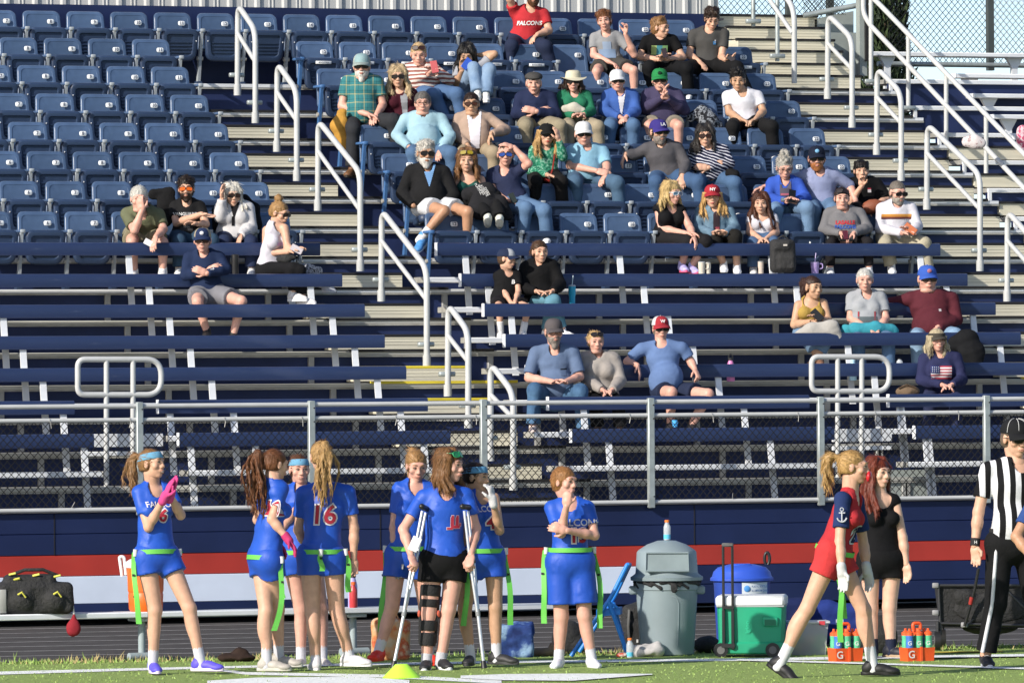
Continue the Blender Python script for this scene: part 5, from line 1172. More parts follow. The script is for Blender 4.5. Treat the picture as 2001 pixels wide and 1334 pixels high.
person('woman in navy and white striped shirt with dark sunglasses', Dc(3, 1392), [(1378, 266), (1356, 296), (1414, 294), (1350, 322, .08), (1426, 320, .08), (1391, 322, .16), (1384, 328, .21), (1390, 348), (1356, 358), (1436, 358), (1350, 410), (1440, 410)],
       hs=45, hair=('long', '2c2826'), hl=.10, sk='light', sun=('on', '2a1210'), bust=1.1, top=('long', '1e2440'), topm=stripes('navy_stripes', tuple(nrm(UP+RT*.35)), .03, [(0, '1c2240'), (.68, 'd8d8e4')], .05, 7), bot=('pants', '4a6c94'), handd=((.8, .1, .1), (-.8, .1, .1)), handn=((0, -.2, -1), (0, -.2, -1)), loose=.022, belly=.3)
# second row
person('white bearded man in black jacket and white shorts', Dc(2, 838), [(832, 300), (803, 336), (868, 338), (786, 378, .04), (888, 384, .06), (808, 402, .16), (872, 402, .2), (838, 400), (868, 412, .42), (914, 414, .42), (826, 462, .46), (912, 470, .36)],
       hs=50, yaw=12, roll=4, hair=('fluffy', 'b8b4ac'), sk='tan', sun=('on',), beard=('cfccc6', .5), top=('long', '202022'), quads=vee(.003, .07, -.03, .19, '6a9bd0', .015, 12), neck='v', neckd=.12, bot=('shorts', 'd6d8de'), sock=('e8e8ea', .10), shoe=('4a86c0', 'c8d8e8'), footd=(-25, 10), footup=(-25, None), loose=.03, belly=.5, hands=(0, 1))
person('young woman in dark green tank with sunglasses on her head', Dc(2, 918), [(912, 314), (891, 352), (940, 352), (888, 384, .06), (944, 380, .06), (908, 398, .2), (930, 398, .2), (918, 402), (930, 384, .32), (966, 384, .32), (953, 424, .5), (976, 426, .5)],
       hs=46, hair=('long', '7a5636'), hl=.12, sk='light', sun=('up', '8a7a1c', '20200c'), top=('tank', '15514a'), neck='scoop', neckd=.1, bot=('pants', '1c1c1e'), shoe=('c8c8bc', 'dcdcd4'), bust=.9, loose=.008, hands=(0, 0), footup=(20, 20))
person('man in navy polo with one hand on his head', Dc(2, 995), [(988, 302), (961, 340), (1012, 336), (963, 376, .06), (1033, 320, .1), (992, 392, .26), (1004, 288, .08), (1000, 398), (1028, 408), (1064, 412), (1020, 460), (1068, 460)],
       hs=46, hair=('buzz', '5a4a3c'), sk='pink', sun=('on', '1c3f8c'), top=('tee', '2c3454'), collar='2a3250', neck='v', neckd=.09, bot=('pants', '5a7ca4'), handd=((.6, -.1, .4), (-.8, .3, .1)), handn=(None, (0, -.6, -.3)), loose=.02)
person('woman with curly grey bun and glasses in a bright blue hoodie', Dc(2, 1535), [(1533, 328), (1509, 360), (1559, 360), (1500, 388, .1), (1575, 388, .1), (1538, 394, .28), (1556, 392, .28), (1535, 404), (1516, 412), (1578, 406), (1512, 460), (1580, 460)],
       hs=45, pitch=20, yaw=6, hair=('curly', 'a8a49c'), sk='pink', sun=GL, top=('long', '2454c0'), quads=vee(.06, .055, -.14, .18, '5a5666')+[ (-.05, -.04, .04, -.015, 'b05a70', .009), (-.05, -.09, .04, -.06, '6a8890', .009)], neck='v', neckd=.12, bot=('pants', '6e90b6'), handd=((.5, .2, .4), (-.5, .2, .4)), loose=.028)
person('man in lavender shirt and navy cap between two companions', Dc(2, 1603), [(1596, 310), (1573, 344), (1631, 344), (1530, 358, -.06), (1660, 362, -.04), (1492, 366, .0), (1672, 392, .05), (1604, 402), (1590, 410), (1628, 410), (1590, 460), (1630, 460)],
       hs=48, hair=('short', '6a4a34'), sk='pink', sun=('on',), beard=('a4683c',), cap=dict(c='1c2438', patch='7cc0ee'), top=('tee', '8e98c0'), sleeve=1., collar='929cc4', neck='v', bot=('pants', '5a7ca2'), handd=((-.8, -.3, .3), None), loose=.024)
person('boy in oversized black tee resting his chin on his fist', Dc(2, 1692), [(1683, 334), (1662, 362), (1714, 362), (1662, 394, .16), (1733, 390, .08), (1684, 364, .26), (1706, 402, .28), (1690, 404), (1672, 410), (1728, 408), (1670, 460), (1732, 460)],
       hs=42, yaw=4, hair=('bowl', '1a1412'), sk='light', top=('tee', '121214'), sleeve=.95, bot=('pants', '17171a'), handd=((.0, 1, .1), (-.3, -.6, .3)), curl=(1.3, .6), quads=[(.03, .0, .065, .03, 'd8d0d4'), (.03, .03, .065, .045, 'a82840')], loose=.034)
# first row, right block
person('blond woman in black sleeveless top looking right', Dc(1, 1315), [(1312, 378), (1287, 408), (1330, 412), (1291, 446, .06), (1347, 442, .08), (1342, 456, .26), (1356, 462, .3), (1305, 464), (1344, 472, .42), (1378, 472, .42), (1333, 516, .42), (1352, 520, .42)],
       hs=45, yaw=42, byaw=20, hair=('bob', 'c8ab74'), hl=.10, sk='pink', sun=('on', '5a7a90', 'e8e8e8'), top=('sleeveless', '17171a'), neck='v', neckd=.12, bot=('capri', '222124'), handd=((.8, -.1, .2), (.2, -.6, .3)), shoe=('a8a0d0', 'd85a80'), footd=(10, 15), bust=1., loose=.02)
person('blond woman in denim jacket and red cap', Dc(1, 1398), [(1392, 384), (1369, 414), (1425, 414), (1362, 448, .08), (1437, 446, .08), (1396, 456, .28), (1416, 456, .3), (1397, 464), (1398, 472, .42), (1436, 462, .44), (1414, 516, .4), (1440, 520, .44)],
       hs=45, hair=('long', 'c49c62'), hl=.14, sk='light', cap=dict(c='b01f30', logo='NY', lc='e8e4e4'), top=('long', '5c7d96'), topm=blotch('denim_jacket', [(.3, '4f7089'), (.7, '7494ac')], 12), quads=[(-.02, -.12, .045, .15, '3a2c34'), (.0, -.09, .04, -.06, '9a3a4a')], collar='5a7a92', neck='v', neckd=.1, bot=('capri', '232220'), handd=((.7, .2, .3), (-.6, .2, .3)), shoe=('e4e4e6', 'f0f0f0'), loose=.022, lip='b05a58')
person('girl in white scoop neck tee with long auburn hair', Dc(1, 1488), [(1487, 398), (1467, 426), (1512, 426), (1465, 454, .08), (1517, 454, .08), (1486, 466, .28), (1498, 466, .28), (1489, 468), (1472, 478), (1512, 476), (1472, 524), (1512, 524)],
       hs=42, yaw=-6, hair=('long', '4a2818'), hl=.20, hside=1, sk='light', top=('tee', 'd4d2dc'), neck='scoop', neckd=.1, bot=('pants', '4a6890'), handd=((.6, -.2, .4), (-.6, -.2, .4)), bust=.9, loose=.008, sleeve=.42)
person('woman in grey school hoodie with red and blue lettering', Dc(1, 1650), [(1645, 388), (1619, 418), (1681, 418), (1609, 448, .08), (1696, 446, .08), (1644, 456, .28), (1668, 456, .28), (1650, 468), (1624, 476), (1696, 474), (1622, 524), (1698, 524)],
       hs=42, yaw=4, hair=('pony', '2e221e'), hl=.05, sk='pink', sun=('up', '20181a', '1a1416'), top=('long', '77767a'), text=[('LASALLE', 0, .0, .036, 'c02c3c', False, .05), ('FALCONS', 0, -.045, .034, '3058b0', False, .05), ('LS', .0, -.11, .04, 'b83040', False, .03)], bot=('leggings', '222023'), handd=((.5, -.4, .4), (-.5, -.4, .4)), bust=1.15, belly=.4, fat=.5, loose=.024, smile=.4)
person('man in white long sleeved shirt with chest stripe and orange phone', Dc(1, 1750), [(1754, 376), (1723, 408), (1781, 408), (1720, 446, .08), (1793, 442, .08), (1764, 456, .3), (1780, 456, .3), (1746, 466), (1730, 478), (1806, 476), (1742, 520), (1812, 524)],
       hs=46, yaw=24, pitch=14, hair=('buzz', '6a625a'), sk='pink', sun=('on',), beard=('9a9288',), top=('long', 'd8d6e0'), quads=[(-.15, .03, .15, .05, 'd09030'), (-.15, .015, .15, .03, 'a86a28'), (-.15, .0, .15, .015, '5a2434')], bot=('pants', 'b4ab92'), handd=((.7, .1, .3), (-.4, .4, .3)), loose=.022)
# first row, left block
person('white haired man in olive polo resting his cheek on his hand', Dc(1, 276), [(272, 388, .22), (247, 418, .12), (311, 420, .12), (263, 450, .34), (319, 448, .22), (277, 412, .36), (304, 464, .42), (278, 462), (258, 472, .42), (318, 474, .42), (262, 530, .38), (318, 526, .38)],
       hs=50, yaw=8, pitch=10, hair=('short', 'c9c6be'), sk='pink', top=('tee', '6a6e52'), collar='6a6e52', bot=('shorts', '8a836a'), neck='v', handd=((-.2, 1, .0), (-.2, -.7, .5)), handn=((.3, 0, -.8), None), loose=.02, fat=.4, sleeve=.75)
person('bearded man in black tee with orange sunglasses holding out a palm', Dc(1, 366), [(364, 369), (339, 404), (391, 404), (345, 436, .08), (402, 438, .08), (394, 418, .3), (386, 438, .26), (366, 464), (350, 472), (414, 470), (350, 524), (414, 524)],
       hs=46, hair=('fluffy', '241a14'), sk='light', sun=('on', 'c85a18', '401808'), beard=('2c1e16', .4), top=('tee', '202022'), text=[('VANGUARD', -.01, .03, .030, 'd8d8d8', False, .03)], quads=[(-.06, -.13, .06, -.03, '3a3a3e'), (-.03, -.10, .03, -.05, '8a8a8e')], bot=('pants', '34506a'), handd=((1, -.25, .3), (-.8, .2, .3)), handn=((0, 1, .3), None), curl=(.15, .6), loose=.02)
person('white haired woman in cream fleece with a dark scarf', Dc(1, 457), [(454, 382), (431, 408), (485, 408), (430, 424, .12), (491, 446, .06), (434, 388, .16), (470, 462, .28), (456, 464), (438, 474), (490, 474), (436, 524), (492, 524)],
       hs=46, yaw=14, hair=('long', 'cfcac0'), hl=.10, sk='light', sun=('on', '26100e'), top=('long', 'd2d0d2'), quads=vee(.008, .05, .02, .16, '1c1a1e', .005)+[(-.016, -.07, .012, .02, '201e22')], neck=None, bot=('pants', '2a3656'), handd=((.0, 1, -.1), (-.2, -.7, .4)), handn=((.7, 0, .3), None), loose=.032, bust=.9)
# ---------------------------------------------------------------- people on the benches
person('woman with hair bun and white lettered tank reading a phone', Db(1, 535), [(546, 416), (521, 450, .04), (556, 446, .1), (519, 494, .04), (562, 484, .16), (564, 492, .24), (574, 490, .28), (530, 526), (572, 524, .42), (586, 528, .42), (573, 572, .44), (590, 580, .44)],
       hs=46, yaw=58, pitch=16, byaw=38, hair=('bun', 'a07c50'), sk='light', sun=('on', '2a1612'), top=('tank', 'd8d4e0'), quads=[(-.06+i*.02, y0, -.047+i*.02, y0+.034, 'd0a8dc') for i in range(6) for y0 in (.0, -.05) if y0 == 0 or i > 1], neck='crew', neckd=.08, bot=('leggings', '1b1b1e'), shoe=('d8d4d2', 'f0eeec'), footd=(45, 45), handd=((.8, .1, .3), (.6, .2, .3)), bust=.9, loose=.02)
person('man in navy pullover and two tone cap, arms crossed', Db(2, 408), [(396, 470), (369, 504), (429, 504), (363, 538, .08), (441, 526, .08), (406, 529, .15), (404, 534, .21), (405, 574), (386, 590, .40), (472, 588, .40), (404, 646, .36), (456, 652, .36)],
       hs=48, yaw=-2, hair=('buzz', '8a8078'), sk='pink', sun=('on', '3a1410'), cap=dict(c='a89c84', front='26365c', bill='26365c', patch='d8d8e0'), top=('long', '1f2f52'), text=[('LS', .075, .02, .03, 'd8dce8', False, .03)], collar='1f2f52', bot=('shorts', '82828a'), shoe=('1c1c1e', '141414'), handd=((.7, .3, .1), (-.7, .3, .1)), handn=((0, -.2, -1), (0, -.2, -1)), loose=.022)
person('boy in black tee and striped cap looking right', Db(2, 988), [(990, 506), (972, 540), (1010, 538), (984, 568, .06), (1013, 570, .08), (1000, 594, .22), (1006, 592, .26), (986, 590), (976, 600, .36), (1032, 600, .36), (978, 648, .34), (1022, 648, .34)],
       hs=40, yaw=64, byaw=10, hair=('buzz', '4a3626'), sk='light', cap=dict(c='24304e', front='b8bcc4', bill='24304e'), top=('tee', '1a1a1c'), text=[('B', .05, .03, .04, 'd8d8d8', False, .03)], bot=('shorts', '201e22'), sock=('e2e2e4', .10), handd=((.4, -.6, .3), (-.3, -.7, .3)), arm=.85, legw=.8, loose=.02)
person('young woman in black hoodie and teal leggings, legs crossed', Db(2, 1058), [(1055, 492), (1027, 524), (1080, 520), (1018, 562, .06), (1095, 556, .08), (1048, 569, .28), (1080, 569, .28), (1058, 584), (1084, 586, .46), (1076, 590, .40), (1100, 646, .46), (1066, 650, .36)],
       hs=44, yaw=16, roll=-3, hair=('pony', '4c3626'), hl=.1, sk='light', top=('long', '161618'), bot=('leggings', '5d93a8'), shoe=('dcdcde', 'f0f0f0'), footd=(40, 10), handd=((.6, -.1, .3), (-.6, -.1, .3)), loose=.032, hem=.03)
person('grey bearded man in blue work shirt and grey cap', Db(5, 1085), [(1082, 648, .12), (1046, 690, .04), (1121, 690, .04), (1033, 738, .1), (1133, 736, .1), (1082, 746, .32), (1104, 746, .32), (1086, 776), (1045, 762, .44), (1134, 764, .44), (1042, 832, .42), (1140, 840, .36)],
       hs=50, yaw=12, pitch=8, hair=('short', '7a7068'), sk='pink', sun=GL, beard=('8a8078', 1.), cap=dict(c='5c5658'), top=('tee', '62789c'), sleeve=.85, collar='667ca0', neck='v', neckd=.08, quads=[(.05, .0, .11, .012, '1e2028'), (.055, -.05, .105, 0, '5c7296')], bot=('pants', '3f6690'), botm=blotch('work_jeans', [(.3, '34587f'), (.7, '5580a8')], 8), shoe=('cbb8b0', 'e4dcd8'), handd=((.7, .1, .3), (-.7, .1, .3)), loose=.024, hem=.06, belly=.3)
person('blond woman in oatmeal hoodie with clasped hands', Db(5, 1172), [(1164, 668), (1141, 702), (1200, 702), (1147, 744, .08), (1212, 744, .08), (1178, 762, .3), (1196, 762, .3), (1176, 778), (1164, 788, .42), (1208, 788, .42), (1168, 836, .4), (1212, 836, .4)],
       hs=44, yaw=12, hair=('pony', 'b89868'), hl=.07, sk='pink', sun=('up', '1a1618'), top=('long', 'a8a09a'), bot=('pants', '1c1c1e'), shoe=('4a3a36', 'c8b8b0'), handd=((.6, -.3, .3), (-.6, -.3, .3)), loose=.034, fat=.3, bust=.9)
person('man in blue tee and red cap leaning back with spread arms', Db(5, 1300), [(1291, 642, -.08), (1252, 682, -.04), (1334, 680, -.04), (1226, 706, -.10), (1350, 706, -.06), (1246, 714, .04), (1358, 722, .02), (1304, 766), (1312, 766, .44), (1384, 770, .44), (1310, 826, .38), (1352, 828, .38)],
       hs=48, yaw=10, hair=('buzz', '9a8a78'), sk='pink', sun=('on',), cap=dict(c='d0d0d4', front='b02433', bill='b02433', logo='W', lc='f0e8e8'), top=('tee', '6280b4'), bot=('shorts', '26304c'), handd=((.2, -.9, .3), (.3, -.6, .4)), curl=(.3, 1.2), loose=.018, belly=.6, legw=1.08, shoe=('28282c', '181818'), sleeve=.7)
person('woman in mustard tank top with a phone and a grey jacket on her lap', Db(3, 1588), [(1589, 562), (1560, 596), (1609, 592), (1552, 634, .06), (1619, 628, .08), (1586, 628, .28), (1602, 624, .3), (1584, 652), (1576, 660, .4), (1624, 650, .44), (1602, 700, .4), (1584, 714, .36)],
       hs=46, yaw=34, hair=('pony', '3a2620'), hl=.16, sk='olive', top=('tank', 'b8963c'), neck='scoop', neckd=.1, bot=('capri', '6a8aac'), handd=((.7, .1, .3), (-.5, .3, .3)), bust=.95, shoe=('7a5a48', '4a3a30'), loose=.012)
person('white haired woman in grey printed tee, hands in lap', Db(3, 1692), [(1690, 547), (1664, 582), (1722, 582), (1662, 622, .08), (1731, 622, .08), (1702, 646, .3), (1716, 646, .3), (1692, 652), (1676, 664, .42), (1736, 662, .42), (1680, 714, .38), (1736, 714, .38)],
       hs=46, yaw=2, hair=('short', 'cac8c2'), sk='pink', top=('tee', 'a4a8ae'), quads=[(-.09, -.14, .10, -.06, '5e6a70'), (-.09, -.10, -.075, -.01, 'a83a44'), (.07, -.10, .085, -.01, 'a83a44')], neck='v', neckd=.1, bot=('pants', '56789e'), handd=((.6, -.5, .3), (-.4, -.6, .3)), loose=.022, bust=1., sleeve=.7, belly=.3)
person('large man in maroon long sleeved shirt and blue cap', Db(3, 1822), [(1812, 545), (1777, 584), (1861, 584), (1745, 592, -.1), (1870, 624, .08), (1722, 600, -.12), (1832, 640, .3), (1822, 654), (1792, 660, .42), (1866, 656, .42), (1796, 714, .38), (1868, 714, .38)],
       hs=52, yaw=8, hair=('thin', '9a928a'), sk='pink', sun=('on', '4a3a34'), fat=.9, cap=dict(c='2c5cc0', patch='b8707c'), top=('long', '5e2430'), quads=[(.06, .0, .085, .025, 'd0c8c8')], bot=('pants', '84a6c6'), handd=(None, (-.6, -.5, .3)), hands=(0, 1), belly=1.1, bw=1.22, loose=.026, legw=1.1)
def flag_quads_():
    q = flag_quads(); w_, h_ = .20, .125
    q.append((-w_/2, h_/2-h_*5/9, -w_/2+.085, h_/2, '2c3a70', .010))
    for i in range(3):
        for j in range(4): q.append((-w_/2+.012+j*.019, h_/2-.016-i*.02, -w_/2+.019+j*.019, h_/2-.009-i*.02, 'e4e4ea', .013))
    return q
def flag_quads():
    q = []; w_, h_ = .20, .125
    for i in range(9): q.append((-w_/2, -h_/2+h_*i/9, w_/2, -h_/2+h_*(i+1)/9, 'b02c40' if i % 2 == 0 else 'e4e0e4'))
    return q
person('woman in navy sweater with a flag on the chest and grey visor', Db(5, 1836), [(1831, 664), (1806, 702), (1869, 700), (1800, 742, .08), (1880, 742, .08), (1842, 752, .3), (1860, 752, .3), (1838, 776), (1818, 782, .42), (1868, 780, .42), (1816, 836, .4), (1868, 836, .4)],
       hs=45, yaw=16, hair=('bob', 'b0a284'), hl=.08, sk='pink', cap=dict(kind='visor', c='4c4840'), top=('long', '2b2f56'), quads=flag_quads_(), bot=('pants', '2c3456'), handd=((.6, -.2, .3), (-.6, -.2, .3)), loose=.026, bust=.9, extra=None)
# flag canton with stars
# ---------------------------------------------------------------- players and officials on the near sideline
GR = 'athletes and officials along the sideline'
JB, JS, GN = '2a68dc', '2a5ccc', '6fe05a'
JM = mat('jersey_blue', (.015, .076, .43), rough=.5, var=.1, vs_=7, bump=.3, bs=10, spec=.3); SM = mat('shorts_blue', (.014, .068, .40), rough=.5, var=.1, vs_=7, bump=.3, bs=10, spec=.3)
def Dg(x, y): return depth(gy(x, y))
def flagbelt(cols, hy, tabs, pops=True):
    """green flag belt round the waist with hanging flags: tabs = [(angle deg from body front towards image right, length, sway)]"""
    def ex(t, H, P, q):
        S, bf, bl, up = q['S'], q['bf'], q['blat'], q['up']; c = P['hip']+up*hy; mb = MB(); n = 36; m = mat('flag_green', soft('74dc58', .66, .05), rough=.55, var=.08)
        V = []
        for dz in (-.017, .017):
            for j in range(n): a = 2*PI*j/n; V.append(c+bl*math.sin(a)*.170*S+bf*math.cos(a)*.140*S+up*dz)
        V += [c+(v-c)*.97 for v in V]
        mb.add(V, [(j, (j+1) % n, n+(j+1) % n, n+j) for j in range(n)], m)
        build('flag_belt', mb, t, smooth=60)
        for a, L, sw, fo in tabs:
            a = math.radians(a); p = c+bl*math.sin(a)*.172*S+bf*math.cos(a)*.140*S; d = nrm(bl*math.sin(a)+bf*math.cos(a)); s = nrm(RT*.9+np.cross(d, UP)*.25*(1 if np.cross(d, UP) @ RT > 0 else -1)); mb = MB(); k = 9; V = []
            for i in range(k+1):
                f = i/k; z = -L*f; o = d*(.012+fo*math.sin(PI*f)*.02+fo*f*.05)+RT*(sw*f*f*L+.010*math.sin(f*6+L*20))+FW*.012*math.sin(f*8)
                w_ = .0165+.004*f; V += [p+o+UP*z-s*w_, p+o+UP*z+s*w_]
            mb.add(V+[v-d*.003 for v in V], [(2*i, 2*i+1, 2*i+3, 2*i+2) for i in range(k)]+[(2*k+2+2*i+2, 2*k+2+2*i+3, 2*k+2+2*i+1, 2*k+2+2*i) for i in range(k)], m)
            for zz in (.32, .62): mb.add([p+d*.03+UP*(-L*zz+dz)+RT*sw*zz*zz*L+s*dx+d*(fo*math.sin(PI*zz)*.02+fo*zz*.05-.012) for dx, dz in ((-.010, -.008), (.010, -.008), (.010, .008), (-.010, .008))], [(0, 1, 2, 3)], m_black)
            build('flag', mb, t, smooth=60)
            mb = MB(); mb.tube([p+d*.012+UP*.02, p+d*.016-UP*.03], [.018, .014], mat('clip_white', (.6, .6, .6), rough=.4), n=8); build('clip', mb, t, smooth=60)
    return ex
KW = dict(pose='stand', group=GR, hx=.0105, cat='person', loose=.017, arm=.92, legw=1.08, neck='v', neckd=.09, sk='light')
def player(label, fx, fy, J, **k):
    q = dict(KW); q.update(k); return person(label, Dg(fx, fy), J, **q)
player('girl in blue number 6 jersey and pink gloves clapping', 345, 1316,
       [(297, 906), (270, 962), (330, 958, -.05), (290, 1030, .10), (353, 1006, .05), (321, 972, .22), (333, 968, .18), (305, 1086), (303, 1192, .05), (370, 1188, .04), (299, 1292, .04), (391, 1288, .06)],
       hs=60, yaw=58, pitch=-4, byaw=22, hair=('pony', '8a6642'), hl=.26, band='68aad0', top=('tee', JB), topm=JM, bot=('short', JS), botm=SM, sock=('dcdce6', .10), shoe=('5a50c8', 'd8c8e0'), footd=(15, 70), gloves=('e03a8c', 'e03a8c'), handd=((.45, 1, 0), (.35, 1, .1)), handn=((.7, -.2, -.3), (-.7, -.2, .3)), curl=(.1, .1),
       text=[('FALCON', .02, .065, .042, 'e8e4ee', False, .02), ('6', .03, -.02, .085, 'ece8f0', False, .10, .006), ('6', .03, -.02, .085, 'c02a44', False, .03, .010)], smile=1.4, openm=.8, hem=-.02, extra=flagbelt(0, .03, [(-75, .52, .10, .6), (80, .1, 0, 0)]), bust=.75)
player('girl with long brown ponytail turned away, number 10 on her back', 545, 1312,
       [(538, 907), (520, 956), (552, 954, .05), (503, 1015, -.1), (531, 1014, .12), (540, 1056, -.1), (562, 1052, .14), (519, 1090), (520, 1194, .03), (542, 1190, -.12), (521, 1288, .03), (545, 1280, -.14)],
       hs=60, yaw=122, pitch=8, byaw=118, hair=('pony', '6a4228'), hl=.42, top=('tee', JB), topm=JM, bot=('short', JS), botm=SM, sock=('d8d8e0', .10), shoe=('a8a29a', 'bcb8b0'), footd=(78, 70), gloves=('d02a70', 'd02a70'), handd=((.5, -.7, 0), (.5, -.7, .2)), hem=.07,
       text=[('10', -.10, .03, .1, 'e8e4ee', True, .10, .006), ('10', -.10, .03, .1, 'c02a44', True, .03, .010)], extra=flagbelt(0, .0, [(-70, .52, -.12, .3)]), bust=.8)
player('smiling girl with blue headband half hidden behind number 16', 596, 1298,
       [(585, 917), (560, 962), (617, 962), (556, 1025, .05), (622, 1025, .05), (585, 985, .18), (600, 992, .18), (588, 1086), (588, 1190), (628, 1190), (588, 1284), (630, 1284)],
       hs=57, yaw=14, byaw=5, hair=('pony', '5a3a26'), hl=.2, band='68aad0', top=('tee', JB), topm=JM, bot=('short', JS), botm=SM, sock=('dcdce6', .10), shoe=('b8b4b2', 'd0ccc8'), footd=(-10, 20), gloves=('d02a50', 'd02a50'), handd=((.3, .8, .2), (-.3, .8, .2)), smile=1.6, hem=-.02, extra=flagbelt(0, .03, [(-60, .34, .05, .3)]), bust=.8, sk='pink')
player('girl with blond wavy ponytail wearing number 16, seen from behind', 640, 1308,
       [(627, 892), (590, 964), (682, 962), (583, 1035, -.08), (692, 1032, -.02), (605, 1080, -.18), (691, 1092, -.02), (628, 1086), (611, 1194), (658, 1190, -.03), (617, 1288), (682, 1278, -.05)],
       hs=62, yaw=196, pitch=6, byaw=180, hair=('pony', 'ab8858'), hl=.44, hside=.3, top=('tee', JB), topm=JM, bot=('short', JS), botm=SM, sock=('e0e0e8', .13), shoe=('c8c4c8', 'd8d4d8'), footd=(190, 60), curl=(.5, .9), hem=-.02, legw=1.12,
       text=[('16', -.0, -.0, .135, 'ece8f0', True, .075, .006), ('16', -.0, -.0, .135, 'b82840', True, .02, .011)], extra=flagbelt(0, .035, [(180, .14, .0, .1), (255, .3, .03, .4)]))
player('tall fair girl with grey gloves standing behind the crutches', 780, 1302,
       [(814, 910), (778, 956), (842, 956), (770, 1032, .02), (850, 1030, -.02), (776, 1092, .06), (850, 1090, -.02), (798, 1086), (766, 1186, .05), (832, 1186, -.06), (741, 1268, .08), (838, 1276, -.1)],
       hs=60, yaw=12, pitch=16, byaw=10, hair=('pony', '9a7448'), hl=.2, top=('tee', JB), topm=JM, bot=('short', JS), botm=SM, bottomhem=.42, sock=('dcdce6', .09), shoe=('d8301c', 'c83018'), footd=(-20, 25), gloves=('a8a8ac', None), handd=((.1, -1, .1), None), text=[('1', .09, -.06, .1, 'c02a44', False, .02, .008)], smile=.8, hem=.05, sk='pink', extra=flagbelt(0, .06, [(-95, .62, -.03, .3)]), bust=.8)
def brace(t, H, P, q):
    mb = MB(); kn, an, hp = P['k0'], P['a0'], P['hip']-q['blat']*.085; m = mat('brace_black', (.012, .012, .013), rough=.8, bump=.4, bs=60)
    th, sh = nrm(kn-hp), nrm(an-kn)
    for c, d, r, L in ((kn-th*.17, th, .074, .085), (kn-th*.075, th, .066, .06), (kn+sh*.09, sh, .063, .075), (kn+sh*.19, sh, .060, .095)):
        mb.tube([c-d*L/2, c-d*L*.3, c+d*L*.3, c+d*L/2], [r*.96, r*1.03, r*1.03, r*.96], m, n=20)
    for sx in (-1, 1): mb.tube([kn-th*.2+RT*sx*.066, kn+RT*sx*.064+FW*-.01, kn+sh*.22+RT*sx*.056], .011, m, n=8); mb.ell(kn+RT*sx*.07, (.014, .03, .03), mat('brace_hinge', (.5, .1, .06), rough=.4), np.stack([RT, FW, UP]))
    build('knee_brace', mb, t, smooth=50)
    mb = MB(); p = P['w0']+RT*.03+UP*.08; mb.box(p, (.07, .012, .11), mat('tag_white', (.6, .61, .63)), np.stack([nrm(RT+UP*.5), nrm(-FW), nrm(UP-RT*.5)]).T, ch=.003); build('pocket_card', mb, t)
player('girl on crutches in plain blue tee and black shorts with a knee brace', 848, 1306,
       [(878, 910), (826, 972), (912, 968), (788, 1034, .08), (930, 1032, .04), (803, 1084, .22), (920, 1084, .2), (868, 1094), (838, 1198, .05), (876, 1192, .02), (834, 1286, .08), (862, 1284, .06)],
       hs=64, yaw=62, pitch=2, byaw=10, hair=('long', '74502e'), hl=.14, top=('tee', JB), topm=JM, bot=('short', '1a1a1c'), bottomhem=.42, sock=('c8c8d0', .04), shoe=('26262a', 'd8d8dc'), footd=(-5, 20), sun=('up', '2a8a58', '1f9a5c'), handd=((.2, -.5, .4), (-.1, -.5, .4)), curl=(1.4, 1.4), hem=-.01, neck='v', extra=brace, sk='pink', loose=.02,
       quads=[q+('e0c8d8', .006) for q in [(x0-.004, y0-.004, x1+.004, y1+.004) for x0, y0, x1, y1 in [(.028, -.052, .052, .016), (.034, .016, .050, .028), (.066, -.052, .090, .012), (.070, .012, .088, .026), (.03, -.066, .10, -.046), (.0, -.074, .045, -.060), (.096, -.05, .108, -.03)]]]+[q+('cc2c48', .009) for q in [(.028, -.052, .052, .016), (.034, .016, .050, .028), (.066, -.052, .090, .012), (.070, .012, .088, .026), (.03, -.066, .10, -.046), (.0, -.074, .045, -.060), (.096, -.05, .108, -.03)]])
player('girl in number 4 jersey with headband touching her lips with a white glove', 950, 1303,
       [(931, 932), (912, 974), (966, 972), (905, 1030, .0), (976, 1036, .08), (915, 1085, .05), (963, 978, .22), (944, 1086), (908, 1190), (968, 1186), (919, 1278), (970, 1276)],
       hs=58, yaw=62, pitch=4, byaw=20, hair=('pony', '2c1e18'), hl=.16, band='5a9cc8', top=('tank', JB), topm=JM, bot=('short', JS), botm=SM, bottomhem=.42, sock=('dcdce6', .09), shoe=('2a2a2c', '3a3a3c'), footd=(-10, 65), gloves=(None, 'd0d0d2'), handd=(None, (-.15, 1, .0)), handn=(None, (-.7, 0, -.4)), curl=(.6, .9),
       text=[('FALCONS', .0, .07, .044, 'e8e4ee', False, .02), ('4', .04, -.03, .10, 'ece8f0', False, .10, .006), ('4', .04, -.03, .10, 'c02a44', False, .03, .010)], hem=.0, extra=flagbelt(0, .04, [(70, .55, .05, .3), (-60, .55, -.03, .2)]), bust=.8, sk='olive')
player('girl in long blue shorts thinking with her hand at her chin', 1120, 1303,
       [(1103, 941), (1076, 992), (1150, 992), (1096, 1042, .14), (1162, 1046, .06), (1107, 988, .24), (1108, 1036, .22), (1114, 1096), (1097, 1204), (1142, 1202), (1092, 1284), (1156, 1284)],
       hs=60, yaw=48, pitch=4, byaw=8, hair=('short', '9a6c40'), top=('tee', JB), topm=JM, bot=('long_shorts', JS), botm=SM, bottomhem=.78, sock=('e0e0ea', .16), shoe=('dcdce2', 'c8c8d0'), footd=(-12, 14), handd=((.05, 1, -.05), (-.8, .2, .1)), handn=((.3, 0, -1), (0, -.2, -1)), curl=(1.0, .4), sk='pink',
       text=[('FALCONS', .05, .03, .05, 'd8d4e0', False, .02), ('13', .05, -.07, .10, 'ece8f0', False, .10, .006), ('13', .05, -.07, .10, 'b82840', False, .03, .010)], hem=.04, extra=flagbelt(0, .085, [(-88, .54, .05, .8), (88, .58, .02, .8)]), bust=.7)
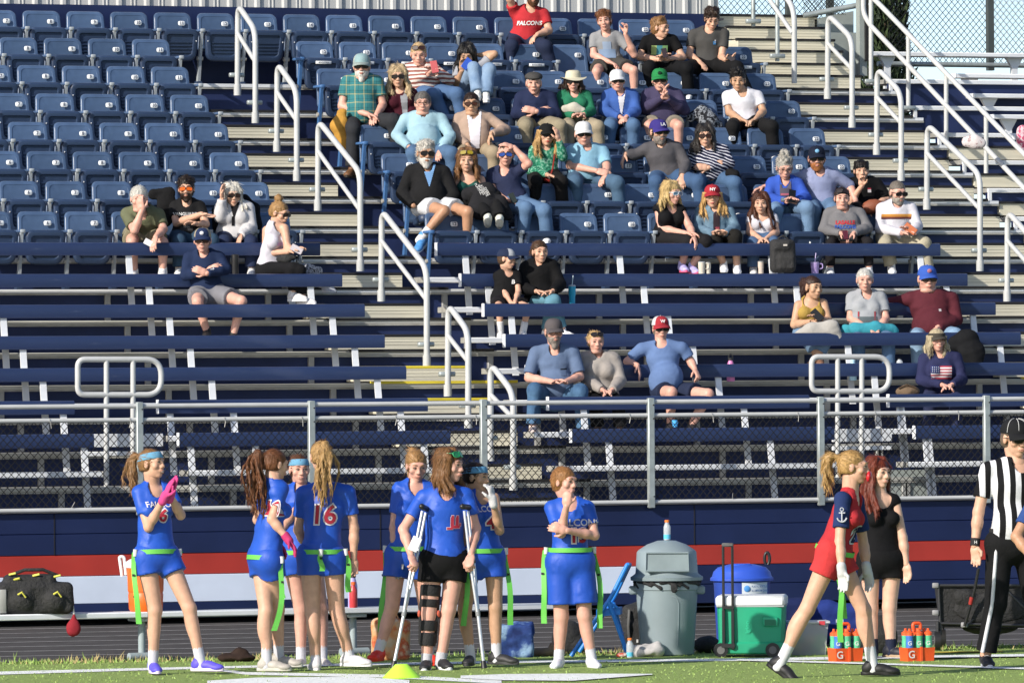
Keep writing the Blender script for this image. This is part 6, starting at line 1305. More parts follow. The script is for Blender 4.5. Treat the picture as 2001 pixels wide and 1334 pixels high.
def guard(t, H, P, q):
    mb = MB(); m = mat('mouth_guard', (.5, .02, .03), rough=.3); mb.ell(H.p(.0, .112, -.060), np.array((.040, .020, .040))*H.s, m, H.R, 14, 8); build('mouth_guard', mb, t, smooth=60)
    flagbelt(0, .03, [(-60, .62, .0, .5), (60, .3, .05, .3), (100, .5, .1, .3)])(t, H, P, q)
    # anchor on the sleeve
    mb = MB(); m = cloth('c8ccd8'); c = P['s0']+(P['e0']-P['s0'])*.36-FW*.075; u, r = UP, RT
    mb.tube([c-u*.045, c+u*.03], .006, m, n=6); mb.tube([c+u*.03+A(0, 0, .012)+r*.012*math.cos(x)+u*.012*math.sin(x) for x in np.linspace(0, 2*PI, 12)[:-1]], .004, m, n=5, closed=True)
    mb.tube([c-r*.022+u*.018, c+r*.022+u*.018], .005, m, n=6); mb.tube([c-u*.045*math.cos(x)+r*.036*math.sin(x)+u*.0 for x in np.linspace(-1.2, 1.2, 9)], .006, m, n=6); build('sleeve_anchor', mb, t, smooth=60)
player('girl in red jersey and white gloves leaning forward with a red mouth guard', 1640, 1322,
       [(1668, 912), (1646, 976, .10), (1674, 978, -.12), (1641, 1060, .14), (1688, 1068, -.16), (1645, 1114, .2), (1694, 1112, -.12), (1629, 1082), (1577, 1190, .08), (1688, 1192, -.06), (1527, 1290, .08), (1704, 1294, -.05)],
       hs=66, yaw=80, pitch=4, byaw=74, hair=('pony', 'b08c58'), hl=.22, top=('tank', 'c42430'), bot=('short', 'd82c30'), bottomhem=.38, sock=('e4e4ea', .13), shoe=('1c1c1e', '141414'), footd=(68, 82), footup=(-32, None), gloves=('d4d4d4', 'd4d4d4'), handd=((.12, -1, .1), (.2, -1, 0)), curl=(.5, .5), extra=guard, legw=1.05, bust=.85, under='24386c',
       text=[('22', .02, -.09, .11, 'e0dce4', False, .10, .006), ('22', .02, -.09, .11, '20284c', False, .03, .010)], hem=.0)
# navy undershirt sleeve of the red jersey
def undersleeve(px, py): pass
player('red haired girl in black one shoulder top and shorts', 1722, 1284,
       [(1716, 924), (1692, 980), (1748, 978), (1688, 1050, .0), (1764, 1050, .02), (1692, 1105, .02), (1771, 1102, .04), (1722, 1092), (1702, 1188), (1738, 1186), (1706, 1262), (1741, 1262)],
       hs=60, yaw=40, pitch=2, byaw=12, hair=('long', '6a2c1a'), hl=.27, top=('sleeveless', '17171a'), bot=('short', '19191b'), bottomhem=.40, sock=('2a3048', .06), shoe=('20222c', 'a08a70'), footd=(-5, 55), sk='fair', neck='scoop', bust=.9, loose=.010, bw=1.06, legw=1.06, hem=.02)
def refgear(t, H, P, q):
    c = P['hip']+q['up']*.10; mb = MB(); n = 30; V = []
    for dz in (-.022, .022):
        for j in range(n): a = 2*PI*j/n; V.append(c+q['blat']*math.sin(a)*.178+q['bf']*math.cos(a)*.142+q['up']*dz)
    mb.add(V, [(j, (j+1) % n, n+(j+1) % n, n+j) for j in range(n)], m_black); p = c+q['bf']*.15+q['blat']*.02; mb.box(p, (.05, .03, .05), m_wframe, ch=.006); mb.box(p-q['blat']*.045+UP*.01, (.035, .03, .035), mat('bean_yellow', (.7, .42, .04)), ch=.006); build('belt', mb, t)
    mb = MB(); w0 = P['w0']; d = nrm(P['w0']-P['e0']); mb.tube([w0-d*.055, w0-d*.0], .036, m_black, n=14); put_text(mb, 'H', w0-d*.028-FW*.036, RT, UP, .022, cloth('e8e8e8'), off=.003); build('wristband', mb, t, smooth=50)
    mb = MB(); h0 = P['hip']-q['blat']*.085; side = -q['blat']*.6+q['bf']*.75
    pts = [h0+nrm(side)*.105, P['k0']+nrm(side)*.083, P['a0']+nrm(side)*.072+UP*.02]; mb.tube(pts, [.014, .014, .016], cloth('e4e4ea'), n=8); build('trouser_stripe', mb, t, smooth=60)
    mb = MB(); p = H.p(.004, .112, -.064); mb.tube([p, p+H.f*.03-UP*.012], .009, m_wframe, n=8); mb.tube([p+H.f*.03, p+H.f*.02-UP*.06, P['s1']*.3+q['NB']*.7+q['bf']*.09], .0025, mat('lanyard', (.5, .45, .35)), n=5); build('whistle', mb, t, smooth=60)
player('referee in black and white striped shirt with a whistle in his mouth', 1940, 1303,
       [(1984, 856), (1930, 918), (2044, 916), (1912, 1000, .02), (2062, 1000, .02), (1905, 1066, .06), (2056, 1060, .08), (1978, 1064), (1946, 1178, .03), (2024, 1178, -.03), (1926, 1278, .02), (2030, 1276, -.06)],
       hs=74, yaw=28, pitch=8, byaw=16, hair=('buzz', '6a5a4c'), sk='light', cap=dict(kind='ref', c='202124'), sun=('on',), top=('tee', 'e0e0e6'), topm=stripes('referee_stripes', tuple(nrm(RT*1.+FW*.15)), .082, [(0, 'e4e4ea'), (.5, '19191c')], .0, 3), sleeve=.66, collar='1a1a1c', bot=('pants', '1c1c1e'), shoe=('222226', 'c8c8cc'), footd=(5, 25), handd=((.1, -1, .1), None), curl=(.5, .5), arm=1.0, legw=1.12, bw=1.08, extra=refgear, hem=-.04, loose=.02, belly=.2)
player('person in blue sleeve reaching in at the right photo edge', 2060, 1330,
       [(2075, 905), (2032, 960), (2110, 960), (1986, 1048, .1), (2140, 1040, 0), (2022, 1096, .2), (2140, 1100, .1), (2072, 1100), (2060, 1200), (2100, 1200), (2062, 1300), (2100, 1300)],
       hs=62, yaw=-30, hair=('short', '5a3c26'), top=('tee', '2a4a8c'), sleeve=.75, bot=('shorts', '1c2a4c'), sk='tan', arm=1.05, handd=((.5, -.6, .2), None))
# ---------------------------------------------------------------- things on the sideline and in the stand
R0 = np.stack([RT, FW, UP])
def turn(a, tilt=0., lean=0.):
    a = math.radians(a); x = RT*math.cos(a)+FW*math.sin(a); y = FW*math.cos(a)-RT*math.sin(a); z = UP
    if tilt: t = math.radians(tilt); x, z = x*math.cos(t)+z*math.sin(t), z*math.cos(t)-x*math.sin(t)
    if lean: t = math.radians(lean); y, z = y*math.cos(t)+z*math.sin(t), z*math.cos(t)-y*math.sin(t)
    return np.stack([x, y, z])
def L3(c, R): return lambda x, y, z: np.asarray(c)+x*R[0]+y*R[1]+z*R[2]
def soft_(prims, m, h=.012, k=.03, noise=.006, nf=22, seed=1, mb=None):
    mb = mb or MB(); v, f = sdf_mesh(prims, h, k, noise, nf, seed); mb.add(v, f, m); return mb
def gp(px, py): return gy(px, py)
m_blackf = mat('black_fabric', (.018, .018, .019), rough=.8, var=.25, bump=.6, bs=40)
m_blackp = mat('black_plastic', (.016, .016, .017), rough=.4)
# players' bench
q0 = gp(274, 1289); Yb_ = q0[1]; zb_ = atY(274, 1194, Yb_)[2]
t = thing('players_bench', 'long white players bench on grey pipe legs beside the track', 'bench', q0)
xa, xb = atY(-80, 1195, Yb_)[0], atY(1088, 1195, Yb_)[0]
mb = MB(); mb.box(((xa+xb)/2, Yb_, zb_-.022), (xb-xa, .25, .045), mat('bench_white', (.55, .58, .62), rough=.4, var=.06), ch=.008); build('seat', mb, t)
for px in (277, 690):
    x = atY(px, 1250, Yb_)[0]; mb = MB(); m = mat('bench_pipe', (.30, .36, .38), rough=.5)
    mb.tube([(x, Yb_, .03), (x, Yb_, zb_-.05)], .028, m, n=12); mb.tube([(x-.12, Yb_-.05, .03), (x+.12, Yb_+.0, .03)], .03, m, n=12); mb.box((x, Yb_, zb_-.06), (.16, .2, .03), m_galv, ch=.005); build('leg', mb, t)
zt_ = zb_
def on_bench(px): return A(atY(px, 1195, Yb_)[0], Yb_, zt_)
# gear bag on the bench
c = on_bench(68); t = thing('duffel_bag', 'black equipment bag with yellow zip pulls lying on the players bench', 'bag', c); R = turn(8); q = L3(c, R)
soft_([rbox(q(0, 0, .12), (.29, .14, .12), R, .05), rbox(q(-.04, 0, .24), (.20, .11, .06), R, .05), ellp(q(-.1, -.13, .10), (.09, .05, .08), R), ellp(q(.14, -.13, .10), (.08, .05, .08), R), rbox(q(-.29, -.02, .11), (.07, .12, .10), R, .04)], m_blackf, .011, .02, .006, 24, 5, mb := MB()); build('bag_body', mb, t, smooth=179)
my = mat('zip_yellow', (.55, .52, .08), rough=.6)
for x, z in ((-.17, .26), (-.2, .30), (-.02, .29), (.14, .28)): mb = MB(); mb.tube([q(x, -.10, z), q(x+.05, -.12, z+.012)], .009, my, n=6); build('zip_pull', mb, t, smooth=60)
for x in (-.11, .16): mb = MB(); mb.tube([q(x-.03, -.185, .15), q(x, -.195, .17), q(x+.03, -.185, .13)], .008, my, n=6); build('zip_pull', mb, t, smooth=60)

mb = MB(); mb.box(q(-.27, -.145, .1), (.09, .01, .18), mat('bag_grey', (.3, .3, .29)), R, ch=.003); mb.tube([q(-.2, -.05, .29), q(-.08, -.08, .335), q(.06, -.08, .335), q(.17, -.05, .29)], .014, m_blackf, n=8); build('handle', mb, t, smooth=60)
c = A(atY(144, 1205, Yb_-.16)[0], Yb_-.17, 0); z0 = atY(144, 1245, Yb_-.17)[2]
t = thing('pouch', 'small red drawstring pouch hanging from the bench', 'bag', c+A(0, 0, z0)); b = c+A(0, 0, z0)
soft_([ellp(b+UP*.07-RT*.005, (.055, .04, .065), R0), cone(b+UP*.12, b+UP*.17, .03, .012)], cloth('a02030'), .008, .02, .004, 40, 2, mb := MB()); build('pouch_body', mb, t, smooth=179)
mb = MB(); mb.tube([b+UP*.17, b+UP*.30-RT*.012], .006, cloth('d8d8d8'), n=6); build('cord', mb, t)
# orange drink jug
c = on_bench(285)+A(0, .0, 0); t = thing('drink_cooler', 'orange upright drink cooler on the bench behind the clapping girl', 'cooler', c)
mo = mat('jug_orange', (.75, .13, .015), rough=.4, var=.06)
mb = MB(); mb.lathe([(.115, 0), (.13, .02), (.135, .13), (.132, .135), (.132, .15), (.137, .155), (.142, .33), (.125, .34)], mo, c, 28); build('jug', mb, t)
mb = MB(); mb.lathe([(.145, .335), (.15, .35), (.15, .38), (.12, .40), (.03, .41)], mat('jug_lid', (.72, .72, .72), rough=.4), c, 28); build('lid', mb, t)
mb = MB(); a = c-RT*.15; mb.tube(fillet([a+UP*.28, a+UP*.42-RT*.015, a+UP*.42-RT*.05, a+UP*.27-RT*.03], .02), .012, mat('jug_lid', 'ffffff'), n=8); build('handle', mb, t)
def bottle(label, c, h, r, m, mcap, neck=.45, liquid=None, grp=None, cat='bottle', straw=None, name='bottle', loop=False):
    t = thing(name, label, cat, c, grp); mb = MB()
    mb.lathe([(r*.9, 0), (r, .008), (r, h*.62), (r*.96, h*.68), (r*neck, h*.86), (r*neck, h*.9)], m, c, 18); build('bottle_body', mb, t)
    mb = MB(); mb.lathe([(r*neck*1.18, h*.885), (r*neck*1.18, h*.99), (r*neck*.9, h)], mcap, c, 16)
    if loop: mb.tube([np.asarray(c)+RT*r*neck*math.cos(x)+UP*(h*1.0+.03*math.sin(x)) for x in np.linspace(0, PI, 8)], .006, mcap, n=6)
    build('cap', mb, t)
    if liquid: mb = MB(); mb.lathe([(r*.93, .004), (r*1.012, .012), (r*1.012, h*.28)], liquid, c, 18); build('drink', mb, t)
    return t
def tumbler(label, c, h, r0, r1, m, ml, straw=None, grp='cups and tumblers in the stand', handle=None):
    t = thing('tumbler', label, 'cup', c, grp); mb = MB(); mb.lathe([(r0*.95, 0), (r0, .006), (r0*1.02, h*.45), (r1*.98, h*.5), (r1, h*.93)], m, c, 20); build('cup_body', mb, t)
    mb = MB(); mb.lathe([(r1*1.04, h*.92), (r1*1.04, h*.97), (r1*.8, h)], ml, c, 20); build('lid', mb, t)
    if straw: mb = MB(); mb.tube([np.asarray(c)+UP*h*.95, np.asarray(c)+UP*(h+.09)+RT*.012], .005, straw, n=6); build('straw', mb, t)
    if handle is not None: mb = MB(); p = np.asarray(c)+RT*r1; mb.tube(fillet([p+UP*h*.85, p+RT*.035+UP*h*.85, p+RT*.035+UP*h*.45, p+UP*h*.42], .02), .006, handle, n=6); build('handle', mb, t)
    return t
mcl = mat('clear_plastic', (.62, .66, .70), rough=.2, alpha=.55, var=.03)
bottle('lilac metal water bottle with black cap on the players bench', on_bench(692)+A(0, .03, 0), .26, .037, mat('lilac', (.40, .36, .68), rough=.35), m_blackp, .6, loop=True)
bottle('small bottle with red label beside the lilac bottle', on_bench(683)-A(0, .09, 0), .20, .032, mat('bottle_red', (.50, .05, .06), rough=.3), mat('cap_orange', (.7, .13, .03), rough=.4), .5)
# crutches
def crutch(label, top, grip, foot, Dt, Df):
    T, F_ = atD(*top, Dt), atD(*foot, Df); F_ = F_-UP*min(0, F_[2])+0*F_; F_[2] = max(F_[2], .015)
    t = thing('crutch', label, 'crutch', F_, 'aluminium crutches'); ma = mat('crutch_alu', (.55, .57, .6), rough=.3, metal=.5, var=.05); d = nrm(T-F_); L = np.linalg.norm(T-F_); s = nrm(np.cross(d, FW)); s = nrm(RT*.38+FW*.9); s = nrm(s-d*(s @ d))
    J = F_+d*L*.36
    for sx in (-1, 1):
        mb = MB(); mb.tube([J-d*.02+s*sx*.008, J+d*.05+s*sx*.012, F_+d*L*.62+s*sx*.032, T-d*.03+s*sx*.034], .0115, ma, n=10); build('upright', mb, t, smooth=60)
    mb = MB(); mb.tube([F_, J+d*.06], .013, ma, n=10); mb.tube([J-d*.05, J+d*.0], .018, mat('collar_grey', (.2, .21, .22)), n=10); build('lower_tube', mb, t, smooth=60)
    mb = MB(); soft_([cone(T-s*.06, T+s*.06, .022, .022)], m_blackp, .007, .01, 0, mb=mb); build('underarm_pad', mb, t, smooth=179)
    mb = MB(); g = F_+d*L*.66; mb.tube([g-s*.036, g+s*.036], .017, m_blackp, n=10); build('hand_grip', mb, t)
    mb = MB(); mb.tube([F_-d*.01, F_+d*.045], [.024, .017], m_blackp, n=12); build('tip', mb, t)
Dc_ = Dg(848, 1306)
crutch('aluminium crutch under the arm on the side of the knee brace', (830, 992), None, (769, 1302), Dc_-.12, Dc_-.30)
crutch('aluminium crutch on the side away from the knee brace', (910, 990), None, (946, 1302), Dc_-.12, Dc_-.26)
# training cone
c = gp(785, 1324); mb = MB(); mb.lathe([(.135, 0), (.137, .006), (.046, .098), (.043, .100), (.036, .098)], mat('cone_lime', (.45, .85, .06), rough=.5, var=.05), c, 36); single('training_cone', mb, 'lime green flat training cone on the turf', 'cone', loc=c)
# trash can
c = gp(1304, 1279); t = thing('trash_can', 'grey round trash can with domed swing lid and black liner', 'trash can', c); mg_ = mat('can_grey', (.20, .25, .27), rough=.5, var=.08, vs_=4); N = 40
mb = MB(); mb.lathe([(.195, 0), (.205, .01), (.238, .50), (.247, .505), (.250, .56), (.24, .565)], mg_, c, N)
for a in (-150, -30):
    a = math.radians(a); n = RT*math.cos(a)+FW*math.sin(a)
arch = [(-62, .08), (-62, .40), (-58, .44), (-50, .455), (10, .455), (18, .44), (22, .40), (22, .08)]
mb.tube([c+(RT*math.sin(math.radians(a))-FW*math.cos(math.radians(a)))*(.2025+z*.066)+UP*z for a, z in arch for _ in (0,)], .006, mg_, n=6); build('can', mb, t)
for sx in (-1, 1):
    mb = MB(); p = c+RT*sx*.255+UP*.50; mb.box(p, (.075, .12, .065), mg_, R0, ch=.012); build('handle', mb, t)
mb = MB(); soft_([cone(c+(RT*math.cos(a)+FW*math.sin(a))*.248+UP*.565, c+(RT*math.cos(a+.3)+FW*math.sin(a+.3))*.248+UP*(.56-.02*(i % 3)), .016, .013) for i, a in enumerate(np.arange(0, 2*PI, .3))]+[ellp(c-FW*.262+RT*.05+UP*.52, (.03, .018, .04), R0)], m_blackf, .009, .01, .004, 50, 3, mb); build('liner', mb, t, smooth=179)
mb = MB(); mb.lathe([(.262, .572), (.278, .576), (.280, .60), (.262, .612), (.244, .625), (.240, .64), (.230, .79), (.218, .806), (.15, .850), (.07, .878), (.0, .882)], mg_, c, N); build('lid', mb, t)
mb = MB(); w1, w2 = [], []
for x, z in ((-.165, .652), (.165, .652), (.160, .79), (-.160, .79)):
    yy = -.247+(z-.648)*.08; w1.append(L3(c, R0)(x, yy, z)); w2.append(L3(c, R0)(x*1.0, yy+.12, z))
F2 = [(0, 1, 5, 4), (1, 2, 6, 5), (2, 3, 7, 6), (3, 0, 4, 7)]
mb.add(w1+w2, F2+[(3, 2, 1, 0)], mat('can_flap', (.21, .26, .275), rough=.45)); mb.tube([p-FW*.004 for p in w1], .009, mg_, n=6, closed=True); build('swing_flap', mb, t, smooth=30)
bottle('clear sports drink bottle with orange cap on top of the trash can', c+UP*.882+RT*.005, .155, .027, mcl, mat('cap_orange2', (.85, .20, .03), rough=.4), .55, mat('drink_blue', (.12, .5, .75), rough=.2), name='drink_bottle')
# recycling bin
c = gp(1455, 1270); c[1] += 0.; c = c+FW*.5; t = thing('recycling_bin', 'blue round recycling bin with lid and white bottle label behind the green cooler', 'bin', c); mbl = mat('bin_blue', (.03, .085, .48), rough=.4, var=.06); k = FPX/depth(c)
zl = atD(1460, 1131, depth(c))[2]; zt2 = atD(1460, 1100, depth(c))[2]
mb = MB(); mb.lathe([(.19, 0), (.20, .01), (.222, zl-.04), (.228, zl)], mat('bin_body', (.022, .06, .32), rough=.45), c, 36); build('bin_body', mb, t)
mb = MB(); mb.lathe([(.235, zl-.012), (.25, zl-.008), (.25, zl+.012), (.236, zl+.022), (.225, zl+.06), (.19, zl+.095), (.10, zl+.118), (0, zl+.122)], mbl, c, 36); mb.box(c+UP*(zl+.1)-FW*.02, (.16, .2, .045), mbl, R0, ch=.015); build('lid', mb, t)
mb = MB(); p = c+RT*.20+UP*(zl+.10); mb.tube([p+RT*.02*math.cos(x)+UP*(.06+.05*math.sin(x)) for x in np.linspace(-1.2, 4.2, 14)], .013, m_blackp, n=8); build('handle', mb, t, smooth=60)
mb = MB(); V = []
for z in (zl-.115, zl-.02):
    for a in np.linspace(-2, 58, 9): a = math.radians(a); V.append(c+(RT*math.sin(a)-FW*math.cos(a))*(.229)+UP*z)
mb.add(V, [(i, i+1, 10+i, 9+i) for i in range(8)], mat('label_white', (.62, .68, .74), rough=.5))
a = math.radians(34); n_ = RT*math.sin(a)-FW*math.cos(a); x_ = RT*math.cos(a)+FW*math.sin(a)
for s_, z in (('PLASTIC BOTTLES', zl-.052), ('ALUMINUM CANS', zl-.085)): put_text(mb, s_, c+n_*.236+UP*z, x_, UP, .016, mat('label_ink', (.05, .16, .4)), off=.002, wscale=.85)
a = math.radians(8); mb.ell(c+(RT*math.sin(a)-FW*math.cos(a))*.229+UP*(zl-.068), (.026, .006, .026), mat('label_mark', (.06, .25, .6)), R0); build('label', mb, t, smooth=30)
# rolling cooler
c = gp(1470, 1281); t = thing('rolling_cooler', 'green wheeled ice cooler with white lid and black telescopic handle', 'cooler', c); mgc = mat('cooler_green', (.012, .29, .155), rough=.45, var=.07); mw = mat('cooler_white', (.66, .68, .68), rough=.4, var=.03); R = turn(-6); q = L3(c, R)
mb = MB(); V = []
mb.rings([[q(*(np.array(p)*A(s, s, 1)+A(0, 0, z))) for p in rrect_xy] for rrect_xy in [[(x, y, 0) for x, y in ((-.24, -.2), (-.2, -.215), (.2, -.215), (.24, -.2), (.255, -.16), (.255, .16), (.24, .2), (-.24, .2), (-.255, .16), (-.255, -.16))]] for s, z in ((.93, .03), (.95, .035), (1., .385))], mgc)
mb.box(q(.0, -.205, .07), (.5, .03, .09), mgc, R, ch=.01); mb.box(q(-.12, -.214, .22), (.02, .02, .30), mgc, R, ch=.006); build('cooler_body', mb, t, smooth=30)
mb = MB(); mb.box(q(0, 0, .425), (.525, .445, .085), mw, R, ch=.018); mb.box(q(0, 0, .388), (.515, .435, .012), mat('cooler_gap', (.3, .32, .32)), R); build('lid', mb, t)
for x in (-.225, .17):
    mb = MB(); p = q(x, -.215, .055); mb.tube([p+FW*.03, p-FW*.03], .055, m_blackp, n=20); mb.tube([p-FW*.031, p-FW*.034], .03, mat('hub_grey', (.12, .12, .12)), n=14); build('wheel', mb, t, smooth=40)
mb = MB(); a, b = q(-.20, -.235, .08), q(-.13, -.235, .08); top_ = .835
mb.tube(fillet([a, a+UP*(top_-.06), b+UP*(top_-.06), b], .02), .0105, m_blackp, n=8); mb.box((a+b)/2+UP*(top_-.06), (.09, .03, .03), mat('grip_grey', (.09, .09, .09)), R, ch=.008)
for p in (a, b): mb.box(p+UP*.13, (.024, .02, .30), m_blackp, R, ch=.004)
mb.box((a+b)/2+UP*.30, (.09, .022, .022), m_blackp, R); mb.box((a+b)/2+UP*.01, (.1, .03, .03), m_blackp, R); build('telescopic_handle', mb, t, smooth=40)
mb = MB(); mb.box(q(.155, -.222, .27), (.115, .02, .075), mgc, R, ch=.008); mb.box(q(.155, -.2335, .262), (.085, .004, .045), mat('cooler_recess', (.004, .12, .06)), R); build('side_handle', mb, t)
mb = MB(); put_text(mb, 'igloo', q(-.02, -.2195, .23), R[2], -R[0], .034, mat('cooler_text', (.02, .40, .22)), off=.003); build('embossed_name', mb, t)
# blue folding chair
t = thing('folding_chair', 'bright blue metal folding chair seen from the side', 'chair', gp(1180, 1284)); mch = mat('chair_paint', (.02, .20, .62), rough=.35, var=.06); Dk = Dg(1180, 1281)
def ck(px, py, dy=0.): return atD(px, py, Dk+dy)
for dy, nm_ in ((-.2, 'frame'), (.2, 'frame')):
    ox = 8 if dy > 0 else 0
    mb = MB(); mb.tube(fillet([ck(1116+ox*2, 1281-ox, dy), ck(1195+ox, 1165-ox*.5, dy), ck(1226+ox*.6, 1102, dy)], .05), .017, mch, n=10); mb.tube([ck(1226-ox*.5, 1276-ox, dy), ck(1190+ox, 1176, dy)], .017, mch, n=10); mb.tube([ck(1207, 1187, dy), ck(1193, 1178, dy)], .012, mch, n=8); build('frame', mb, t, smooth=60)
mb = MB(); mb.tube([ck(1226, 1102, -.2), ck(1231, 1102, .2)], .014, mch, n=10); P4 = [ck(1226, 1104, -.2), ck(1231, 1104, .2), ck(1216, 1135, .2), ck(1211, 1137, -.2)]; mb.add(P4+[p+RT*.012 for p in P4], [(0, 1, 2, 3), (7, 6, 5, 4), (0, 4, 5, 1), (2, 6, 7, 3)], mch); build('backrest', mb, t)
mb = MB(); P4 = [ck(1165, 1190, -.19), ck(1170, 1190, .19), ck(1216, 1184, .19), ck(1212, 1186, -.19)]; mb.add(P4+[p-UP*.055 for p in P4], [(0, 1, 2, 3), (7, 6, 5, 4), (0, 4, 5, 1), (1, 5, 6, 2), (2, 6, 7, 3), (3, 7, 4, 0)], mch); build('seat', mb, t)
mb = MB(); mb.tube([ck(1215, 1238, -.2), ck(1218, 1236, .2)], .009, mch, n=8); mb.tube([ck(1135, 1253, -.2), ck(1143, 1250, .2)], .009, mch, n=8); build('crossbar', mb, t)
# bags on the ground
def gbag(name, label, cat, px, py, prims, m, h=.011, noise=.006, nf=24, seed=3, k=.03, parts=()):
    """soft bag standing on the ground; prims get the local point function"""
    c = gp(px, py); R = turn(0); q = L3(c, R); t = thing(name, label, cat, c)
    mb = soft_(prims(q, R), m, h, k, noise, nf, seed); build('bag_body' if 'bag' in name or 'pack' in name else 'cloth', mb, t, smooth=179)
    for nm_, fn in parts: mb = MB(); fn(mb, q, R); build(nm_, mb, t, smooth=60)
    return t
gbag('paper_bag', 'orange and cream printed grocery bag standing behind the crutches', 'bag', 764, 1288, lambda q, R: [rbox(q(0, 0, .15), (.145, .09, .155), R, .03), ellp(q(-.02, 0, .28), (.11, .07, .05), R)], blotch('bag_print', [(.36, 'd8c0a0'), (.48, 'e8a060'), (.56, 'd85a30'), (.66, 'e8d0a8')], 9), parts=[('handle', lambda mb, q, R: mb.tube([q(-.07, -.05, .29), q(-.04, -.06, .36), q(.04, -.06, .36), q(.07, -.05, .29)], .006, cloth('c89060'), n=6))])
gbag('shopping_bag', 'blue shiny shopping bag standing on the turf edge', 'bag', 1008, 1283, lambda q, R: [rbox(q(0, 0, .12), (.135, .09, .125), R, .025), rbox(q(.06, .03, .22), (.08, .05, .05), R, .02)], blotch('bag_blue', [(.35, '1c2f66'), (.5, '2c4c94'), (.62, '8fb4d8'), (.68, '24407e')], 7), noise=.010, nf=26)
gbag('duffel_bag', 'black bag lying behind the girl in long shorts', 'bag', 1112, 1277, lambda q, R: [ellp(q(0, .05, .12), (.13, .12, .14), R), ellp(q(.07, .05, .07), (.12, .12, .08), R)], m_blackf)
gbag('backpack', 'black backpack leaning on the trash can', 'backpack', 1245, 1273, lambda q, R: [rbox(q(0, 0, .18), (.12, .09, .19), R, .06), rbox(q(-.02, -.09, .13), (.085, .03, .10), R, .03), ellp(q(.03, .02, .34), (.08, .06, .05), R)], m_blackf, parts=[('strap', lambda mb, q, R: [mb.tube([q(x, -.10, .33), q(x-.01, -.15, .2), q(x, -.11, .07)], .012, mat('strap_grey', (.06, .06, .06)), n=6) for x in (-.06, .06)]), ('zip_tag', lambda mb, q, R: mb.box(q(.0, -.125, .09), (.014, .006, .025), cloth('d8d8d8'), R))])
gbag('towel', 'crumpled pale towel on the turf beside the trash can', 'towel', 1258, 1282, lambda q, R: [ellp(q(.02, 0, .045), (.13, .09, .055), R), ellp(q(-.08, 0, .03), (.09, .08, .04), R), ellp(q(.10, .02, .05), (.06, .06, .05), R)], cloth('c8c4c2'), noise=.014, nf=34)
gbag('jacket', 'dark navy crumpled jacket beside the pale towel', 'jacket', 1316, 1279, lambda q, R: [ellp(q(0, .02, .05), (.08, .08, .06), R), ellp(q(-.06, -.0, .04), (.05, .06, .05), R)], cloth('1c2238'), noise=.010)
gbag('duffel_bag', 'black duffel bag between the trash can and the green cooler', 'bag', 1382, 1275, lambda q, R: [ellp(q(0, .06, .06), (.11, .12, .07), R)], m_blackf)
gbag('rain_jacket', 'dark brown crumpled jacket lying on the turf edge', 'jacket', 462, 1292, lambda q, R: [ellp(q(0, .03, .03), (.15, .08, .035), R), ellp(q(.03, .04, .06), (.06, .05, .05), R)], cloth('3a2c26'), noise=.012)
gbag('shoes', 'tan shoes lying beside the blue shopping bag', 'shoes', 1062, 1281, lambda q, R: [ellp(q(0, 0, .03), (.07, .05, .035), R), ellp(q(.07, .03, .05), (.03, .05, .06), R), ellp(q(-.05, .03, .02), (.06, .04, .03), R)], cloth('a08468'), noise=.006)
gbag('snack_bag', 'orange and white snack wrapper on the turf under the folding chair', 'wrapper', 1216, 1284, lambda q, R: [ellp(q(0, 0, .02), (.05, .04, .022), R)], blotch('wrap', [(.4, 'd84a20'), (.55, 'e8e0d8'), (.65, 'e07028')], 22), h=.007, noise=.005)
bottle('clear drink bottle with orange cap on the turf beside the towel', gp(1231, 1284), .15, .027, mcl, mat('cap_orange2', 'ffffff'), .55, mat('drink_blue', 'ffffff'), name='drink_bottle')
gbag('duffel_bag', 'royal blue sports bag with a white shield behind the red jersey girl', 'bag', 1640, 1262, lambda q, R: [rbox(q(0, .25, .17), (.24, .12, .16), R, .07), ellp(q(-.1, .22, .30), (.12, .08, .06), R)], cloth('1f3888'), parts=[('shield', lambda mb, q, R: mb.add([q(x+.01, .105, z+.17) for x, z in ((-.03, .04), (.03, .04), (.03, -.0), (0, -.04), (-.03, -.0))], [(0, 4, 3, 2, 1)], cloth('c8ccd8')))])
gbag('backpack', 'black backpack behind the red haired girl', 'backpack', 1718, 1276, lambda q, R: [ellp(q(.02, .1, .13), (.13, .1, .16), R), ellp(q(-.06, .1, .08), (.09, .09, .1), R)], m_blackf)
gbag('duffel_bag', 'navy sports bag behind the green cooler', 'bag', 1552, 1268, lambda q, R: [rbox(q(0, .3, .2), (.14, .12, .19), R, .06)], cloth('1c2a5c'))
# clear tote
c = gp(1578, 1278); t = thing('plastic_tote', 'clear plastic tote with red latches holding coloured gear', 'bin', c); R = turn(4); q = L3(c, R)
mb = MB(); mb.rings([[q(x*s, y*s, z) for x, y in ((-.15, -.1), (.15, -.1), (.15, .1), (-.15, .1))] for s, z in ((.86, .0), (1., .24))], mat('tote_clear', (.62, .64, .70), rough=.25, alpha=.42, var=.03), cap1=False); build('bin_body', mb, t, smooth=0)
mb = MB(); mb.box(q(0, 0, .25), (.33, .23, .022), mat('tote_lid', (.60, .62, .68), rough=.3, alpha=.85), R, ch=.006)
for x in (-.06, .10): mb.box(q(x, -.115, .245), (.045, .012, .03), mat('latch_red', (.5, .04, .06)), R)
build('lid', mb, t)
for i, (x, z, cl) in enumerate(((-.09, .05, 'd0b838'), (-.02, .06, '8a5a40'), (.07, .06, '3a9a50'), (.02, .12, 'd8b8a0'), (.09, .12, '58b060'), (-.08, .12, '3c8a58'))):
    mb = soft_([ellp(q(x, 0, z), (.05, .06, .04), R)], cloth(cl), .01, .01, .008, 40, i); build('gear', mb, t, smooth=179)
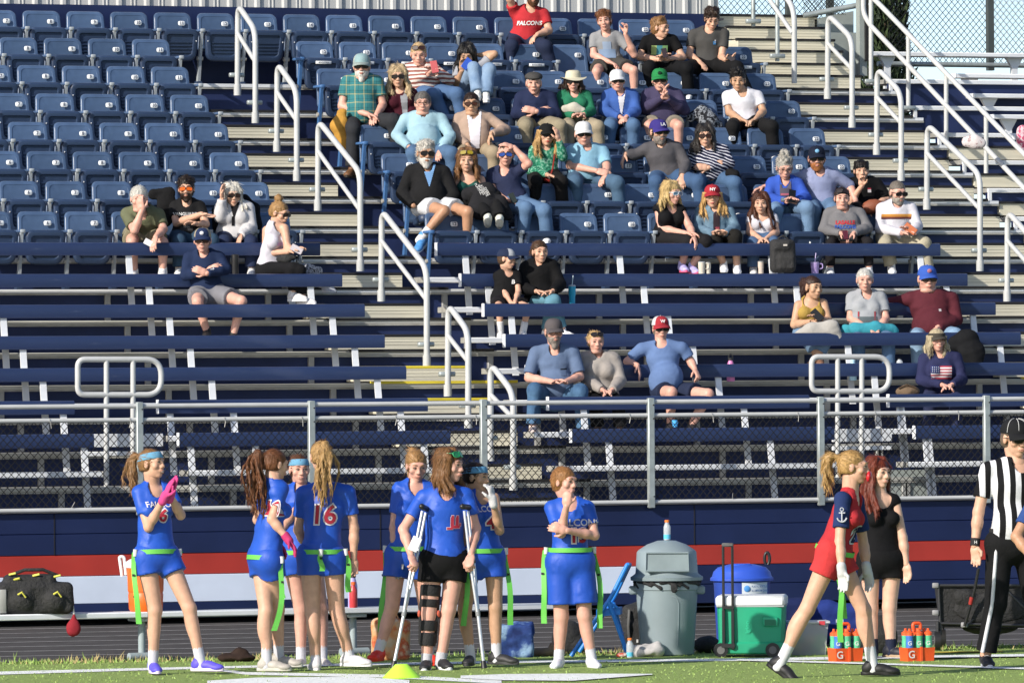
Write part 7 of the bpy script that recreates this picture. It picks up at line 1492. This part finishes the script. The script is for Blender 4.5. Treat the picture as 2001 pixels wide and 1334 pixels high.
# bottle carriers
def carrier(label, px, py):
    c = gp(px, py); t = thing('bottle_carrier', label, 'bottle carrier', c, 'orange squeeze bottle carriers'); R = turn(24); q0_ = L3(c, R); q = lambda x, y, z: q0_(x*.82, y*.82, z*.95); m = mat('carrier_orange', (.78, .10, .025), rough=.4, var=.05)
    mb = MB(); mb.rings([[q(x*s, y*s, z) for x, y in ((-.14, -.085), (.14, -.085), (.14, .085), (-.14, .085))] for s, z in ((.94, 0), (1, .10), (1.02, .105), (.97, .105), (.92, .03))], m); build('tray', mb, t, smooth=30)
    mb = MB(); mb.box(q(0, 0, .14), (.02, .05, .22), m, R, ch=.004); mb.tube(fillet([q(-.035, 0, .24), q(-.04, 0, .295), q(.04, 0, .295), q(.035, 0, .24)], .02), .013, m, n=8); mb.box(q(0, -.088, .055), (.018, .01, .11), m, R); build('handle', mb, t, smooth=50)
    mb = MB(); put_text(mb, 'G', q(-.10, -.0835, .05), R[0], R[2], .055, cloth('f0f0f0'), off=.006); build('emblem', mb, t)
    for i in range(3):
        for j in range(2):
            p = q(-.095+.095*i+(.0 if i != 1 else .0), -.04+.08*j, .06); mb = MB(); mt = mat('squeeze_green', (.10, .48, .26), rough=.4, alpha=.92); mb.lathe([(.028, 0), (.029, .085), (.026, .10), (.029, .115), (.029, .135)], mt if (i+j) % 3 else mat('squeeze_blue', (.05, .16, .5), rough=.4), p, 16)
            if j == 0: put_text(mb, 'G', p-FW*.031+UP*.075, RT, UP, .03, cloth('e8e8e8'), off=.001)
            b = build('bottle', mb, t); mb = MB(); mb.lathe([(.030, .133), (.030, .155), (.018, .162), (.010, .17), (.010, .185)], m, p, 16); build('cap', mb, b)
carrier('orange bottle carrier with green bottles behind the red jersey girl', 1652, 1291)
carrier('orange bottle carrier with green bottles next to the black wagon', 1792, 1290)
# folding wagon
c = gp(1925, 1272); t = thing('folding_wagon', 'black fabric folding wagon behind the referee', 'wagon', c+FW*.3); Dw = depth(c)+.3
def wk(px, py, dy=0.): return atD(px, py, Dw+dy)
mb = MB(); a, b, d_, e = wk(1832, 1146), wk(2045, 1146), wk(2030, 1226), wk(1842, 1226); mb.add([a, b, d_, e]+[p+FW*.4 for p in (a, b, d_, e)], [(3, 2, 1, 0), (4, 5, 6, 7), (0, 4, 7, 3), (1, 2, 6, 5), (3, 7, 6, 2)], m_blackf)
cc = wk(1938, 1188, .0); soft_([ellp(cc, (.30, .03, .12), R0), ellp(wk(1885, 1165), (.09, .05, .06), R0), ellp(wk(1935, 1226, .2), (.22, .12, .05), R0)], m_blackf, .012, .03, .008, 20, 4, mb); build('basket', mb, t, smooth=60)
mb = MB(); mt = mat('wagon_frame', (.05, .05, .055), rough=.4, metal=.4)
for p0, p1 in (((1828, 1143), (2050, 1143)), ((1834, 1143), (1838, 1240)), ((1836, 1217), (2050, 1222)), ((1890, 1222), (1960, 1146)), ((1960, 1146), (2040, 1224))): mb.tube([wk(*p0, -.02), wk(*p1, -.02)], .011, mt, n=8)
for p in ((1828, 1143), (1828, 1196), (1884, 1220)): mb.box(wk(*p, -.03), (.05, .03, .04), mat('joint_grey', (.25, .25, .26)), R0, ch=.005)
build('frame', mb, t, smooth=50)
mb = MB(); mb.tube([wk(1885, 1222, -.06), wk(1905, 1150, -.12), wk(1912, 1110, -.16)], .012, m_blackp, n=8); mb.tube([wk(1896, 1180, -.1), wk(1899, 1166, -.11)], .016, cloth('b03028'), n=8); build('pull_handle', mb, t, smooth=50)
for px, dy in ((1832, -.04), (2035, -.04), (1842, .4)):
    mb = MB(); p = wk(px, 1254, dy); p = A(p[0], p[1], .075); mb.tube([p-RT*.022, p+RT*.022], .075, m_blackp, n=22); mb.tube([p-RT*.025, p+RT*.025], .04, mat('hub_grey', 'ffffff'), n=14); mb.tube([p+UP*.03, p+UP*.15], .014, mt, n=8); build('wheel', mb, t, smooth=40)
# ---------------------------------------------------------------- small things in the stand
def phone(label, px, py, D, cl, ang=20, s=1.):
    c = atD(px, py, D); mb = MB(); R = turn(10, ang, -25); mb.box(c, (.072*s, .009, .14*s), mat('phone_'+cl, soft(cl), rough=.3), R, ch=.003); mb.box(c-R[1]*.005, (.064*s, .002, .128*s), mat('phone_back_'+cl, soft(cl, .85), rough=.25), R)
    single('phone', mb, label, 'phone', 'phones in hands')
phone('coral red phone held by the woman in the striped cardigan', 849, 131, Dc(6, 826)-.33, 'c85a5c', 8)
phone('bright blue phone held by the long haired girl', 912, 125, Dc(6, 920)-.32, '2f62d8', -40)
phone('black can shaped phone held by the teen in printed tee', 1299, 104, Dc(7, 1288)-.32, '3a3034', 10, .8)
phone('dark phone in the hand of the teen in charcoal tee', 1427, 113, Dc(7, 1388)-.36, '2a2428', 50, .8)
phone('black phone held by the woman in the blue hoodie', 1548, 383, Dc(2, 1535)-.34, '18181a', -10)
phone('black phone held by the woman in mustard tank', 1597, 616, Db(3, 1588)-.37, '18181a', 40)
phone('orange phone held by the man in the white shirt', 1779, 447, Dc(1, 1750)-.36, 'b8602c', 50)
phone('pale phone in the hand of the man in olive polo', 292, 475, Dc(1, 276)-.46, 'c8c8ca', 60, .8)
phone('phone held by the woman with the hair bun', 580, 487, Db(1, 535)-.34, 'a8a0a8', 60, .9)
phone('dark phone in the hand of the man in navy polo', 1002, 387, Dc(2, 995)-.34, '2c3430', 20, .8)
phone('dark red phone held by the woman in the grey hoodie', 1652, 459, Dc(1, 1650)-.36, '5a2030', 5, .7)
def sblob(name, label, cat, D, pts, m, flat=.6, h=.011, k=.03, noise=.008, nf=24, seed=2, parts=None, sub='cloth'):
    """draped or crumpled soft thing: pts = [(px, py, radius_m, dz)] blobs joined in order"""
    P = [(atD(x, y, D-dz), r) for x, y, r, dz in pts]; pr = [cone(P[i][0], P[i+1][0], P[i][1], P[i+1][1], (FW, flat)) for i in range(len(P)-1)] if len(P) > 1 else [ellp(P[0][0], (P[0][1],)*3)]
    mb = soft_(pr, m, h, k, noise, nf, seed); V = np.concatenate(mb.V); return single(name, mb, label, cat, smooth=179)
D5 = Dc(5, 700)
sblob('jacket', 'mustard yellow jacket hanging from the aisle seat beside the plaid shirt', 'jacket', D5-.1, [(668, 222, .05, .1), (664, 245, .085, .12), (672, 275, .085, .12), (688, 300, .05, .12)], cloth('c8922a'), noise=.012)
Dk2 = Dc(2, 918)
t = sblob('blanket', 'black blanket with white lettering over the lap of the girl in green tank', 'blanket', Dk2, [(915, 380, .07, .30), (948, 378, .11, .36), (940, 405, .12, .40), (975, 398, .09, .38), (990, 420, .06, .34)], cloth('26262a'), .5)
mbt = MB(); nb_ = atD(946, 372, Dk2-.47)
for i, s_ in enumerate(('EVERY', 'ATHLETE', 'WORKS', 'PLAYFUL')): put_text(mbt, s_, nb_+nrm(RT*.45-UP*.9)*.0+RT*(.028-.028*i)+UP*(.008*i)-UP*.01, nrm(UP*.86+RT*-.5)*-1, nrm(RT*.86+UP*.5), .022, cloth('dcdcdc'), off=.0)
build('lettering', mbt, t)
sblob('jacket', 'light grey jacket over the knees of the woman in mustard tank', 'jacket', Db(3, 1588), [(1562, 660, .07, .40), (1590, 645, .08, .44), (1625, 640, .07, .46), (1636, 658, .05, .44)], cloth('b4b0aa'), .6, noise=.010)
sblob('jacket', 'turquoise jacket tied round the waist of the white haired woman', 'jacket', Db(3, 1692), [(1655, 648, .07, .16), (1672, 642, .06, .28), (1712, 642, .06, .28), (1742, 648, .07, .2), (1744, 658, .04, .2)], cloth('2aa0b4'), .7, noise=.010)
sblob('jacket', 'black jacket draped over the bench beside the woman in the flag sweater', 'jacket', Db(4, 1885), [(1868, 672, .08, .0), (1890, 668, .12, .02), (1900, 690, .12, .06), (1908, 715, .05, .08)], cloth('1a1b1e'), .6, noise=.012)
sblob('jacket', 'black jacket hung over an empty seat beside the bearded man', 'jacket', Dc(1, 315)+.12, [(300, 380, .05, .02), (330, 378, .06, .02), (326, 400, .09, .03), (322, 425, .09, .05)], cloth('1b1b1d'), .3, noise=.008)
sblob('jacket', 'black jacket round the shoulders of the woman in cream fleece', 'jacket', Dc(1, 480)+.08, [(426, 412, .06, .0), (432, 440, .08, .02), (490, 440, .1, .02), (494, 408, .07, .0), (478, 392, .06, -.02)], cloth('17171a'), .5, noise=.008)
sblob('jacket', 'silver black puffer jacket on the seat beside the white polo boy', 'jacket', Dc(5, 1375)-.1, [(1350, 230, .045, .12), (1372, 220, .07, .12), (1385, 238, .10, .14), (1402, 244, .06, .12)], blotch('puffer', [(.35, '17181c'), (.48, '2c2f36'), (.58, '9aa0aa'), (.66, '23252a')], 26), .7)
sblob('hat', 'black knit hat on the knee of the woman in stripes', 'hat', Dc(3, 1392), [(1426, 338, .05, .3), (1436, 342, .055, .32)], cloth('1c1c1e'), .9)
c = atD(1530, 532, Db(1, 1530)-.12); t = thing('backpack', 'large black backpack standing on the bench below the auburn haired girl', 'backpack', c); q = L3(c, R0)
mb = soft_([rbox(q(0, 0, .16), (.125, .09, .165), R0, .05), rbox(q(.03, -.085, .10), (.085, .03, .075), R0, .03), rbox(q(-.01, -.06, .26), (.09, .05, .05), R0, .03)], m_blackf, .011, .02, .006, 22, 3); build('bag_body', mb, t, smooth=179)
mb = MB(); mb.tube([q(-.05, 0, .33), q(0, -.01, .36), q(.05, 0, .33)], .009, m_blackf, n=6); build('handle', mb, t); mb = MB(); mb.box(q(.02, -.118, .265), (.04, .006, .018), cloth('c8c0b8'), R0); build('badge', mb, t)
c = atD(1772, 775, Db(5, 1772)-.25); t = thing('handbag', 'tan woven handbag on the bench beside the woman in the flag sweater', 'bag', c); q = L3(c, R0)
mb = soft_([ellp(q(0, 0, .05), (.11, .07, .06), R0), ellp(q(.03, 0, .07), (.08, .06, .04), R0)], cloth('7c6650'), .01, .03, .01, 30, 3); build('bag_body', mb, t, smooth=179); mb = MB(); mb.tube([q(-.08, -.05, .08), q(0, -.07, .115), q(.09, -.05, .08)], .008, cloth('5a4838'), n=6); build('strap', mb, t)
sblob('tote_bag', 'cream bag on the lap of the woman in green', 'bag', Dc(5, 1122), [(1104, 213, .04, .2), (1122, 212, .06, .2), (1138, 216, .035, .2)], cloth('c8c4b4'), .6, noise=.004)
c = atD(1074, 350, Dc(3, 1066)-.22); t = thing('crossbody_bag', 'red crossbody bag of the woman in the black cap', 'bag', c); mb = soft_([ellp(c, (.07, .03, .035), R0)], cloth('98281e'), .008, .02, .003); build('bag_body', mb, t, smooth=179); mb = MB(); mb.tube([c, atD(1080, 330, Dc(3, 1066)-.19), atD(1084, 302, Dc(3, 1066)-.10)], .008, cloth('98281e'), n=6); build('strap', mb, t)
# football
c = atD(1703, 404, Dc(2, 1692)-.36); mb = MB(); mb.lathe([(.002, -.13), (.03, -.11), (.062, -.06), (.075, 0), (.062, .06), (.03, .11), (.002, .13)], mat('ball_leather', (.22, .065, .03), rough=.6, bump=.3, bs=90), (0, 0, 0), 20); V = mb.V[0]; mb.V[0] = c+V[:, :1]*(FW)+V[:, 1:2]*nrm(UP-RT*.3)+V[:, 2:3]*nrm(RT+UP*.3); single('football', mb, 'brown leather football in the lap of the boy in black', 'ball')
# cups and bottles along the benches
def bt(px, py, i): return atD(px, py, depth(atY(px, py, pY(i)-.17)))
tumbler('turquoise tumbler with lid and straw on the bench beside the black hoodie', bt(1118, 597, 1), .20, .030, .036, mat('turq', (.02, .34, .52), rough=.35), mcl, mat('straw', (.5, .6, .65)))
bottle('pink water bottle with black cap on the bench right of the red cap', atY(1428, 745, pY(4)+.09), .225, .038, mat('pink_metal', (.62, .20, .44), rough=.35), m_blackp, .55, loop=True, name='water_bottle', cat='bottle')
tumbler('lilac tumbler with straw on the bench beside the backpack', bt(1592, 535, 0)-FW*.05, .115, .036, .042, mat('lilac_cup', (.34, .25, .5), rough=.4), mat('lilac_lid', (.42, .34, .56), rough=.4), mat('straw2', (.5, .42, .66)), handle=mat('lilac_cup', 'ffffff'))
tumbler('cream tumbler on the deck beside the blond woman in black', bt(1371, 536, 0), .125, .03, .034, mat('cream_cup', (.55, .50, .42), rough=.4), mcl, handle=mat('cream_cup', 'ffffff'))
tumbler('cream cup with steel rim behind the denim jacket woman', bt(1384, 536, 0), .12, .022, .026, mat('cream_cup', 'ffffff'), m_alu)
tumbler('beige tumbler on the deck at the feet of the auburn haired girl', bt(1487, 536, 0), .13, .026, .03, mat('beige_cup', (.5, .42, .36), rough=.4), m_alu)
bottle('pale blue water bottle on the deck under the white haired woman', atY(1667, 743, pY(4)+.09), .205, .034, mat('paleblue', (.36, .58, .72), rough=.4), mat('paleblue2', (.42, .62, .74), rough=.4), .6, name='water_bottle')
bottle('clear water bottle on the deck left of the woman in the flag sweater', bt(1758, 718, 3), .09, .03, mcl, m_blackp, .5, name='water_bottle')
tumbler('small blue paper cup at the feet of the man in the red cap', bt(1319, 834, 5)-FW*.02, .065, .022, .03, mat('papercup', (.06, .34, .7), rough=.5), mat('papercup', 'ffffff'))
tumbler('tall black tumbler with red sticker on the bench behind the navy pullover', bt(460, 536, 0)-FW*.03, .19, .03, .034, m_blackp, m_blackp)
sblob('clothing', 'bundle of white and black clothing on the bench end beside the hair bun', 'clothing', Db(1, 610), [(592, 523, .04, .05), (606, 527, .05, .06), (622, 528, .04, .06)], blotch('floral', [(.4, '1a1a1c'), (.52, 'c8c8d0'), (.62, '6a6a70')], 40))
c = atD(637, 560, Db(1, 637)-.02); H = Head(c-UP*.04, .9, 30, 10, 0); mb = cap_mesh(H, cloth('d4d4d8', bump=.2)); single('cap', mb, 'white baseball cap hanging behind the end of the bench', 'cap', smooth=60)
sblob('purse', 'white quilted bag on the steps of the far right section', 'bag', depth(atY(1903, 280, 62.6)), [(1890, 277, .06, 0), (1905, 277, .07, 0), (1917, 280, .05, 0)], blotch('quilt', [(.4, 'dcd0d0'), (.55, 'e8e0e0'), (.62, 'b89a9c')], 30), .7, noise=.003)
sblob('jacket', 'pink and white checked coat on the bench at the right photo edge', 'jacket', depth(atY(1998, 268, 63.4)), [(1999, 256, .06, 0), (2000, 275, .07, 0), (2004, 288, .06, 0)], blotch('pinkcheck', [(.45, 'd04070'), (.55, 'e8c8d0')], 40), .7)
sblob('belt_bag', 'black belt bag at the waist of the woman with the hair bun', 'bag', Db(1, 535), [(545, 506, .03, .2), (560, 506, .04, .24), (574, 502, .025, .24)], m_blackf, .6, noise=.003)
